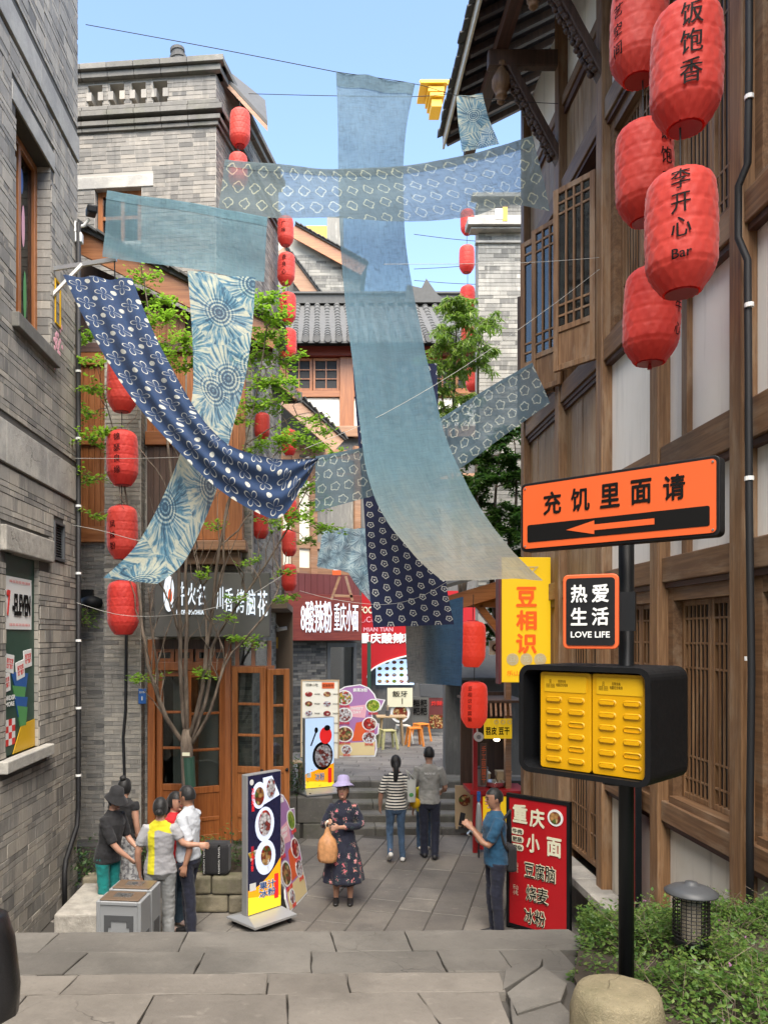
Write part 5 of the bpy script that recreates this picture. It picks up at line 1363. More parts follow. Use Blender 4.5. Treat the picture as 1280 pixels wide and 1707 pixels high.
# stone stump
m = MB(); pr = [(.17, 0), (.178, .08), (.172, .18), (.16, .25), (.145, .275), (.12, .285), (.06, .288)]; vs = []; nn = 40
for r_, z_ in pr:
    for k in range(nn):
        th = 2 * PI * k / nn; q = r_ * (1 + .05 * mnoise.noise(Vector((math.cos(th) * 2, math.sin(th) * 2, z_ * 9))) + .02 * mnoise.noise(Vector((math.cos(th) * 9, math.sin(th) * 9, z_ * 30)))); vs.append((q * math.cos(th), q * math.sin(th), z_))
m.add(vs, [(i * nn + k, i * nn + (k + 1) % nn, (i + 1) * nn + (k + 1) % nn, (i + 1) * nn + k) for i in range(len(pr) - 1) for k in range(nn)] + [tuple(range(6 * nn, 7 * nn))])
o = obj('stone_bollard', m, 'stump_stone', None, smooth=True); o.location = (X(1030, 3.0), 3.0, ZP); o.scale = (1, 1, .86); tag(o, 'round mossy stone bollard in front of the black sign post', 'bollard')
# garden lantern
gl = thing('garden_lamp', 'garden lamp with wire cage and flat metal cap among the shrubs', 'lamp', (X(1152, 4.0), 4.0, ZP - .05))
obj('stake', MB().tube([(0, 0, 0), (0, 0, .1)], .035, 12), 'black_metal', gl); zl = .09
wm = MB(); rr0 = .088
for i in range(13): 
    z_ = zl + .012 + i * .0185
    wm.tube([(rr0 * math.cos(2 * PI * k / 20), rr0 * math.sin(2 * PI * k / 20), z_) for k in range(21)], .0028, 5, cap=False)
for k in range(22): wm.tube([((rr0 - .004) * math.cos(2 * PI * k / 22), (rr0 - .004) * math.sin(2 * PI * k / 22), zl), ((rr0 - .004) * math.cos(2 * PI * k / 22), (rr0 - .004) * math.sin(2 * PI * k / 22), zl + .245)], .0026, 5)
obj('cage', wm, 'mesh_wire', gl, kind='stuff'); obj('inner_glass', MB().lathe([(.05, zl), (.05, zl + .24)], 14), 'shade_amber', gl)
obj('base_ring', MB().lathe([(.035, zl - .02), (.095, zl - .012), (.095, zl + .006), (.04, zl + .007)], 20), 'black_metal', gl)
obj('cap', MB().lathe([(.09, zl + .243), (.128, zl + .238), (.13, zl + .246), (.1, zl + .266), (.05, zl + .283), (.032, zl + .286), (.03, zl + .296), (0.002, zl + .3)], 28), 'bin_dark', gl, smooth=True)

# ================================================================ signs further in
ys_ = thing('yellow_shop_sign', 'tall yellow lightbox sign with three big red characters on the timber building', 'sign', (X(836, 10.8), 10.8, 0))
w = X(918, 10.8) - X(836, 10.8); z0, z1 = Z(1138, 10.8), Z(929, 10.8)
obj('box', MB().bb(0, w, .0, .16, z0, z1), 'lit_yellow', ys_, bevel=.01); obj('edge', MB().bb(-.045, -.003, -.01, .17, z0 - .02, z1 + .02), 'maroon', ys_)
for i, c_ in enumerate('豆相识'): text(c_, ys_, 'lit_red', (w * .5, -.008, Z(995 + i * 39, 10.8)), 1, fit=(w * .42, .28), bold=.035)
text('▽', ys_, 'gold_print', (w * .55, -.008, Z(953, 10.8)), 1, fit=(w * .4, .14))
for i in range(3):
    cx = w * (.22 + .28 * i); obj('emblem', MB().tube([(cx, -.003, z0 + .32), (cx, -.008, z0 + .32)], .085, 18), 'gold_print', ys_); text('豆花饭'[i], ys_, 'cream_print', (cx, -.011, z0 + .32), .09)
text('乐山豆腐脑', ys_, 'lit_red', (w * .45, -.008, z0 + .13), 1, fit=(w * .7, .07))
WRB = Wall((2.245, 9.3), (2.775, 8.8)); w = WRB.L
rbd = thing('red_menu_board', 'red standing menu board with pale calligraphy beside the man in blue', 'sign', WRB.loc, WRB.rz)
obj('board', MB().bb(0, w, 0, .03, .06, 1.56), 'red_board', rbd)
obj('frame', MB().bb(-.035, 0, -.012, .05, 0, 1.6).bb(w, w + .035, -.012, .05, 0, 1.6).bb(0, w, -.0115, .049, 1.56, 1.6).bb(0, w, -.0115, .049, .02, .06), 'black_metal', rbd)
for c_, x, z, sx, sz in (('重', .2, 1.38, .19, .22), ('庆', .50, 1.36, .19, .22), ('小', .43, 1.06, .17, .22), ('面', .79, 1.06, .18, .22)): text(c_, rbd, 'cream_print', (w * x, -.008, z), 1, fit=(sx, sz), bold=.03)
obj('bowl_plate', MB().tube([(w * .81, 0, 1.40), (w * .81, -.01, 1.40)], .095, 22), 'white_print', rbd); obj('bowl_food', MB().tube([(w * .81, -.011, 1.40), (w * .81, -.014, 1.40)], .07, 18), 'food_noodle', rbd)
for i, s in enumerate(('牛肉', '肥肠', '豌杂')):
    t_ = rr_obj('tag', rbd, 'cream_print', w * .04, w * .26, 1.13 - i * .095, 1.205 - i * .095, .03, -.008, -.001); text(s, t_, 'black_print', (w * .15, -.01, 1.167 - i * .095), 1, fit=(.125, .055), bold=.02)
for s, x, z, ww in (('豆腐脑', .55, .74, .4), ('烧麦', .5, .47, .29), ('冰粉', .46, .2, .28)): text(s, rbd, 'cream_print', (w * x, -.008, z), 1, fit=(ww, .2), bold=.045); text(s, rbd, 'black_print', (w * x, -.016, z), 1, fit=(ww * .95, .185), bold=.0)
for z in (.74, .47): text('乐山\n小吃', rbd, 'cream_print', (w * .12, -.008, z), 1, fit=(.07, .12))

def lightbox(name, label, p0, p1, z0, zbase, zt, design):
    W = Wall(p0, p1); w = W.L; L = thing(name, label, 'sign', (p0[0], p0[1], zbase), W.rz)
    h = zt - zbase; b = z0 - zbase
    obj('case', MB().bb(0, w, 0, .10, b, h), 'grey_metal', L, bevel=.006)
    bs = MB(); bs.add([(-.06, -.22, b - .06), (w + .06, -.22, b - .06), (w + .06, .32, b - .06), (-.06, .32, b - .06), (.0, -.02, b), (w, -.02, b), (w, .12, b), (0, .12, b), (-.06, -.22, b - .085), (w + .06, -.22, b - .085), (w + .06, .32, b - .085), (-.06, .32, b - .085)],
                    [(4, 5, 6, 7), (0, 1, 5, 4), (1, 2, 6, 5), (2, 3, 7, 6), (3, 0, 4, 7), (8, 9, 1, 0), (9, 10, 2, 1), (10, 11, 3, 2), (11, 8, 0, 3), (11, 10, 9, 8)]); obj('base', bs, 'grey_metal', L)
    for x in (0.02, w - .02):
        for y in (-.17, .27): obj('caster', MB().tube([(x - .012, y, .032), (x + .012, y, .032)], .031, 12), 'cable', L)
    design(L, w, b, h); return L
def disc(parent, name, mat, x, z, rx, rz, y):
    return obj(name, MB().prism([(x + rx * math.cos(2 * PI * k / 24), z + rz * math.sin(2 * PI * k / 24)) for k in range(24)], y - .002, y), mat, parent)
def design1(L, w, b, h):
    f = MB().bb(.012, w - .012, -.004, -.001, b + .01, h - .012); obj('screen', f, 'screen_dark', L)
    disc(L, 'plate_picture', 'screen_plate', w * .34, h - .26, .115, .16, -.006); disc(L, 'food_picture', 'food_noodle', w * .34, h - .27, .075, .11, -.009)
    obj('cloth_picture', MB().prism([(w * .45, h - .06), (w * .72, h - .05), (w * .95, h - .3), (w * .5, h - .38)], -.0055, -.0042), 'screen_plate', L); disc(L, 'food_picture', 'food_white', w * .68, h - .2, .07, .12, -.009)
    disc(L, 'plate_picture', 'screen_plate', w * .5, h - .62, .15, .21, -.006); disc(L, 'food_picture', 'food_white', w * .5, h - .62, .095, .14, -.009); disc(L, 'food_picture', 'food_red', w * .5, h - .60, .1, .15, -.0083)
    disc(L, 'plate_picture', 'screen_plate', w * .52, h - 1.02, .16, .21, -.006); disc(L, 'food_picture', 'food_noodle', w * .54, h - 1.0, .085, .12, -.009)
    pts = [(.013, b + .011), (w - .013, b + .011), (w - .013, b + .60)] + [(w * (1 - t / 10) * .97 + .013 * (t / 10), b + .60 - .30 * (1 - (1 - t / 10) ** 2)) for t in range(1, 11)]
    obj('orange_field', MB().prism(pts, -.0078, -.0062), 'screen_orange', L); obj('yellow_field', MB().prism([(.013, b + .012), (w - .013, b + .012), (w - .013, b + .14), (.013, b + .22)], -.0092, -.0084), 'screen_yellow', L)
    text('果汁\n冰粉', L, 'white_print', (w * .57, -.011, b + .27), 1, fit=(w * .5, .2), bold=.06); text('果汁\n冰粉', L, 'blue_plate', (w * .57, -.016, b + .27), 1, fit=(w * .48, .185), bold=.01)
    obj('red_tag', MB().bb(w * .78, w * .9, -.012, -.0095, b + .12, b + .42), 'screen_red', L); obj('white_tag', MB().bb(w * .06, w * .24, -.0105, -.0095, b + .29, b + .38), 'white_print', L)
    text('凉\n糕\n粉\n面', L, 'screen_red', (w * .16, -.008, h - .3), 1, fit=(.045, .28), bold=.02); text('川\n北\n凉\n粉', L, 'screen_red', (w * .14, -.008, h - 1.0), 1, fit=(.04, .3), bold=.02)
    disc(L, 'logo', 'white_print', w * .12, h - .09, .03, .035, -.008)
    text('冰\n粉', L, 'white_print', (w * .6, -.011, b + .55), 1, fit=(.04, .15), bold=.02)
    obj('pepper_picture', MB().prism([(.014, h - .92), (w * .3, h - .9), (w * .24, h - 1.0), (w * .1, h - 1.03)], -.0058, -.0043), 'food_fruit', L)
def design2(L, w, b, h):
    obj('screen', MB().bb(.01, w - .01, -.004, -.001, b + .01, h - .01), 'screen_sky', L)
    disc(L, 'bowl_picture', 'black_print', w * .6, b + .56, .2, .25, -.006); disc(L, 'food_picture', 'food_white', w * .62, b + .56, .165, .2, -.009)
    disc(L, 'teapot_picture', 'screen_red', w * .7, b + .92, .12, .15, -.0075); disc(L, 'teapot_lid', 'black_print', w * .75, b + 1.05, .06, .05, -.01)
    obj('spoon_picture', MB().bar((w * .2, -.006, b + .75), (w * .38, -.006, b + 1.0), .004, .025), 'black_print', L); disc(L, 'spoon_picture', 'black_print', w * .38, b + 1.02, .035, .05, -.0065)
    obj('orange_field', MB().prism([(.011, b + .011), (w - .011, b + .011), (w - .011, b + .42), (.011, b + .26)], -.0078, -.0062), 'screen_orange', L); obj('yellow_field', MB().prism([(.011, b + .012), (w - .011, b + .012), (w - .011, b + .08), (.011, b + .14)], -.0092, -.0084), 'screen_yellow', L)
    text('冰粉', L, 'white_print', (w * .5, -.011, b + .2), 1, fit=(w * .32, .14), bold=.05); text('冰粉', L, 'blue_plate', (w * .5, -.015, b + .2), 1, fit=(w * .3, .125), bold=.0)
    obj('red_tag', MB().bb(w * .78, w * .9, -.012, -.0095, b + .08, b + .34), 'screen_red', L); obj('white_tag', MB().bb(w * .06, w * .2, -.0105, -.0095, b + .2, b + .28), 'white_print', L)
lightbox('lightbox_sign', 'tall lit lightbox with three noodle plates on dark picture beside the man in white', (-.872, 9.2), (-.49, 9.58), .16, 0, 1.83, design1)
lightbox('lightbox_sign', 'lit lightbox with red teapot and ice jelly bowl standing on the terrace', (X(508, 13.6), 13.6), (X(557, 13.85), 13.85), .80, .70, 2.04, design2)

def cutout(label, loc, rz, tilt, s, group=None):
    B = thing('cutout_menu_board', label, 'sign', loc, rot=(tilt, 0, rz))
    outl = []
    bumps = [(.42, .0), (.46, .15), (.45, .38), (.36, .42), (.50, .5), (.52, .72), (.38, .78), (.36, .95), (.55, 1.02), (.66, 1.25), (.46, 1.28), (.42, 1.38), (.3, 1.52), (.1, 1.6), (-.25, 1.55), (-.47, 1.42), (-.48, 1.22), (-.36, 1.12), (-.46, 1.0), (-.47, .82), (-.38, .74), (-.48, .6), (-.48, .42), (-.40, .33), (-.46, .2), (-.43, .0)]
    obj('board', MB().prism([(x * s, z * s) for x, z in bumps], -.02, .0), 'white_print', B)
    ins = [(x * .94 * s, (z * .97 + .025) * s) for x, z in bumps]; obj('print', MB().prism(ins, -.0225, -.0205), 'purple_print', B)
    obj('lower_print', MB().prism([(-.4 * s, .03 * s), (.4 * s, .03 * s), (.42 * s, .33 * s), (-.38 * s, .30 * s)], -.0242, -.0228), 'gold_print', B)
    obj('middle_print', MB().prism([(-.1 * s, .34 * s), (.3 * s, .36 * s), (.28 * s, .8 * s), (0, .75 * s)], -.0242, -.0228), 'orange_sign', B); obj('pink_field', MB().prism([(-.3 * s, .9 * s), (.2 * s, .85 * s), (.25 * s, 1.15 * s), (-.2 * s, 1.1 * s)], -.0242, -.0228), 'pink_print', B)
    for x, z, r_, mt in ((-.26, 1.3, .19, 'food_fruit'), (.38, 1.12, .17, 'food_green'), (-.26, .92, .18, 'food_white'), (.3, .72, .17, 'food_red'), (-.26, .5, .2, 'food_noodle'), (.28, .42, .15, 'food_white'), (-.22, .16, .12, 'food_white')):
        disc(B, 'dish_rim', 'white_print', x * s, z * s, r_ * s, r_ * .9 * s, -.0255); disc(B, 'dish_picture', mt, x * s, z * s, r_ * .85 * s, r_ * .76 * s, -.0285)
        text('凉虾冰粉', B, 'red_print', (x * s, -.031, (z - r_ * 1.0) * s), 1, fit=(r_ * 1.3 * s, .06 * s), bold=.02)
    text('SWEET\nDAY', B, 'white_print', (0.02 * s, -.026, 1.02 * s), 1, fit=(.28 * s, .14 * s), bold=.02); text('鲜果冰粉', B, 'white_print', (.1 * s, -.026, 1.47 * s), 1, fit=(.32 * s, .09 * s), bold=.03)
    obj('strut', MB().bar((0, .02, 1.2 * s), (0, .35, .02), .03, .03), 'kraft', B)
    return B
cutout('cut-out food menu board leaning edge-on behind the noodle lightbox', (X(496, 10.15), 10.15, .0), R(74), R(-13), .9)
cutout('colourful cut-out dessert menu board on the far upper pavement', (X(594, 17.9), 17.9, .7), R(4), R(-5), 1.04)
mb_ = thing('price_list_board', 'cream price list board with rows of bowls behind the terrace lightbox', 'sign', (X(503, 17.7), 17.7, .7), rot=(R(-6), 0, R(-3)))
w = 60 * 17.7 / F; obj('board', MB().bb(0, w, 0, .03, 0, 1.75), 'cream_paint', mb_); obj('frame', MB().bb(-.03, 0, -.01, .04, 0, 1.78).bb(w, w + .03, -.01, .04, 0, 1.78).bb(0, w, -.01, .04, 1.75, 1.78), 'kraft', mb_)
text('招牌小吃', mb_, 'black_print', (.22, -.006, 1.66), 1, fit=(.28, .07)); obj('orange_tag', MB().bb(w * .55, w * .9, -.006, -.001, 1.58, 1.72), 'orange_sign', mb_); text('红油系列', mb_, 'black_print', (w * .72, -.012, 1.65), 1, fit=(.24, .07))
for i in range(2):
    for j in range(6):
        x, z = .15 + i * .42, 1.45 - j * .22
        disc(mb_, 'dish_picture', ('food_red', 'food_noodle', 'food_white')[(i + j) % 3], x, z, .085, .06, -.004); text('冰粉凉糕', mb_, 'black_print', (x + .19, -.005, z), 1, fit=(.13, .04))

# far table and stools
tb = thing('cafe_table', 'small wooden table with chopstick jar near the red arch', 'table', (X(652, 19.8), 19.8, .7))
obj('top', MB().bb(-.38, .38, -.25, .25, .71, .75), 'kraft', tb, bevel=.008)
for x in (-.3, .3):
    for y in (-.2, .2): obj('leg', MB().bar((x, y, 0), (x * .8, y * .8, .71), .035, .035), 'kraft', tb)
cj = thing('chopstick_jar', 'jar of chopsticks on the far cafe table', 'jar', (X(646, 19.75), 19.75, 1.45)); obj('jar', MB().lathe([(.05, 0), (.055, .14)], 12), 'bin_dark', cj)
for k in range(5): obj('chopstick', MB().tube([(0, 0, .05), (random.uniform(-.05, .05), random.uniform(-.04, .04), .27)], .005, 5), 'kraft', cj)
def stool(label, px, d, mat, rz=.2):
    s = thing('stool', label, 'stool', (X(px, d), d, .7), rz, 'stools by the far cafe table')
    obj('seat', MB().bb(-.16, .16, -.16, .16, .43, .465), mat, s, bevel=.012)
    for x in (-1, 1):
        for y in (-1, 1): obj('leg', MB().bar((x * .19, y * .19, 0), (x * .135, y * .135, .43), .045, .045), mat, s)
    for x in (-1, 1): obj('apron', MB().bb(x * .145 - .01, x * .145 + .01, -.13, .13, .37, .43), mat, s)
    return s
stool('olive plastic stool in front of the far cafe table', 647, 19.2, 'olive_plastic'); stool('olive plastic stool partly hidden behind the cut-out dessert board', 622, 19.6, 'olive_plastic')
stool('orange plastic stool nearest the far cafe table', 691, 19.7, 'orange_plastic', .1); stool('orange plastic stool behind the other orange one', 702, 20.6, 'orange_plastic', .5); stool('pale plastic stool beside the far cafe table', 672, 20.2, 'cream_paint')
s_ = stool('pale wooden stool between the open door and the terrace lightbox', 488, 14.4, 'kraft'); s_['group'] = 'stools at the terrace'

# ================================================================ snack stall on the right
K0 = X(788, 12.5)
ks = thing('snack_stall', 'red snack stall with yellow header sign at the end of the timber building', 'stall', (K0, 12.5, 0))
wk = 3.3 - K0
for x in (0, wk * .93): obj('post', MB().bb(x, x + .07, -.03, .04, 0, Z(1170, 12.5)), 'red_metal' if x == 0 else 'wood_rake', ks, bevel=.005)
zc = Z(1318, 12.5)
obj('counter', MB().bb(-.05, wk, -.06, .6, zc - .06, zc), 'red_metal', ks); obj('front_panel', MB().bb(.07, wk * .93, .0, .03, .05, zc - .06), 'red_board', ks)
obj('yellow_poster', MB().bb(.16, .62, -.02, -.002, .25, zc - .1), 'lit_yellow', ks)
obj('header', MB().bb(X(806, 12.5) - K0, X(852, 12.5) - K0, -.05, -.02, Z(1231, 12.5), Z(1198, 12.5)), 'lit_yellow', ks)
text('苕皮 豆干', ks, 'black_print', (X(828, 12.5) - K0, -.056, Z(1218, 12.5)), 1, fit=(.38, .13), bold=.03)
for i in range(3): text('◎', ks, 'gold_print', (X(826 + i * 11, 12.5) - K0, -.056, Z(1204, 12.5)), .1)
obj('back_wall', MB().bb(.0, wk, 1.1, 1.15, 0, 2.5), 'wood_dark', ks); obj('ceiling', MB().bb(-.05, wk, 0, 1.15, Z(1172, 12.5), Z(1168, 12.5)), 'wood_dark', ks)
for i in range(7): obj('awning_slat', MB().bar((X(797 + i * 8, 12.5) - K0, -.25, Z(1192, 12.5)), (X(803 + i * 8, 12.5) - K0, .05, Z(1172, 12.5)), .03, .03), 'wood_rake', ks)
lm = thing('stall_lamp', 'glowing bulb hanging inside the snack stall', 'lamp', (X(829, 12.7), 12.75, Z(1234, 12.7)))
obj('bulb', MB().sphere((0, 0, 0), (.05, .05, .03), 12, 8), 'lamp_glow', lm); obj('cord', MB().tube([(0, 0, .02), (0, 0, .3)], .006, 6), 'cable', lm)
pn = thing('steel_pan', 'steel basin with ladle on the snack stall counter', 'pan', (X(826, 12.7), 12.75, zc)); obj('bowl', MB().lathe([(.09, 0.002), (.15, .03), (.17, .1), (.175, .105), (.16, .1), (.13, .04)], 20), 'steel', pn, smooth=True); obj('ladle', MB().tube([(.05, 0, .06), (-.02, .02, .25)], .008, 6), 'wood_dark', pn)
for k, (px, h, wd) in enumerate(((803, .3, .1), (842, .22, .12), (813, .18, .08))):
    b = thing('storage_box', ('tall grey box at the left end of the stall counter', 'brown box at the right end of the stall counter', 'small cardboard box behind the steel basin')[k], 'box', (X(px, 12.8), 12.85 + .1 * k, zc)); obj('box', MB().bb(-wd, wd, -.08, .08, 0.001, h), ('bin_grey', 'kraft', 'kraft')[k], b, bevel=.01); obj('lid', MB().bb(-wd - .006, wd + .006, -.086, .086, h + .001, h + .02), ('bin_dark', 'kraft', 'cream_paint')[k], b)
vs_ = thing('vertical_menu_strip', 'dark vertical strip with orange characters on the snack stall', 'sign', (X(806, 12.3), 12.3, 0)); obj('strip', MB().bb(-.05, .05, 0, .02, Z(1310, 12.3), Z(1240, 12.3)), 'wood_dark', vs_); text('手\n工\n豆\n腐\n干', vs_, 'orange_sign', (0, -.005, Z(1275, 12.3)), 1, fit=(.07, .58))
wh = thing('white_fan', 'white round fan hanging below the lower right lantern', 'fan', P(798, 1229, 12.2)); obj('rim', MB().tube([(0, 0, 0), (0, .04, 0)], .075, 18), 'white_print', wh); obj('hub', MB().tube([(0, -.004, 0), (0, .0, 0)], .035, 14), 'bin_grey', wh); obj('stem', MB().tube([(-.02, .01, .07), (-.03, .01, .2)], .012, 6), 'white_print', wh)
um = thing('folded_umbrella', 'folded grey umbrella with blue top leaning on the stall post', 'umbrella', (X(799, 12.1), 12.15, .0)); obj('canopy', MB().lathe([(.02, .25), (.055, .3), (.05, .6), (.03, .85), (.01, .9)], 10), 'grey_metal', um, smooth=True); obj('handle', MB().tube([(0, 0, .02), (0, 0, .26)], .012, 8), 'cable', um); obj('tip', MB().tube([(0, 0, .9), (0, 0, 1.05)], .03, 8), 'blue_plate', um)
by = thing('bread_poster_stand', 'small easel poster with flatbread picture beside the stall', 'poster', (X(775, 13.4), 13.45, .7 - .56)); obj('panel', MB().bb(-.16, .16, 0, .03, .05, .75), 'kraft', by); disc(by, 'picture', 'food_noodle', 0, .5, .1, .1, -.002); obj('leg', MB().bb(-.15, -.11, 0, .03, 0.0, .05).bb(.11, .15, 0, .03, 0, .05), 'kraft', by)
# timber porch beams above the stall
po = thing('porch_frame', 'orange timber porch frame over the snack stall', 'frame', (0, 0, 0))
obj('rafter', MB().bar(P(730, 1012, 12.6), P(880, 968, 12.6), .14, .26), 'wood_orange_h', po, bevel=.01); obj('tie_beam', MB().bar(P(760, 1002, 12.75), P(905, 1004, 12.75), .14, .20), 'wood_orange_h', po, bevel=.01)
obj('brace', MB().bar(P(797, 1010, 12.75), P(842, 1066, 12.75), .12, .14, (0, 1, 0)), 'wood_orange_h', po, bevel=.01); obj('post', MB().bb(X(842, 12.7), X(851, 12.7), 12.66, 12.8, 0, Z(985, 12.7)), 'wood_rake', po)
m = MB(); m.add([P(728, 985, 12.4), P(900, 935, 12.4), P(900, 910, 15.), P(728, 958, 15.), P(728, 979, 12.4), P(900, 929, 12.4), P(900, 904, 15.), P(728, 952, 15.)], [(0, 1, 2, 3), (7, 6, 5, 4), (0, 4, 5, 1), (1, 5, 6, 2), (2, 6, 7, 3), (3, 7, 4, 0)]); obj('roof', m, 'roof_tile', po)
cs = thing('letter_sign', 'small cream sign with a brown letter C behind the yellow shop sign', 'sign', P(824, 1080, 13.2)); obj('panel', MB().box((0, 0, 0), (.18, .05, .24)), 'cream_paint', cs); text('C', cs, 'wood_dark', (.0, -.03, 0), 1, fit=(.1, .13), bold=.06)
tt = thing('yellow_tassel_sign', 'small yellow and white pennant on the pale brick tower', 'pennant', P(838, 352, 16.9)); obj('flag', MB().bb(.0, .1, 0, .03, -.2, .1), 'yellow_label', tt); obj('panel', MB().bb(-.16, -.003, 0, .03, -.16, .06), 'white_print', tt)

# ================================================================ bench block, bins, planters, bag
bn = obj('stone_bench', MB().bb(-2.93, -2.42, 8.55, 9.65, 0, .42), 'granite', None, bevel=.02); tag(bn, 'rough granite bench block between the left wall and the litter bins', 'bench')
def bin_(label, x, d):
    B = thing('litter_bin', label, 'bin', (x, d, 0), R(-6), 'pair of litter bins'); w, dp, h = .46, .30, .84
    obj('frame', MB().bb(0, .04, 0, dp, 0, h).bb(w - .04, w, 0, dp, 0, h).bb(.04, w - .04, 0, dp, h - .04, h - .002).bb(.04, w - .04, 0, dp, 0.02, .06), 'bin_grey', B, bevel=.006, seg=1)
    obj('front', MB().bb(.04, w - .04, .012, .02, .06, h - .04), 'bin_grey', B)
    obj('motif', MB().bb(.08, .12, .004, .012, .1, h - .14).bb(w - .12, w - .08, .004, .012, .1, h - .14).bb(.12, w - .12, .004, .012, h - .2, h - .14).bb(.12, .15, .0045, .012, h - .26, h - .2).bb(w - .15, w - .12, .0045, .012, h - .26, h - .2), 'bin_dark', B)
    obj('side_slot', MB().bb(w + .001, w + .006, .06, dp - .06, .3, .5), 'bin_dark', B); obj('side_panel', MB().bb(w + .001, w + .004, .05, dp - .05, .08, .28), 'blue_plate' if d < 8 else 'bin_top', B)
    obj('top', MB().bb(.03, w - .03, .02, dp - .02, h, h + .015), 'bin_top', B, bevel=.004, seg=1); obj('ash_tray', MB().bb(w * .5 - .09, w * .5 + .09, dp * .5 - .06, dp * .5 + .06, h + .0155, h + .022), 'steel', B); obj('ash_hole', MB().lathe([(.03, h + .023), (.03, h + .028)], 14, (w * .5, dp * .5, 0)), 'bin_dark', B)
    obj('back', MB().bb(.04, w - .04, dp - .02, dp - .012, .06, h - .04), 'bin_grey', B)
bin_('front grey litter bin with dark stepped motif beside the stone bench', X(160, 7.75), 7.75); bin_('rear grey litter bin directly behind the front bin', X(178, 8.15) + .03, 8.12)
def stoneplanter(label, x0, x1, y0, y1, h, rows):
    T = thing('stone_planter', label, 'planter', (0, 0, 0)); obj('soil', MB().bb(x0 + .15, x1 - .15, y0 + .15, y1, .05, h - .05), 'soil', T); obj('core', MB().bb(x0 + .06, x1 - .06, y0 + .06, y1, 0, h * .6), 'joint', T)
    for r_ in range(rows):
        x = x0 - random.uniform(0, .3)
        while x < x1:
            l = random.uniform(.35, .7); a, b = max(x, x0), min(x + l, x1)
            if b - a > .12:
                st_ = obj('stone', MB().bb(a + .006, b - .006, y0 + random.uniform(-.02, .02), y0 + .24, h * r_ / rows + .004, h * (r_ + 1) / rows - .004), 'rough_stone', T, bevel=.03, seg=2)
            x += l
    return T
stoneplanter('mossy stone planter between the man in white and the lightbox', X(300, 9.75), -.78, 9.75, 11.2, .46, 2)
stoneplanter('low stone planter in the corner behind the two women in black', -3.25, X(225, 10.2), 10.2, 11.5, .32, 1)
bg = thing('travel_bag', 'black travel bag with white lettered straps on the stone planter', 'bag', (X(360, 9.85), 9.92, .46), R(-4))
obj('body', MB().bb(-.17, .17, -.12, .12, 0, .40), 'cloth_black', bg, bevel=.05, seg=3)
for x in (-.15, .04): 
    obj('strap', MB().bb(x, x + .03, -.126, -.121, .02, .39), 'black_print', bg); text('FASHION TRAVEL', bg, 'white_print', (x + .015, -.129, .2), 1, fit=(.34, .02), rot=(PI / 2, R(-90), 0))

# ================================================================ lanterns
LR, LH = .225, .78
def lprof(t):       # t 0..1 from bottom to top -> radius
    z = abs(t - .5) * 2
    if t < .2: return LR * (.965 - .42 * ((.2 - t) / .2) ** 1.25)
    if z < .62: return LR * (1 - .03 * (z / .62) ** 2)
    q = (z - .62) / .38
    return LR * (.97 * (.46 + .54 * math.sqrt(max(0, 1 - q ** 2.3))))
lm_ = MB(); NR, NA = 56, 64; vs = []
for i in range(NR + 1):
    t = i / NR; r0 = lprof(t)
    for k in range(NA):
        th = 2 * PI * k / NA
        q = abs(math.sin(9 * th + t * 17)) * abs(math.sin(9 * th - t * 17)); dd = -.009 * (1 - q) ** 2.5
        rg = -.007 * math.exp(-((t - .2) / .014) ** 2) - sum(.0045 * math.exp(-((t - q0) / .012) ** 2) for q0 in (.36, .52, .68, .84))
        if t < .2: dd += -.006 * abs(math.sin(14 * th + t * 30))
        r = r0 + dd + rg + .004; vs.append((r * math.cos(th), r * math.sin(th), (t - .5) * LH))
fs = [(i * NA + k, i * NA + (k + 1) % NA, (i + 1) * NA + (k + 1) % NA, (i + 1) * NA + k) for i in range(NR) for k in range(NA)]
lm_.add(vs, fs)
LMESH = lm_.mesh('shade', 'lantern_red', smooth=True)
LMESH2 = LMESH.copy(); LMESH2.materials.clear(); LMESH2.materials.append(MAT['lantern_lit'])
LCAP = MB().lathe([(.104, LH / 2 - .004), (.104, LH / 2 + .01), (.07, LH / 2 + .014), (.012, LH / 2 + .016)], 20).mesh('cap', 'red_metal')
LBOT = MB().lathe([(.104, -LH / 2 - .006), (.104, -LH / 2 + .006), (.07, -LH / 2 + .012)], 20).mesh('bottom_ring', 'red_metal')
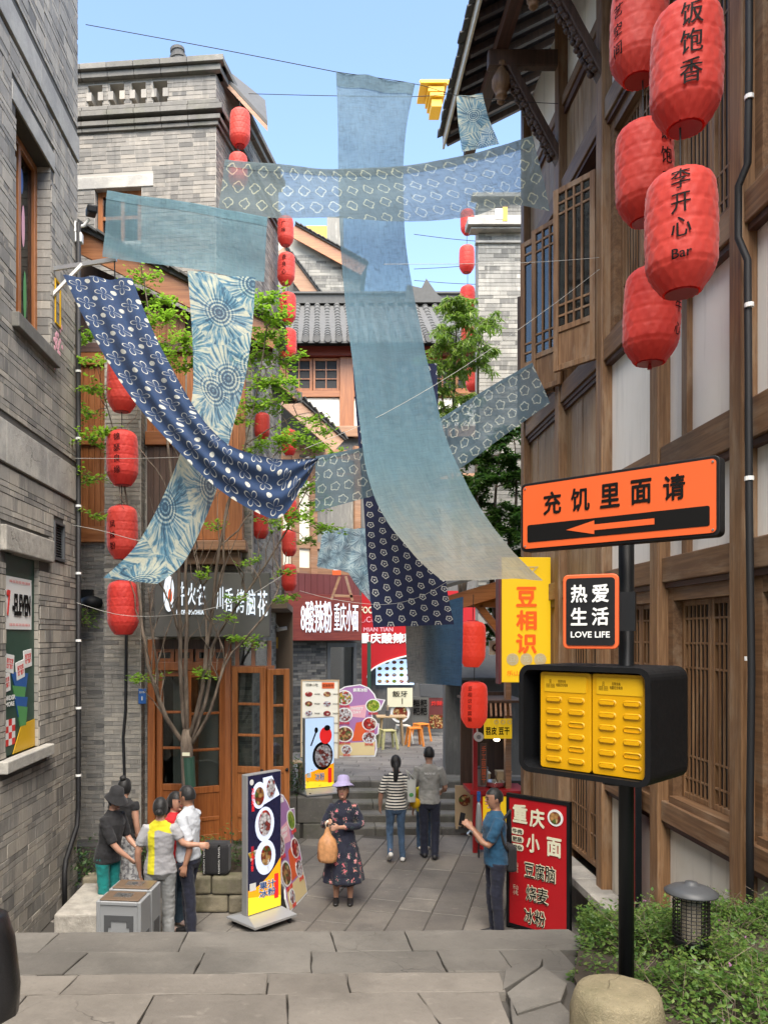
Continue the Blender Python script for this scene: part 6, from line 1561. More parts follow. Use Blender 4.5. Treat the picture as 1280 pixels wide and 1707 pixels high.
def lantern(label, px, y0, y1, d, s='', rot=0., cord=.35, group=None, lit=False, size=None, sq=None, tassel=False):
    h = (y1 - y0) * d / F; sc = h / LH
    T = thing('lantern', label, 'lantern', P(px, (y0 + y1) / 2, d), 0, group)
    T.rotation_euler = (random.uniform(-.03, .03), random.uniform(-.03, .03), 0)
    wsc = sq if sq else sc
    T.scale = (wsc, wsc, sc)
    for me, nm in ((LMESH2 if lit else LMESH, 'shade'), (LCAP, 'cap'), (LBOT, 'bottom_ring')):
        link(bpy.data.objects.new(nm, me), T)
    c_ = obj('cord', MB().tube([(0, 0, LH / 2 + .015), (0, 0, LH / 2 + cord / sc)], .006 / sc, 6), 'cable', T)
    if tassel: obj('tassel', MB().tube([(0, 0, -LH / 2), (0, 0, -LH / 2 - .05)], [.01, .02], 8), 'red_metal', T)
    if s:
        chs = s.split('|'); n = len(chs)
        sz = size or .115; step_ = min(.185, .80 * LH / n); rot = rot - math.degrees(math.atan((px - VX) / F))
        for i, cc in enumerate(chs):
            me = textmesh(cc, .012, .004).copy(); me.materials.clear(); me.materials.append(MAT['black_print'])
            bm = bmesh.new(); bm.from_mesh(me)
            bmesh.ops.subdivide_edges(bm, edges=[e for e in bm.edges if e.calc_length() > .2], cuts=2)
            zc_ = ((n - 1) / 2 - i) * step_ + .02
            k_ = sz if len(cc) < 2 else sz * .62
            for v in bm.verts:
                x, y = v.co.x * k_ * (.85 if len(cc) < 2 else 1), v.co.y * k_ + zc_ + v.co.x * k_ * .06; th = x / LR + R(rot)
                r = lprof(y / LH + .5) + .0075 + v.co.z * .1; v.co = (r * math.sin(th), -r * math.cos(th), y)
            bm.to_mesh(me); bm.free(); link(bpy.data.objects.new('lettering', me), T)
    return T
GR = 'lanterns hanging before the right timber building'
lantern('top red lantern at the upper right, partly cut off by the frame', 1065, -24, 135, 6.3, '锦|艺|空|间', -44, .4, GR)
lantern('large red lantern with three black characters under the top one', 1144, 18, 213, 5.2, '饭|饱|香', 8, 1.2, GR, size=.165)
lantern('red lantern with two characters at its right edge between the big ones', 1074, 210, 369, 6.3, '饭|饱|香', 46, .4, GR, size=.14)
lantern('large red lantern with three characters and a Latin word', 1135, 293, 488, 5.2, '李|开|心|Bar', 0, .4, GR, size=.145)
lantern('lowest red lantern before the white plaster panels', 1086, 450, 605, 6.3, '8|牛|心', 62, .4, GR, tassel=True)
GL = 'column of lanterns by the left pier'
lantern('red lantern half hidden by the flowered navy cloth, top of the left column', 204, 598, 686, 10.5, '锦|瑟', 30, .3, GL)
lantern('second red lantern of the left column with four characters', 204, 719, 809, 10.5, '锦|瑟|良|缘', -20, .3, GL)
lantern('third red lantern of the left column, cut by the tie-dyed cloth', 204, 844, 932, 10.5, ' |凤|妹|粉', -38, .32, GL)
lantern('lowest red lantern of the left column beside the flood light', 205, 969, 1058, 10.5, '', 0, .32, GL)
GM = 'lanterns along the middle houses'
for k, (px, y0, y1, d, s, lab) in enumerate((
    (400, 184, 243, 13.2, '', 'red lantern beside the brick tower cornice'), (397, 257, 312, 13.2, '', 'red lantern showing just above the ring patterned cloth'),
    (476, 362, 409, 16.0, '广|味', 'red lantern directly under the ring patterned cloth, left of the hanging linen'), (477, 423, 474, 16.0, '香|良|心', 'second lantern down beside the orange barge board'),
    (479, 489, 539, 16.0, '牛|以|羊|家', 'third lantern down beside the grey tile roof'), (480, 549, 599, 16.0, '沙|坪|粉|肉', 'fourth lantern down, just above the timber windows'),
    (482, 716, 759, 14.6, '', 'small lantern under the brown sloping barge board'), (437, 689, 733, 11.9, '', 'lantern glowing through the tree leaves at mid height'),
    (434, 850, 898, 11.9, '', 'lantern behind branches below the flowered cloth'), (484, 833, 872, 14.4, '', 'lantern behind leaves beside the ring cloth corner'),
    (482, 884, 927, 14.4, '', 'lantern in front of the white plaster strip'), (482, 941, 985, 14.4, '', 'lantern above the red wooden sign'))):
    lantern(lab, px, y0, y1, d, s, -15, .16, GM, size=.14)
GF = 'far column of lanterns by the pale tower'
for px, y0, y1, lab in ((779, 350, 390, 'far lantern just under the ring cloth near the pale tower'), (778, 410, 454, 'far lantern alone against the sky'), (779, 477, 520, 'far lantern behind the tree top'), (780, 545, 585, 'far lantern inside the feathery tree'), (788, 612, 652, 'lowest far lantern behind the feathery tree')):
    lantern(lab, px, y0, y1, 19.0, '', 0, .35, GF)
lantern('glowing red lantern hanging before the snack stall porch', 787, 1036, 1112, 11.6, '', 0, .4, 'pair of lanterns by the snack stall', lit=True)
lantern('darker red lantern with a column of characters under the glowing one', 790, 1137, 1213, 11.6, '豆|相|识|豆|腐|脑', -18, .3, 'pair of lanterns by the snack stall', lit=True, size=.085)

# ================================================================ hanging cloths
def cat(pts, n):
    out = []
    for i in range(n + 1):
        t = i / n * (len(pts) - 1); k = min(int(t), len(pts) - 2); u = t - k
        p0, p1, p2, p3 = pts[max(k - 1, 0)], pts[k], pts[k + 1], pts[min(k + 2, len(pts) - 1)]
        out.append(.5 * ((2 * p1) + (p2 - p0) * u + (2 * p0 - 5 * p1 + 4 * p2 - p3) * u * u + (3 * p1 - p0 - 3 * p2 + p3) * u ** 3))
    return out
def cloth(name, label, left, right, mat, n=90, m=28, fold=.03, nf=2.5, hem=None, seed=0, uvs=(1., 1.), crumple=.012, gather=None):
    A = cat([P(*p) for p in left], n); B = cat([P(*p) for p in right], n)
    mb = MB(); uv = []; L = 0; pu = None
    for i in range(n + 1):
        mid = (A[i] + B[i]) / 2
        if pu is not None: L += (mid - pu).length
        pu = mid
        W = (B[i] - A[i]).length; e = (B[i] - A[i]).normalized()
        tn = (A[min(i + 1, n)] + B[min(i + 1, n)] - A[max(i - 1, 0)] - B[max(i - 1, 0)]).normalized(); nr = e.cross(tn).normalized()
        for j in range(m + 1):
            v = j / m; p = A[i].lerp(B[i], v)
            env = math.sin(PI * v) ** .5 if 0 < v < 1 else 0
            f_ = fold * math.sin(2 * PI * nf * v + seed + i / n * 2.) * env * (.4 + .6 * math.sin(PI * min(1, i / n + .1)))
            f_ += crumple * mnoise.noise(Vector((L * 1.4, v * 2.2, seed * 3.7))) * 2 + crumple * .45 * mnoise.noise(Vector((L * 6 + v * 3, v * W * 9, seed * 1.7)))
            mb.v.append(tuple(p + nr * f_)); uv.append((L * uvs[0], v * W * uvs[1]))
    k = m + 1
    mb.f = [(i * k + j, i * k + j + 1, (i + 1) * k + j + 1, (i + 1) * k + j) for i in range(n) for j in range(m)]; mb.mi = [0] * len(mb.f)
    def mk(nm, faces, off):
        me = bpy.data.meshes.new(nm); me.from_pydata([tuple(Vector(v) + off) for v in mb.v], [], faces); me.materials.append(MAT[mat])
        l = me.uv_layers.new(name='UVMap')
        for lp in me.loops: l.data[lp.index].uv = uv[lp.vertex_index]
        me.shade_smooth(); return me
    o = link(bpy.data.objects.new(name, mk(name, mb.f, Vector((0, 0, 0))))); tag(o, label, 'cloth', 'dyed cloths strung across the lane')
    if hem:
        for side, q in hem:
            fs = [f for idx, f in enumerate(mb.f) if (side == 'start' and idx // m < q) or (side == 'left' and idx % m < q) or (side == 'right' and idx % m >= m - q)]
            me = mk('hem', fs, Vector((0, -.006, 0))); bm = bmesh.new(); bm.from_mesh(me); bmesh.ops.delete(bm, geom=[v for v in bm.verts if not v.link_faces], context='VERTS'); bm.to_mesh(me); bm.free()
            link(bpy.data.objects.new('hem', me), o)
    return o
cloth('hanging_cloth', 'long blue linen cloth hanging down the middle of the picture',
      [(560, 118, 9.8), (563, 210, 9.75), (564, 300, 9.7), (567, 400, 9.6), (575, 500, 9.45), (587, 600, 9.25), (599, 700, 9.0), (612, 790, 8.75), (640, 860, 8.5), (690, 925, 8.25), (737, 967, 8.1)],
      [(692, 139, 9.8), (677, 215, 9.75), (672, 300, 9.7), (676, 400, 9.6), (692, 500, 9.45), (712, 600, 9.25), (735, 700, 9.0), (762, 775, 8.75), (800, 845, 8.5), (850, 915, 8.25), (906, 966, 8.1)],
      'linen_big', 90, 22, .035, 1.6, [('start', 3)], 1, (1., 1.), .02)
cloth('hanging_cloth', 'wide ring patterned linen cloth stretched across the top',
      [(375, 265, 9.3), (470, 274, 9.25), (560, 281, 9.2), (670, 276, 9.15), (790, 254, 9.1), (888, 225, 9.05)], [(364, 345, 9.3), (450, 362, 9.25), (560, 363, 9.2), (680, 369, 9.15), (790, 359, 9.1), (850, 340, 9.05), (917, 351, 9.05)],
      'linen_rings', 70, 14, .012, 1., [('left', 2)], 2)
cloth('hanging_cloth', 'plain teal cloth hung across the brick tower at upper left', [(179, 317, 9.1), (300, 335, 9.05), (446, 363, 9.0)], [(171, 428, 9.1), (300, 446, 9.05), (440, 469, 9.0)], 'linen_teal', 50, 14, .008, 1., [('left', 2)], 3, crumple=.02)
cloth('hanging_cloth', 'pale blue tie-dyed cloth curving down beside the left lanterns',
      [(313, 452, 8.95), (318, 520, 8.9), (322, 600, 8.85), (320, 665, 8.8), (302, 750, 8.75), (266, 840, 8.7), (225, 912, 8.65), (172, 963, 8.6)], [(426, 462, 8.95), (421, 540, 8.9), (410, 625, 8.85), (385, 725, 8.8), (360, 820, 8.75), (322, 910, 8.7), (295, 950, 8.65), (262, 974, 8.6)],
      'tie_dye', 80, 16, .018, 1.2, None, 4)
cloth('hanging_cloth', 'navy cloth with white petal flowers draped in a swag on the left',
      [(106, 459, 8.6), (140, 530, 8.5), (190, 620, 8.42), (240, 690, 8.38), (300, 755, 8.35), (360, 812, 8.35), (420, 850, 8.38), (467, 862, 8.4), (505, 810, 8.42), (530, 767, 8.45)], [(220, 463, 8.6), (250, 540, 8.5), (290, 620, 8.42), (325, 680, 8.38), (352, 715, 8.35), (385, 743, 8.35), (425, 757, 8.38), (465, 765, 8.4), (500, 765, 8.42), (531, 764, 8.45)],
      'navy_flower', 90, 22, .05, 2.2, None, 5, crumple=.015)
cloth('hanging_cloth', 'ring patterned blue cloth slanting up to the right behind the long linen',
      [(526, 761, 9.7), (605, 746, 9.65), (668, 728, 9.6), (730, 699, 9.55), (800, 655, 9.5), (887, 604, 9.4)], [(525, 853, 9.7), (620, 827, 9.65), (690, 808, 9.6), (758, 786, 9.55), (835, 730, 9.5), (917, 671, 9.4)],
      'linen_rings_b', 60, 12, .015, 1., [('left', 1)], 6)
cloth('hanging_cloth', 'dark navy cloth with small white stars hanging behind the long linen',
      [(588, 612, 10.6), (596, 720, 10.5), (606, 840, 10.4), (612, 940, 10.3), (622, 1046, 10.2)], [(728, 605, 10.6), (731, 700, 10.5), (735, 840, 10.4), (742, 960, 10.3), (757, 1041, 10.2)], 'navy_star', 50, 14, .015, 1.2, None, 7)
cloth('hanging_cloth', 'cloth fading from beige to blue below the navy star cloth', [(676, 1020, 11.2), (677, 1080, 11.15), (680, 1138, 11.1)], [(772, 995, 11.2), (771, 1070, 11.15), (769, 1144, 11.1)], 'blue_fade', 30, 14, .02, 1.5, None, 8, (1., 1.22))
cloth('hanging_cloth', 'crumpled cold blue tie-dyed cloth above the red wooden sign', [(538, 882, 13.6), (533, 915, 13.5), (528, 945, 13.4)], [(612, 880, 13.6), (614, 925, 13.5), (616, 958, 13.4)], 'tie_dye_cold', 30, 20, .07, 2.5, None, 9, crumple=.05)
cloth('hanging_cloth', 'pointed corner of blue tie-dyed cloth beside the navy star cloth', [(578, 950, 13.2), (594, 976, 13.1), (618, 1004, 13.0)], [(616, 940, 13.2), (618, 972, 13.1), (620, 1006, 13.0)], 'tie_dye_cold', 20, 10, .03, 1.5, None, 10)
cloth('hanging_cloth', 'small tie-dyed cloth under the right roof eave', [(761, 158, 9.9), (763, 200, 9.85), (770, 252, 9.8)], [(804, 155, 9.9), (814, 195, 9.85), (832, 240, 9.8)], 'tie_dye_small', 30, 12, .012, 1., None, 11)

# strings the cloths hang from
def wire(label, pts, r=.004, mat='string', cat_='wire'):
    p = cat([P(*q) for q in pts], 14); tag(obj('wire', MB().tube(p, r, 5), mat, None), label, cat_, 'strings and wires over the lane')
wire('dark wire from the left roof to the top of the long linen', [(143, 40, 10.6), (350, 78, 10.2), (560, 119, 9.8)], .005, 'cable')
wire('dark wire from the long linen to the right roof eave', [(560, 119, 9.8), (692, 139, 9.8), (760, 158, 9.9), (860, 168, 9.9), (930, 172, 10.0)], .004, 'cable')
wire('thin dark wire behind the long linen in the sky', [(400, 155, 14.), (560, 159, 14.), (700, 160, 14.), (790, 150, 14)], .006, 'cable')
wire('pale string slanting from the red sign up to the right timber wall', [(508, 748, 9.2), (620, 700, 9.0), (760, 620, 8.8), (905, 520, 8.8), (1010, 440, 8.7)], .003)
wire('pale string crossing level in front of the open casements', [(640, 440, 9.4), (860, 438, 9.0), (1010, 428, 8.7)], .003)
wire('pale string crossing the left lanterns near the lowest one', [(128, 1005, 9.9), (205, 1026, 9.6), (300, 1024, 9.5), (400, 1000, 9.5), (470, 960, 9.6)], .003)
wire('pale string from the navy star cloth to the red sign', [(500, 985, 10.6), (560, 1000, 10.2), (640, 1008, 10.0), (700, 995, 10.0), (745, 970, 9.9)], .003)
wire('pale string level across the second left lantern', [(125, 764, 9.9), (230, 764, 9.6), (340, 760, 9.2), (400, 752, 8.9)], .003)
wire('pale string from the left wall to the tie-dyed cloth corner', [(120, 875, 9.9), (170, 885, 9.5), (225, 900, 9.0), (262, 905, 8.8)], .003)
for k, (a, b) in enumerate((((690, 390, 30), (800, 402, 30)), ((690, 448, 30), (805, 440, 30)), ((690, 467, 30), (805, 474, 30)))):
    wire(('upper', 'middle', 'lower')[k] + ' of three distant cables in the sky left of the pale tower', [a, ((a[0] + b[0]) / 2, (a[1] + b[1]) / 2 + 1, 30), b], .012, 'cable')
# ================================================================ people
plain('lips', (.35, .10, .09), .45, bump=0); plain('shoe_black', (.015, .015, .016), .5); plain('shoe_white', (.62, .60, .56), .6); plain('shoe_sand', (.5, .36, .3), .6)
VOX = .0085
def loft(mb, secs, side, mi, n=14):
    """secs: (centre, half width, half depth); an elliptic tube with closed ends"""
    c = [Vector(s[0]) for s in secs]; vs = []; fs = []; k = len(secs); side = Vector(side).normalized()
    for i in range(k):
        t = (c[min(i + 1, k - 1)] - c[max(i - 1, 0)]).normalized()
        sd = side - t * side.dot(t)
        if sd.length < .05: sd = Vector((0, 1, 0)) - t * t.y
        sd.normalize(); fw = t.cross(sd)
        for q in range(n):
            a = 2 * PI * q / n; vs.append(c[i] + sd * (secs[i][1] * math.cos(a)) + fw * (secs[i][2] * math.sin(a)))
    for i in range(k - 1):
        for q in range(n): fs.append((i * n + q, i * n + (q + 1) % n, (i + 1) * n + (q + 1) % n, (i + 1) * n + q))
    t0 = (c[0] - c[1]).normalized() * min(secs[0][1], secs[0][2]) * .45; t1 = (c[-1] - c[-2]).normalized() * min(secs[-1][1], secs[-1][2]) * .45
    vs += [c[0] + t0, c[-1] + t1]; a, b = k * n, k * n + 1
    for q in range(n): fs.append((a, (q + 1) % n, q)); o = (k - 1) * n; fs.append((b, o + q, o + (q + 1) % n))
    mb.add(vs, fs, mi)
def limb(mb, pts, rad, side, mi, n=12, sub=3):
    P_ = [Vector(p) for p in pts]; m = cat(P_, sub * (len(P_) - 1)); out = []
    for i, p in enumerate(m):
        t = i / (len(m) - 1) * (len(rad) - 1); k = min(int(t), len(rad) - 2); r = rad[k] + (rad[k + 1] - rad[k]) * (t - k); out.append((p, r, r))
    loft(mb, out, side, mi, n)
def hand(mb, wrist, elbow, mi, inward, grip=.35, s=1.):
    d = (Vector(wrist) - Vector(elbow)).normalized(); inn = Vector(inward); inn = (inn - d * inn.dot(d)); inn = inn.normalized() if inn.length > .01 else d.orthogonal()
    lat = d.cross(inn).normalized(); w = Vector(wrist)
    loft(mb, [(w - d * .01, .024 * s, .02 * s), (w + d * .03 * s, .036 * s, .018 * s), (w + d * .075 * s, .04 * s, .017 * s), (w + d * .092 * s, .036 * s, .014 * s)], lat, mi, 10)
    for k, (o, L) in enumerate(((-.031, .060), (-.0105, .072), (.0105, .068), (.031, .052))):
        b = w + d * .082 * s + lat * o * s; m1 = b + (d * math.cos(grip) + inn * math.sin(grip)) * L * .55 * s + lat * o * .12; m2 = m1 + (d * math.cos(grip * 2.4) + inn * math.sin(grip * 2.4)) * L * .5 * s
        loft(mb, [(b, .0092 * s, .0092 * s), (m1, .0086 * s, .0086 * s), (m2, .007 * s, .007 * s)], lat, mi, 8)
    b = w + d * .03 * s - lat * .03 * s; m1 = b + (d * .6 - lat * .6 + inn * .35).normalized() * .035 * s; m2 = m1 + (d * .85 - lat * .1 + inn * .5).normalized() * .032 * s
    loft(mb, [(b, .0125 * s, .0125 * s), (m1, .0105 * s, .0105 * s), (m2, .008 * s, .008 * s)], inn, mi, 8)

def person(label, loc, rz, H, top, bottom, skin='skin', sleeve=.5, L=None, R_=None, legs=None, head=(0, 0), hem=.86, shoes='shoe_black', hair='short', lean=(0, 0), girth=1., skirt=None, extra=None, female=False, legw=1., sleevemat=None, collar=None):
    """joints are given in metres for a figure 1.7 tall, x to the viewer's right, y away, relative to the feet"""
    k = H / 1.7; rot = Matrix.Rotation(rz, 3, 'Z'); lat = rot @ Vector((1, 0, 0)); fwd = rot @ Vector((0, -1, 0))
    T = thing('person', label, 'person', loc)
    mats = [skin, top, bottom, shoes, sleevemat or top]
    mb = MB(); up = Vector((0, 0, 1)); ln = Vector((lean[0], lean[1], 0))
    def body(x, y, z): return lat * x + fwd * y + up * z + ln * max(0, (z - .9) / .55)
    sw = .158 if female else .178; g_ = girth
    hipw = .165 if female else .155
    # torso: trousers part, then top
    loft(mb, [(body(0, -.005, .80), .115 * g_, .09 * g_), (body(0, -.01, .86), hipw * g_, .118 * g_), (body(0, -.005, .94), hipw * .98 * g_, .116 * g_), (body(0, .0, 1.02), .142 * g_, .105 * g_)], lat, 2, 18)
    loft(mb, [(body(0, -.005, hem), (hipw + .014) * g_, .128 * g_), (body(0, 0, .95), (hipw + .006) * g_, .122 * g_), (body(0, .005, 1.06), (.138 if female else .15) * g_, .112 * g_), (body(0, .012, 1.2), .155 * g_, .122 * g_),
              (body(0, .012, 1.3), (.158 if female else .17) * g_, .124 * g_), (body(0, .0, 1.39), sw * .95, .1), (body(0, -.008, 1.435), sw * .62, .075), (body(0, -.01, 1.46), .068, .06)], lat, 1, 20)
    loft(mb, [(body(0, -.012, 1.42), .056, .056), (body(0, -.004, 1.5), .05, .05), (body(0, .008, 1.56), .05, .052)], lat, 0, 12)
    if collar: loft(mb, [(body(0, -.012, 1.445), .07, .066), (body(0, -.006, 1.485), .062, .06)], lat, 1, 14)
    # head
    hc = body(0, .018, 1.6); hm = rot @ Matrix.Rotation(head[0], 3, 'Z') @ Matrix.Rotation(head[1], 3, 'X')
    def hp(x, y, z): return hc + hm @ Vector((x, -y, z))
    hs = [(-.115, .018, .02, .048), (-.105, .042, .045, .035), (-.08, .056, .068, .02), (-.04, .068, .084, .008), (0, .074, .094, 0), (.04, .076, .098, -.004), (.08, .064, .082, -.006), (.105, .04, .05, -.006)]
    loft(mb, [(hp(0, o, z), rx, ry) for z, rx, ry, o in hs], hm @ Vector((1, 0, 0)), 0, 18)
    loft(mb, [(hp(0, .088, .015), .009, .01), (hp(0, .104, -.012), .013, .013), (hp(0, .1, -.03), .015, .012)], hm @ Vector((1, 0, 0)), 0, 8)
    loft(mb, [(hp(0, .08, -.09), .022, .014), (hp(0, .082, -.105), .02, .014)], hm @ Vector((1, 0, 0)), 0, 8)
    for s in (-1, 1): loft(mb, [(hp(s * .076, -.008, .02), .008, .018), (hp(s * .078, -.006, -.005), .011, .02), (hp(s * .074, 0, -.035), .007, .012)], hm @ Vector((1, 0, 0)), 0, 8)
    # legs
    lg = legs or {}
    for s, nm in ((1, 'L'), (-1, 'R')):
        hip = body(s * .085 * g_, -.005, .88); kn, an, toe = lg.get(nm, (body(s * .095, .015, .48), body(s * .10, -.02, .075), None))
        kn, an = Vector(kn), Vector(an)
        lw = legw
        if skirt is None or skirt[1] > .2:
            bare = skirt is not None
            if bare: limb(mb, [hip, kn, an], [.08, .056, .056, .036], lat, 0)
            else: limb(mb, [hip, kn, an - up * .02], [.092 * g_, .075 * (.5 + .5 * lw), .064 * lw, .058 * lw], lat, 2, 14, 4)
        limb(mb, [kn.lerp(an, .8), an], [.04, .036], lat, 0, 10)
        f_ = (Vector(toe) if toe else fwd)
        f_ = (f_ + Vector((0, 0, 0))).normalized(); sl = an - up * .03
        loft(mb, [(sl - f_ * .06, .036, .036), (sl - f_ * .01, .042, .045), (sl + f_ * .07 - up * .012, .044, .034), (sl + f_ * .15 - up * .02, .042, .026), (sl + f_ * .19 - up * .023, .028, .018)], lat, 3, 12)
    if skirt:
        z0, z1, r0, r1, mi = .98, skirt[1], .15, skirt[0], skirt[2]
        sec = []
        for i in range(7):
            t = i / 6; sec.append((body(0, 0, z0 + (z1 - z0) * t), (r0 + (r1 - r0) * t ** .8) * g_, (r0 * .82 + (r1 * .85 - r0 * .82) * t ** .8) * g_))
        loft(mb, sec, lat, mi, 24)
    # arms
    for s, nm, ps in ((1, 'L', L), (-1, 'R', R_)):
        sh = body(s * sw, -.005, 1.385)
        el, wr = ps if ps else (sh + lat * s * .04 - up * .28 + fwd * -.02, sh + lat * s * .055 - up * .52 + fwd * .05)
        el, wr = Vector(el), Vector(wr)
        limb(mb, [sh, el, wr], [.034 if sleeve > .3 else .05, .041, .038, .027], lat, 0)
        if sleeve > 0:
            if sleeve <= 1: e = sh.lerp(el, sleeve); limb(mb, [sh - lat * s * .02 + up * .005, sh.lerp(e, .5), e], [.064, .063, .060], lat, 4, 14)
            else: e = el.lerp(wr, sleeve - 1); limb(mb, [sh - lat * s * .02, el, e], [.064, .056, .05, .05], lat, 4, 14, 4)
        hand(mb, wr, el, 0, -lat * s + fwd * .3)
    me = mb.mesh('figure', mats); mi_src = [p.material_index for p in me.polygons]
    bv = BVHTree.FromPolygons([v.co.copy() for v in me.vertices], [tuple(p.vertices) for p in me.polygons])
    o = bpy.data.objects.new('figure', me)
    md = o.modifiers.new('r', 'REMESH'); md.mode = 'VOXEL'; md.voxel_size = VOX
    sm = o.modifiers.new('s', 'SMOOTH'); sm.factor = .5; sm.iterations = 4
    out = evaluate(o); bpy.data.objects.remove(o)
    vmat = [0] * len(out.vertices); lab = []
    for p in out.polygons:
        hit = bv.find_nearest(p.center); q = mi_src[hit[2]] if hit[2] is not None else 0
        lab.append(q)
        for v in p.vertices: vmat[v] = q
    out.polygons.foreach_set('material_index', lab)
    co = [v.co.copy() for v in out.vertices]; nm_ = [v.normal.copy() for v in out.vertices]; sd_ = len(label)
    for i, c_ in enumerate(co):
        if vmat[i] in (1, 2, 4):
            q = mnoise.noise(Vector((c_.x * 9 + sd_, c_.y * 9, c_.z * 11))) * .008 + mnoise.noise(Vector((c_.x * 20, c_.y * 20, c_.z * 34 + sd_))) * .0045
            q += .004 * math.sin(c_.z * 60 + 8 * mnoise.noise(Vector((c_.x * 6, c_.y * 6, sd_)))) * max(0, mnoise.noise(c_ * 5))
            c_ += nm_[i] * q
        if skirt and vmat[i] == skirt[2] and c_.z < .95:
            t = (.95 - c_.z) / (.95 - skirt[1]); th = math.atan2(c_.y, c_.x); c_ += Vector((c_.x, c_.y, 0)).normalized() * (.016 * t * math.sin(th * 9 + c_.z * 3))
    out.vertices.foreach_set('co', [x * k for c_ in co for x in c_])
    out.shade_smooth(); out.name = 'body'
    B = link(bpy.data.objects.new('body', out), T)
    # hair and face
    hr = MB(); vs = []; n, m = 28, 18; keep = {}
    for j in range(m + 1):
        for i in range(n):
            a, b = PI * j / m, 2 * PI * i / n; d = Vector((math.sin(a) * math.cos(b), math.sin(a) * math.sin(b), math.cos(a)))
            low = max(0, -d.z); th = 1.06 + .045 * max(0, d.z + .2) + .02 * mnoise.noise(d * 6) + .012 * mnoise.noise(Vector((d.x * 22, d.y * 22, d.z * 5))) + (.04 if hair != 'short' else 0)
            vs.append(hp(d.x * .079 * th, d.y * .098 * th - .004, d.z * .108 * th + .004)); keep[j * n + i] = d
    fs = []
    for j in range(m):
        for i in range(n):
            q = (j * n + i, j * n + (i + 1) % n, (j + 1) * n + (i + 1) % n, (j + 1) * n + i); d = sum((keep[x] for x in q), Vector((0, 0, 0))).normalized()
            face = d.y > .12 and d.z < .42 + (.12 if hair == 'short' else -.05) * (1 if d.y > .5 else .3)
            low = d.z < (-.35 if hair == 'short' else -.6) or (hair == 'short' and d.z < -.02 and d.y > -.25)
            if not face and not low: fs.append(q)
    hr.add(vs, fs)
    if hair == 'bun': hr.sphere(hp(0, -.05, .125), (.045, .045, .04), 12, 8)
    if hair == 'lowbun': hr.sphere(hp(0, -.115, -.03), (.042, .036, .042), 12, 8)
    if hair == 'pony': hr.tube([hp(0, -.1, .03), hp(0, -.13, -.05), hp(.005, -.12, -.16), hp(.01, -.10, -.28), hp(.01, -.085, -.36)], [.03, .04, .042, .036, .012], 12)
    if hair == 'bob': hr.sphere(hp(0, -.03, -.04), (.085, .075, .085), 16, 10)
    hob = obj('hair', hr, 'hair', T, smooth=True); hob.scale = (k, k, k)
    for s in (-1, 1):
        e = obj('eye', MB().sphere(hp(s * .031, .087, .012), (.013, .013, .0065), 10, 6), 'hair', T); e.scale = (k, k, k)
        e = obj('eyebrow', MB().bar(hp(s * .016, .094, .034), hp(s * .046, .083, .034), .006, .006), 'hair', T); e.scale = (k, k, k)
    e = obj('lips', MB().sphere(hp(0, .092, -.052), (.022, .012, .008), 10, 6), 'lips', T); e.scale = (k, k, k)
    if extra: extra(T, k, body, hp, lat, fwd, hm)
    return T
def PF(px, d, z=0.): return (X(px, d), d, z)
def hatv(kind, mat):
    def f(T, k, body, hp, lat, fwd, hm):
        m = MB(); n = 28; vs = []
        if kind == 'bucket': pr = [(.0, .15), (.05, .148), (.082, .13), (.098, .06), (.102, .045), (.15, -.01), (.152, -.016), (.104, .035)]
        else: pr = [(.0, .15), (.06, .146), (.095, .12), (.105, .055), (.11, .045), (.175, .005), (.178, -.001), (.112, .035)]
        for r_, z_ in pr:
            for i in range(n):
                a = 2 * PI * i / n; w_ = 1 + (.12 if r_ > .12 else 0) * math.sin(a)
                vs.append(hp(r_ * .88 * math.cos(a), r_ * 1.08 * math.sin(a) * w_, z_ + (.072 if kind != 'bucket' else .02) + (.012 * math.sin(2 * a) - .02 * max(0, math.sin(a)) if r_ > .12 else 0)))
        m.add(vs, [(j * n + i, j * n + (i + 1) % n, (j + 1) * n + (i + 1) % n, (j + 1) * n + i) for j in range(len(pr) - 1) for i in range(n)])
        o = obj('hat', m, mat, T, smooth=True); o.scale = (k, k, k)
    return f
V3 = Vector
# woman in floral dress
def lady(T, k, body, hp, lat, fwd, hm):
    hatv('sun', 'cloth_lilac')(T, k, body, hp, lat, fwd, hm)
person('woman in dark floral dress and lilac sun hat carrying a plastic bag', PF(572, 10.15), R(-4), 1.56, 'cloth_floral', 'cloth_floral', 'skin', 1.75, female=True, girth=1.04,
       R_=(V3((-.27, -.0, 1.12)), V3((-.225, -.20, 1.19))), L=(V3((.25, -.03, 1.12)), V3((-.06, -.24, 1.13))), hem=.9, skirt=(.29, .33, 2), hair='bob', head=(R(-6), R(-12)), shoes='shoe_black', extra=lady)
pb_ = thing('plastic_bag', 'orange brown plastic shopping bag hanging from the floral woman\'s hands', 'bag', PF(546, 9.9, .60))
m = MB(); vs = []; pr = [(.09, 0.0), (.125, .012), (.14, .06), (.14, .16), (.135, .24), (.11, .30), (.06, .36), (.035, .42), (.022, .46)]; n = 40
for r_, z_ in pr:
    for i in range(n):
        a = 2 * PI * i / n; q = r_ * (1 + .16 * mnoise.noise(V3((math.cos(a) * 3, math.sin(a) * 3, z_ * 9))) + .12 * mnoise.noise(V3((math.cos(a) * 9, math.sin(a) * 9, z_ * 26)))); vs.append((q * math.copysign(abs(math.cos(a)) ** .7, math.cos(a)), q * .55 * math.sin(a), z_))
m.add(vs, [(j * n + i, j * n + (i + 1) % n, (j + 1) * n + (i + 1) % n, (j + 1) * n + i) for j in range(len(pr) - 1) for i in range(n)] + [tuple(range(n))]); obj('bag_body', m, 'bag_clear', pb_, smooth=True)
pb_.scale = (.86, .86, .98)
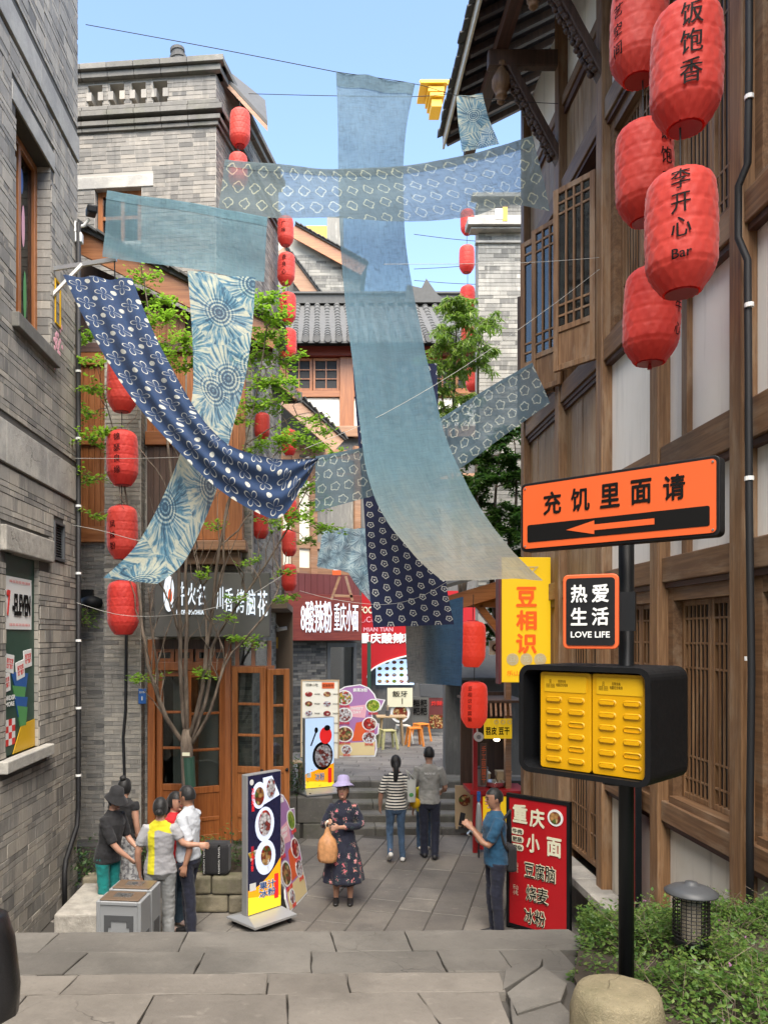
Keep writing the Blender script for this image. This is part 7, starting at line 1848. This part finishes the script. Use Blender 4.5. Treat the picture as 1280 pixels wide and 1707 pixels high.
for s in (-1, 1): obj('handle', MB().tube([(s * .02, 0, .44), (s * .028, -.01, .5), (0.0, -.02, .545)], .009, 6), 'cream_paint', pb_, smooth=True)
# couple walking away
person('woman in striped shirt and jeans with long ponytail walking away', PF(660, 12.0), R(180 + 6), 1.62, 'cloth_stripe', 'cloth_jeans', 'skin', .95, female=True, hair='pony', shoes='shoe_white', legw=.82,
       legs={'L': (V3((-.10, .03, .49)), V3((-.10, -.10, .16)), V3((-.1, .8, -.45))), 'R': (V3((.085, .04, .48)), V3((.11, .02, .075)), V3((.15, 1, 0)))},
       L=(V3((-.24, -.02, 1.11)), V3((-.25, .08, .87))), R_=(V3((.22, -.02, 1.12)), V3((.24, .10, .95))), head=(R(-8), 0))
tb_ = thing('tote_bag', 'white canvas tote bag on the striped woman\'s shoulder', 'bag', PF(684, 11.95, .93), R(8))
m = MB(); m.add([(-.05, -.05, 0), (.07, -.05, .0), (.09, -.02, .35), (-.06, -.02, .36), (-.04, .06, 0), (.06, .06, 0), (.08, .03, .35), (-.05, .03, .36)], [(0, 1, 2, 3), (7, 6, 5, 4), (0, 4, 5, 1), (1, 5, 6, 2), (3, 7, 4, 0)]); obj('bag_body', m, 'cloth_tote', tb_, bevel=.015, smooth=True)
for y in (-.02, .03): obj('strap', MB().tube([(-.03, y, .35), (-.045, y, .45), (-.06, y, .49), (-.04, y, .47), (.05, y, .35)], .011, 6), 'cloth_tote', tb_, smooth=True)
disc(tb_, 'print', 'green_print', .0, .12, .035, .03, -.055)
def tee(s, mat, z, y=-.13):
    def f(T, k, body, hp, lat, fwd, hm):
        p = body(0, y, z); o = text(s, T, mat, p * k, 1, fit=(.17, .03), rot=(PI / 2, 0, math.atan2(lat.y, lat.x) + (PI if y < 0 else 0)), bold=.02)
    return f
person('man in grey tee and navy trousers walking away up the lane', PF(715, 12.15), R(180 - 4), 1.73, 'cloth_grey', 'cloth_navy', 'skin', .85, hair='short', girth=1.02, extra=tee('TRAVELS PAST MOST', 'white_print', 1.33, -.135),
       legs={'L': (V3((-.07, .05, .48)), V3((-.06, .08, .075)), V3((-.1, 1, 0))), 'R': (V3((.1, .03, .48)), V3((.08, -.04, .075)), V3((.2, 1, 0)))},
       L=(V3((-.25, -.0, 1.11)), V3((-.2, .13, .93))), R_=(V3((.25, .02, 1.10)), V3((.23, .2, 1.0))), head=(R(8), 0), shoes='shoe_black')
person('child in jeans and white shoes mostly hidden by the man in grey', PF(706, 12.7), R(185), 1.22, 'cloth_yellow', 'cloth_jeans', 'skin', .9, hair='short', shoes='shoe_white')
yb = thing('yellow_bag', 'crumpled yellow bag between the striped woman and the man in grey', 'bag', PF(692, 12.1, .82)); obj('bag_body', MB().sphere((0, 0, .06), (.09, .05, .085), 12, 8), 'yellow_label', yb, smooth=True); obj('knot', MB().tube([(0, 0, .13), (-.02, 0, .2)], [.02, .012], 8), 'yellow_label', yb)
# man in blue with phone
person('man in dark blue tee photographing with his phone on the right', PF(826, 9.0), R(-86), 1.70, 'cloth_blue', 'cloth_navy', 'skin_tan', .8, hair='short', girth=1.1, head=(R(2), R(6)),
       L=(V3((-.12, -.17, 1.10)), V3((-.29, -.09, 1.27))), R_=(V3((-.10, .13, 1.10)), V3((-.28, .04, 1.27))), legs={})
ph = thing('smartphone', 'dark smartphone held up by the man in blue', 'phone', PF(770, 9.0, 1.36), R(-60)); obj('case', MB().box((0, 0, 0), (.08, .012, .15), (R(-12), 0, 0)), 'black_plastic', ph, bevel=.004); obj('screen', MB().box((0, .0072, .0015), (.07, .002, .138), (R(-12), 0, 0)), 'screen_sky', ph)
wt_ = thing('wrist_watch', 'pale watch strap on the wrist of the man in blue', 'watch', PF(783, 8.88, 1.235)); obj('band', MB().tube([(-.012, 0, .01), (.012, 0, -.01)], .036, 14), 'steel', wt_); obj('dial', MB().tube([(0, -.034, .0), (0, -.042, .0)], .018, 12), 'black_print', wt_)
sg = thing('sling_bag', 'black sling bag behind the hip of the man in blue', 'bag', PF(843, 9.0, .92)); obj('pouch', MB().box((.05, .02, .0), (.12, .26, .3)), 'cloth_black', sg, bevel=.04, seg=3)
obj('strap', MB().tube([(.0, -.1, .1), (-.06, -.16, .2), (-.1, -.16, .36), (-.04, -.14, .5), (.03, -.08, .56), (.06, .05, .45), (.07, .06, .12)], .016, 6), 'cloth_black', sg, smooth=True)
# group on the left
person('man in white short sleeved shirt and navy trousers seen from the side', PF(314, 9.0), R(-112), 1.73, 'cloth_white', 'cloth_navy', 'skin_tan', .92, hair='short', girth=1.05, collar=True, head=(R(-4), R(4)), hem=.9,
       L=(V3((.05, -.19, 1.12)), V3((-.0, -.22, .88))), R_=(V3((-.02, .2, 1.12)), V3((-.08, .18, .9))), legs={'L': (V3((.03, -.07, .48)), V3((.05, -.08, .075)), V3((-.9, .3, 0))), 'R': (V3((-.02, .08, .48)), V3((.0, .12, .075)), V3((-.9, .2, 0)))})
def yell(T, k, body, hp, lat, fwd, hm): pass
fabric('cloth_twotone', (1, 1, 1), tex=lambda g, p: (lambda sp: g.mix(g.M('MAXIMUM', g.step(g.M('ADD', sp.outputs[2], g.M('MULTIPLY', g.M('ABSOLUTE', sp.outputs[0]), .35)), 1.315, 1.325), g.M('MULTIPLY', g.M('SUBTRACT', 1., g.step(sp.outputs[0], -.045, -.035)), g.step(sp.outputs[0], -.125, -.115))), (.26, .26, .272), (.52, .47, .012)))(g.n('SeparateXYZ', {0: p})))
person('woman in yellow and grey tee reaching out to the man in white', PF(267, 8.75), R(180 + 5), 1.64, 'cloth_twotone', 'cloth_greypants', 'skin', .72, female=True, girth=1.08, hair='lowbun', sleevemat='cloth_greytee',
       R_=(V3((.27, -.02, 1.20)), V3((.44, .02, 1.17))), L=(V3((-.25, -.03, 1.10)), V3((-.25, .04, .86))), legw=1.15)
person('person in red top and flared jeans half hidden behind the man in white', PF(291, 9.3), R(60), 1.60, 'cloth_red', 'cloth_darkjeans', 'skin', .7, female=True, hair='pony', legw=1.3, shoes='shoe_sand')
person('woman in black tee, teal trousers and black bucket hat beside the left wall', PF(180, 9.35), R(62), 1.62, 'cloth_black', 'cloth_teal', 'skin', .95, female=True, girth=1.12, hair='lowbun', head=(R(-6), R(14)), lean=(.07, -.02),
       R_=(V3((.12, -.2, 1.08)), V3((.30, -.16, .90))), L=(V3((.2, .16, 1.1)), V3((.34, .06, .98))), extra=hatv('bucket', 'cloth_black'), hem=.83)
person('woman in black top and mottled grey skirt with hair bun behind the hat wearer', PF(207, 9.95), R(165), 1.64, 'cloth_black', 'cloth_mottle', 'skin', .25, female=True, hair='bun', hem=.95, skirt=(.24, .3, 2), L=None)
# far walker
person('distant walker in white top and black trousers beyond the red lantern', PF(757, 20.9, .7), R(185), 1.68, 'cloth_white', 'cloth_black', 'skin', 1.6, hair='short', shoes='shoe_white', legw=.8,
       legs={'L': (V3((-.12, .1, .48)), V3((-.15, .12, .075)), V3((-.1, 1, 0))), 'R': (V3((.1, .0, .48)), V3((.14, -.1, .075)), V3((.2, 1, 0)))})
# passer-by at the left edge, only the bag shows
person('passer-by in black at the left frame edge, only the handbag in view', (-1.24, 2.05, ZP), R(175), 1.66, 'cloth_black', 'cloth_black', 'skin', .9, female=True, hair='pony')
hb = thing('handbag', 'black leather handbag at the lower left edge of the picture', 'bag', (-.905, 1.98, ZP + .62), R(10))
m = MB(); vs = []; pr = [(.10, 0), (.13, .015), (.135, .08), (.12, .2), (.10, .265), (.085, .27)]; n = 24
for r_, z_ in pr:
    for i in range(n):
        a = 2 * PI * i / n; c_, s_ = math.cos(a), math.sin(a); q = .6; vs.append((r_ * math.copysign(abs(c_) ** q, c_) * (1 + .02 * mnoise.noise(V3((c_ * 3, s_ * 3, z_ * 9)))), .055 * math.copysign(abs(s_) ** q, s_), z_))
m.add(vs, [(j * n + i, j * n + (i + 1) % n, (j + 1) * n + (i + 1) % n, (j + 1) * n + i) for j in range(len(pr) - 1) for i in range(n)] + [tuple(range(n)), tuple(range((len(pr) - 1) * n, len(pr) * n))]); obj('bag_body', m, 'leather_black', hb, smooth=True)
obj('handle', MB().tube([(-.06, 0, .265), (-.055, 0, .36), (0, 0, .42), (.055, 0, .36), (.06, 0, .265)], .01, 8), 'leather_black', hb, smooth=True)
# ================================================================ trees, shrubs and plants
def leafquad(mb, p, size, nrm=None, asp=.5, droop=0.):
    a = random.uniform(0, 2 * PI); el = random.uniform(-.6, .6) - droop
    d = Vector((math.cos(a) * math.cos(el), math.sin(a) * math.cos(el), math.sin(el))); s = d.cross(Vector((random.uniform(-.5, .5), random.uniform(-.5, .5), 1))).normalized() * size * asp * .5
    q = p + d * size; m = p + d * size * .45
    mb.add([p, m + s + Vector((0, 0, -size * .05)), q, m - s + Vector((0, 0, -size * .05))], [(0, 1, 2, 3)])
def cluster(mb, c, rad, n, size, asp=.5, droop=0.):
    for _ in range(n):
        v = Vector((random.gauss(0, 1), random.gauss(0, 1), random.gauss(0, .8))) * .5
        leafquad(mb, c + Vector((v.x * rad[0], v.y * rad[1], v.z * rad[2])), size * random.uniform(.6, 1.3), asp=asp, droop=droop)
def wig(a, b, n=5, j=.06):
    a, b = Vector(a), Vector(b); return [a.lerp(b, i / n) + (Vector((random.uniform(-j, j), random.uniform(-j, j), random.uniform(-j, j) * .5)) if 0 < i < n else Vector((0, 0, 0))) for i in range(n + 1)]

# slim many-stemmed tree in front of the restaurant
TD_ = 10.55
t1 = thing('courtyard_tree', 'slim many stemmed tree with sparse fresh leaves before the restaurant', 'tree', (0, 0, 0))
base = P(314, 1478, TD_); fork = P(311, 1238, TD_)
tr = MB(); tr.tube([base, P(316, 1400, TD_), P(313, 1320, TD_), fork, P(311, 1215, TD_)], [.10, .085, .078, .085, .05], 14)
obj('trunk', tr, 'bark', t1, smooth=True)
obj('trunk_wrap', MB().tube([P(316, 1312, TD_), P(313, 1262, TD_)], [.088, .09], 14), 'green_poster', t1); obj('tag_plate', MB().box(P(312, 1256, TD_) + Vector((0, -.095, 0)), (.10, .01, .045)), 'cream_print', t1)
limbs = []
def lb_(pts, r0, r1, nm='limb'):
    p = cat([P(*q) for q in pts], 16); n = len(p); p = [v + Vector((random.uniform(-.012, .012),) * 1 + (random.uniform(-.012, .012), 0)) for v in p]
    obj(nm, MB().tube(p, [(r0 + (r1 - r0) * i / (n - 1)) * .6 for i in range(n)], 9), 'bark', t1, smooth=True); limbs.append(p); return p
d = TD_
lb_([(309, 1245, d), (275, 1190, d - .1), (250, 1120, d - .2), (238, 1050, d - .2), (228, 960, d - .1), (215, 860, d), (200, 760, d), (180, 680, d)], .055, .012)
lb_([(311, 1235, d), (302, 1150, d), (300, 1060, d + .1), (298, 960, d + .1), (292, 860, d + .1), (280, 740, d + .1), (262, 620, d), (248, 520, d), (240, 470, d)], .06, .01)
lb_([(312, 1232, d), (310, 1130, d - .1), (312, 1030, d - .1), (310, 920, d - .1), (316, 820, d), (330, 720, d), (340, 640, d)], .055, .012)
lb_([(315, 1235, d), (336, 1150, d - .1), (345, 1080, d - .1), (356, 1000, d), (366, 910, d), (385, 820, d), (410, 740, d), (430, 640, d), (446, 540, d)], .055, .01)
lb_([(316, 1240, d), (345, 1160, d + .1), (352, 1090, d + .2), (375, 1040, d + .2), (412, 985, d + .2), (450, 930, d + .1), (490, 860, d), (520, 800, d)], .05, .01)
lb_([(318, 1245, d), (352, 1180, d - .2), (380, 1100, d - .2), (430, 1040, d - .2), (462, 985, d - .1), (478, 920, d)], .04, .008)
lb_([(308, 1240, d), (268, 1180, d), (262, 1110, d), (252, 1040, d), (246, 980, d - .1)], .04, .012)
lb_([(300, 1060, d + .1), (285, 1010, d), (262, 960, d), (250, 920, d - .05)], .03, .008); lb_([(345, 1080, d - .1), (340, 1000, d), (325, 930, d), (320, 860, d)], .03, .008)
lb_([(356, 1000, d), (372, 940, d), (374, 860, d), (398, 790, d + .1), (420, 760, d)], .028, .008); lb_([(366, 910, d), (400, 880, d), (430, 830, d), (455, 760, d)], .022, .007)
lb_([(292, 860, d + .1), (270, 800, d), (225, 740, d), (190, 720, d)], .02, .006); lb_([(430, 640, d), (450, 610, d), (470, 580, d)], .014, .005); lb_([(410, 740, d), (450, 715, d), (500, 690, d), (545, 690, d)], .016, .005)
cr_ = MB(); tw_ = MB()
for L_ in limbs[:9]:                     # fine bare side branches fanning upwards
    for _ in range(7):
        i = random.randrange(3, len(L_) - 2); b = L_[i]; a = random.uniform(-1., 1.)
        e = b + Vector((a * .45, random.uniform(-.25, .25), random.uniform(.5, 1.1))); r_ = random.uniform(.008, .014)
        tw_.tube(wig(b, e, 5, .04), [r_, r_ * .85, r_ * .7, r_ * .55, r_ * .4, r_ * .25], 6)
CL = [(235, 465, 26, 45), (262, 500, 22, 40), (240, 545, 30, 50), (280, 530, 30, 70), (300, 570, 30, 80), (275, 600, 34, 70), (318, 610, 20, 40), (255, 575, 24, 40), (150, 560, 20, 30), (165, 600, 22, 30), (160, 650, 26, 50), (150, 690, 24, 30), (145, 730, 20, 26), (170, 720, 24, 36), (160, 800, 30, 40), (190, 745, 20, 22), (150, 860, 16, 14),
      (435, 500, 28, 70), (455, 530, 26, 70), (440, 560, 30, 90), (470, 600, 30, 60), (450, 640, 34, 110), (425, 680, 26, 60), (465, 670, 30, 60), (490, 640, 18, 20), (420, 600, 20, 40), (520, 700, 24, 34), (500, 730, 28, 60), (535, 745, 24, 50), (470, 735, 30, 60), (545, 720, 16, 20), (430, 745, 24, 36), (555, 760, 16, 20),
      (505, 815, 26, 44), (530, 840, 26, 50), (500, 860, 28, 60), (540, 880, 24, 40), (515, 900, 22, 30), (470, 880, 20, 22), (480, 820, 20, 24), (400, 700, 24, 24), (355, 880, 16, 8), (440, 870, 14, 8), (390, 1000, 16, 10), (385, 1030, 18, 16), (410, 1070, 20, 22), (395, 1065, 14, 12), (340, 960, 16, 10), (225, 1130, 18, 20), (250, 1130, 16, 12), (345, 1125, 12, 8), (330, 1120, 14, 12), (470, 1000, 14, 10), (485, 995, 10, 8), (420, 940, 14, 10), (465, 950, 16, 14)]
for px, py, rp, n in CL:
    c = P(px + random.uniform(-6, 6), py, TD_ + random.uniform(-.25, .3)); r_ = rp * TD_ / F
    bp = min((p for L_ in limbs for p in L_[4:]), key=lambda q: (q - c).length)
    tw_.tube(wig(bp, c, 4, .05), [.007, .006, .005, .004, .003], 5)
    for _ in range(max(4, n // 4)):      # leaves sit in flat sprays along little twigs
        a = random.uniform(0, 2 * PI); e = c + Vector((math.cos(a) * r_ * 1.2, math.sin(a) * r_, random.uniform(-.5, .7) * r_)); tw_.tube([c, c.lerp(e, .5) + Vector((0, 0, .02)), e], [.004, .003, .002], 4)
        for q in range(15):
            leafquad(cr_, c.lerp(e, random.uniform(.15, 1.1)) + Vector((random.gauss(0, .03), random.gauss(0, .03), random.gauss(0, .02))), random.uniform(.05, .09), asp=.6)
obj('crown', cr_, 'leaf_fresh', t1); obj('twigs', tw_, 'bark', t1, kind='stuff')

def tree(label, base, tops, clusters, mat, size, asp=.4, droop=0., r0=.07, name='lane_tree', nper=90, spread=1.):
    T = thing(name, label, 'tree', (0, 0, 0)); L_ = []
    for tp in tops:
        pts = cat([Vector(base)] + [P(*q) for q in tp], 12); L_.append(pts); obj('stem', MB().tube(pts, [r0 * (1 - .85 * i / 12) for i in range(13)], 8), 'bark', T, smooth=True)
    m = MB(); tw = MB()
    for px, py, rp, dd in clusters:
        c = P(px + random.uniform(-8, 8), py + random.uniform(-8, 8), dd + random.uniform(-.25, .25)); r_ = rp * dd / F * spread * random.uniform(.8, 1.25)
        bp = min((p for q in L_ for p in q[3:]), key=lambda v: (v - c).length); tw.tube(wig(bp, c, 4, .06), [.016, .013, .01, .008, .005], 5)
        for _ in range(9):
            a = random.uniform(0, 2 * PI); e = c + Vector((math.cos(a) * r_ * 1.1, math.sin(a) * r_, random.uniform(-.9, .9) * r_ - droop * r_ * .6)); md = c.lerp(e, .5) + Vector((0, 0, r_ * .25))
            tw.tube([c, md, e], [.007, .005, .003], 4)
            for q in range(nper // 9):
                t = random.uniform(.1, 1.05); b = c.lerp(md, t * 2) if t < .5 else md.lerp(e, t * 2 - 1)
                leafquad(m, b + Vector((random.gauss(0, r_ * .08), random.gauss(0, r_ * .08), random.gauss(0, r_ * .05))), size * random.uniform(.6, 1.3), asp=asp, droop=droop)
    obj('crown', m, mat, T); obj('twigs', tw, 'bark', T, kind='stuff'); return T
tree('feathery light green tree in front of the pale brick tower', P(770, 1010, 15.6), [[(762, 850, 15.6), (755, 700, 15.6), (760, 560, 15.5), (762, 500, 15.5)], [(790, 850, 15.6), (796, 720, 15.6), (797, 600, 15.6), (800, 530, 15.5)], [(750, 800, 15.5), (742, 700, 15.4), (730, 620, 15.3)]],
     [(760, 500, 22, 15.5), (790, 515, 24, 15.5), (745, 520, 22, 15.4), (775, 535, 26, 15.3), (810, 535, 20, 15.5), (750, 550, 24, 15.4), (800, 560, 22, 15.4), (735, 575, 24, 15.3), (765, 580, 24, 15.2), (725, 605, 20, 15.3), (755, 620, 26, 15.2), (740, 650, 26, 15.2), (790, 610, 22, 15.6), (775, 655, 26, 15.4), (735, 685, 22, 15.3), (765, 690, 22, 15.3), (815, 580, 16, 15.5), (720, 640, 18, 15.2)], 'leaf_feather', .15, .2, .7, .05, nper=420)
tree('dense dark green tree filling the gap behind the arrow sign', P(830, 1060, 13.6), [[(830, 940, 13.6), (825, 840, 13.5), (835, 740, 13.5)], [(845, 930, 13.6), (860, 840, 13.6), (858, 740, 13.6)], [(815, 930, 13.5), (800, 860, 13.4), (790, 800, 13.4)]],
     [(835, 730, 26, 13.6), (862, 720, 24, 13.7), (800, 765, 24, 13.5), (825, 770, 28, 13.4), (855, 765, 26, 13.5), (785, 800, 26, 13.5), (812, 808, 26, 13.3), (842, 805, 28, 13.4), (866, 800, 24, 13.6), (800, 845, 26, 13.4), (828, 850, 28, 13.3), (858, 848, 28, 13.5), (815, 885, 26, 13.4), (845, 890, 28, 13.4), (868, 890, 22, 13.6), (840, 925, 24, 13.4), (862, 925, 24, 13.5), (790, 870, 20, 13.5), (775, 830, 18, 13.6), (830, 1030, 22, 14.5), (815, 1050, 18, 14.6), (835, 1060, 20, 14.5)], 'leaf_dark', .10, .42, .25, .06, nper=800)

def bush(label, c, rad, n, mat='leaf_low', size=.06, name='bush'):
    T = thing(name, label, 'plant', c); m = MB(); st = MB()
    for _ in range(n):
        v = Vector((random.gauss(0, .42), random.gauss(0, .42), abs(random.gauss(.45, .3)))); leafquad(m, Vector((v.x * rad[0], v.y * rad[1], v.z * rad[2])), size * random.uniform(.6, 1.3), asp=.5)
    for _ in range(9): st.tube(wig((random.uniform(-.05, .05), random.uniform(-.05, .05), 0), (random.uniform(-.4, .4) * rad[0], random.uniform(-.4, .4) * rad[1], rad[2] * .8), 3, .02), .005, 5)
    obj('foliage', m, mat, T); obj('stem', st, 'bark', T, kind='stuff'); return T
bush('leafy bush in the corner planter behind the women in black', P(140, 1470, 10.6), (.45, .4, .5), 500, size=.07)
bush('low bush in the corner planter beside the grey skirt', (X(230, 10.6), 10.7, .32), (.4, .4, .35), 320, size=.06)
bush('green plant behind the travel bag on the stone planter', (X(372, 10.3), 10.35, .42), (.55, .4, .42), 520, size=.06)
bush('reddish green plant at the foot of the courtyard tree', (X(345, 10.3), 10.3, .42), (.35, .35, .45), 260, 'leaf_shrub', .055)
bush('dark green bush beside the terrace lightbox', P(497, 1326, 13.75), (.3, .28, .62), 650, size=.06)
bush('tuft of green leaves on the low left wall by the flood light', P(143, 1045, 11.3), (.2, .2, .35), 90, 'leaf_fresh', .06)
# shrub carpet round the sign post
def bedz(x, y):
    e = min(1, max(0, (x - (1.2 + .05 * math.sin(y * 4))) / .35)) * min(1, max(0, (5.25 - y) / .3))
    return ZP - .03 - .13 * max(0, y - 3.2) + (.13 + .17 * mnoise.noise(Vector((x * 1.9, y * 1.9, 3))) + .09 * mnoise.noise(Vector((x * 5, y * 5, 1)))) * (.25 + .75 * e) + .04 * max(0, x - 2.2)
m = MB(); tw = MB(); pk = MB()
for _ in range(52000):
    y = 1.9 + 3.3 * random.random() ** .9; x = random.uniform(1.12 + (.06 if y < 3.4 else .12), 3.15)
    if (x - 1.185) ** 2 + (y - 3.0) ** 2 < .06 or (x - 1.9) ** 2 + (y - 4.0) ** 2 < .008: continue
    if (y < 3.2 and x < 1.3) or x < 1.13 + max(0, y - 3.6) * .40 + .06 * mnoise.noise(Vector((y * 4, 0, 0))): continue
    h = bedz(x, y); z = h - abs(random.gauss(0, .055)) + (random.uniform(0, .1) if random.random() < .16 else 0)
    leafquad(m, Vector((x, y, z)), random.uniform(.018, .038), asp=.55)
for _ in range(900):
    y = random.uniform(2., 5.2); x = random.uniform(1.25, 3.1)
    if (x - 1.185) ** 2 + (y - 3.0) ** 2 < .06 or x < 1.22 + max(0, y - 3.5) * .42: continue
    h = bedz(x, y); tw.tube([(x, y, h - .15), (x + random.uniform(-.06, .06), y + random.uniform(-.06, .06), h - .02), (x + random.uniform(-.1, .1), y + random.uniform(-.1, .1), h + random.uniform(.0, .08))], [.003, .002, .001], 3)
    if random.random() < .07:
        for q in range(5): leafquad(pk, Vector((x, y, h + .02)), .012, asp=.9)
sh_ = obj('shrub_carpet', m, 'leaf_shrub', None, kind='stuff'); sh_['label'] = 'low green shrub carpet around the black sign post'
o = obj('shrub_twigs', tw, 'bark', None, kind='stuff'); o['label'] = 'thin brown twigs in the shrub carpet'; o = obj('shrub_flowers', pk, 'petal_pink', None, kind='stuff'); o['label'] = 'tiny pink flowers in the shrub carpet'
bpy.data.scenes.remove(TMP)
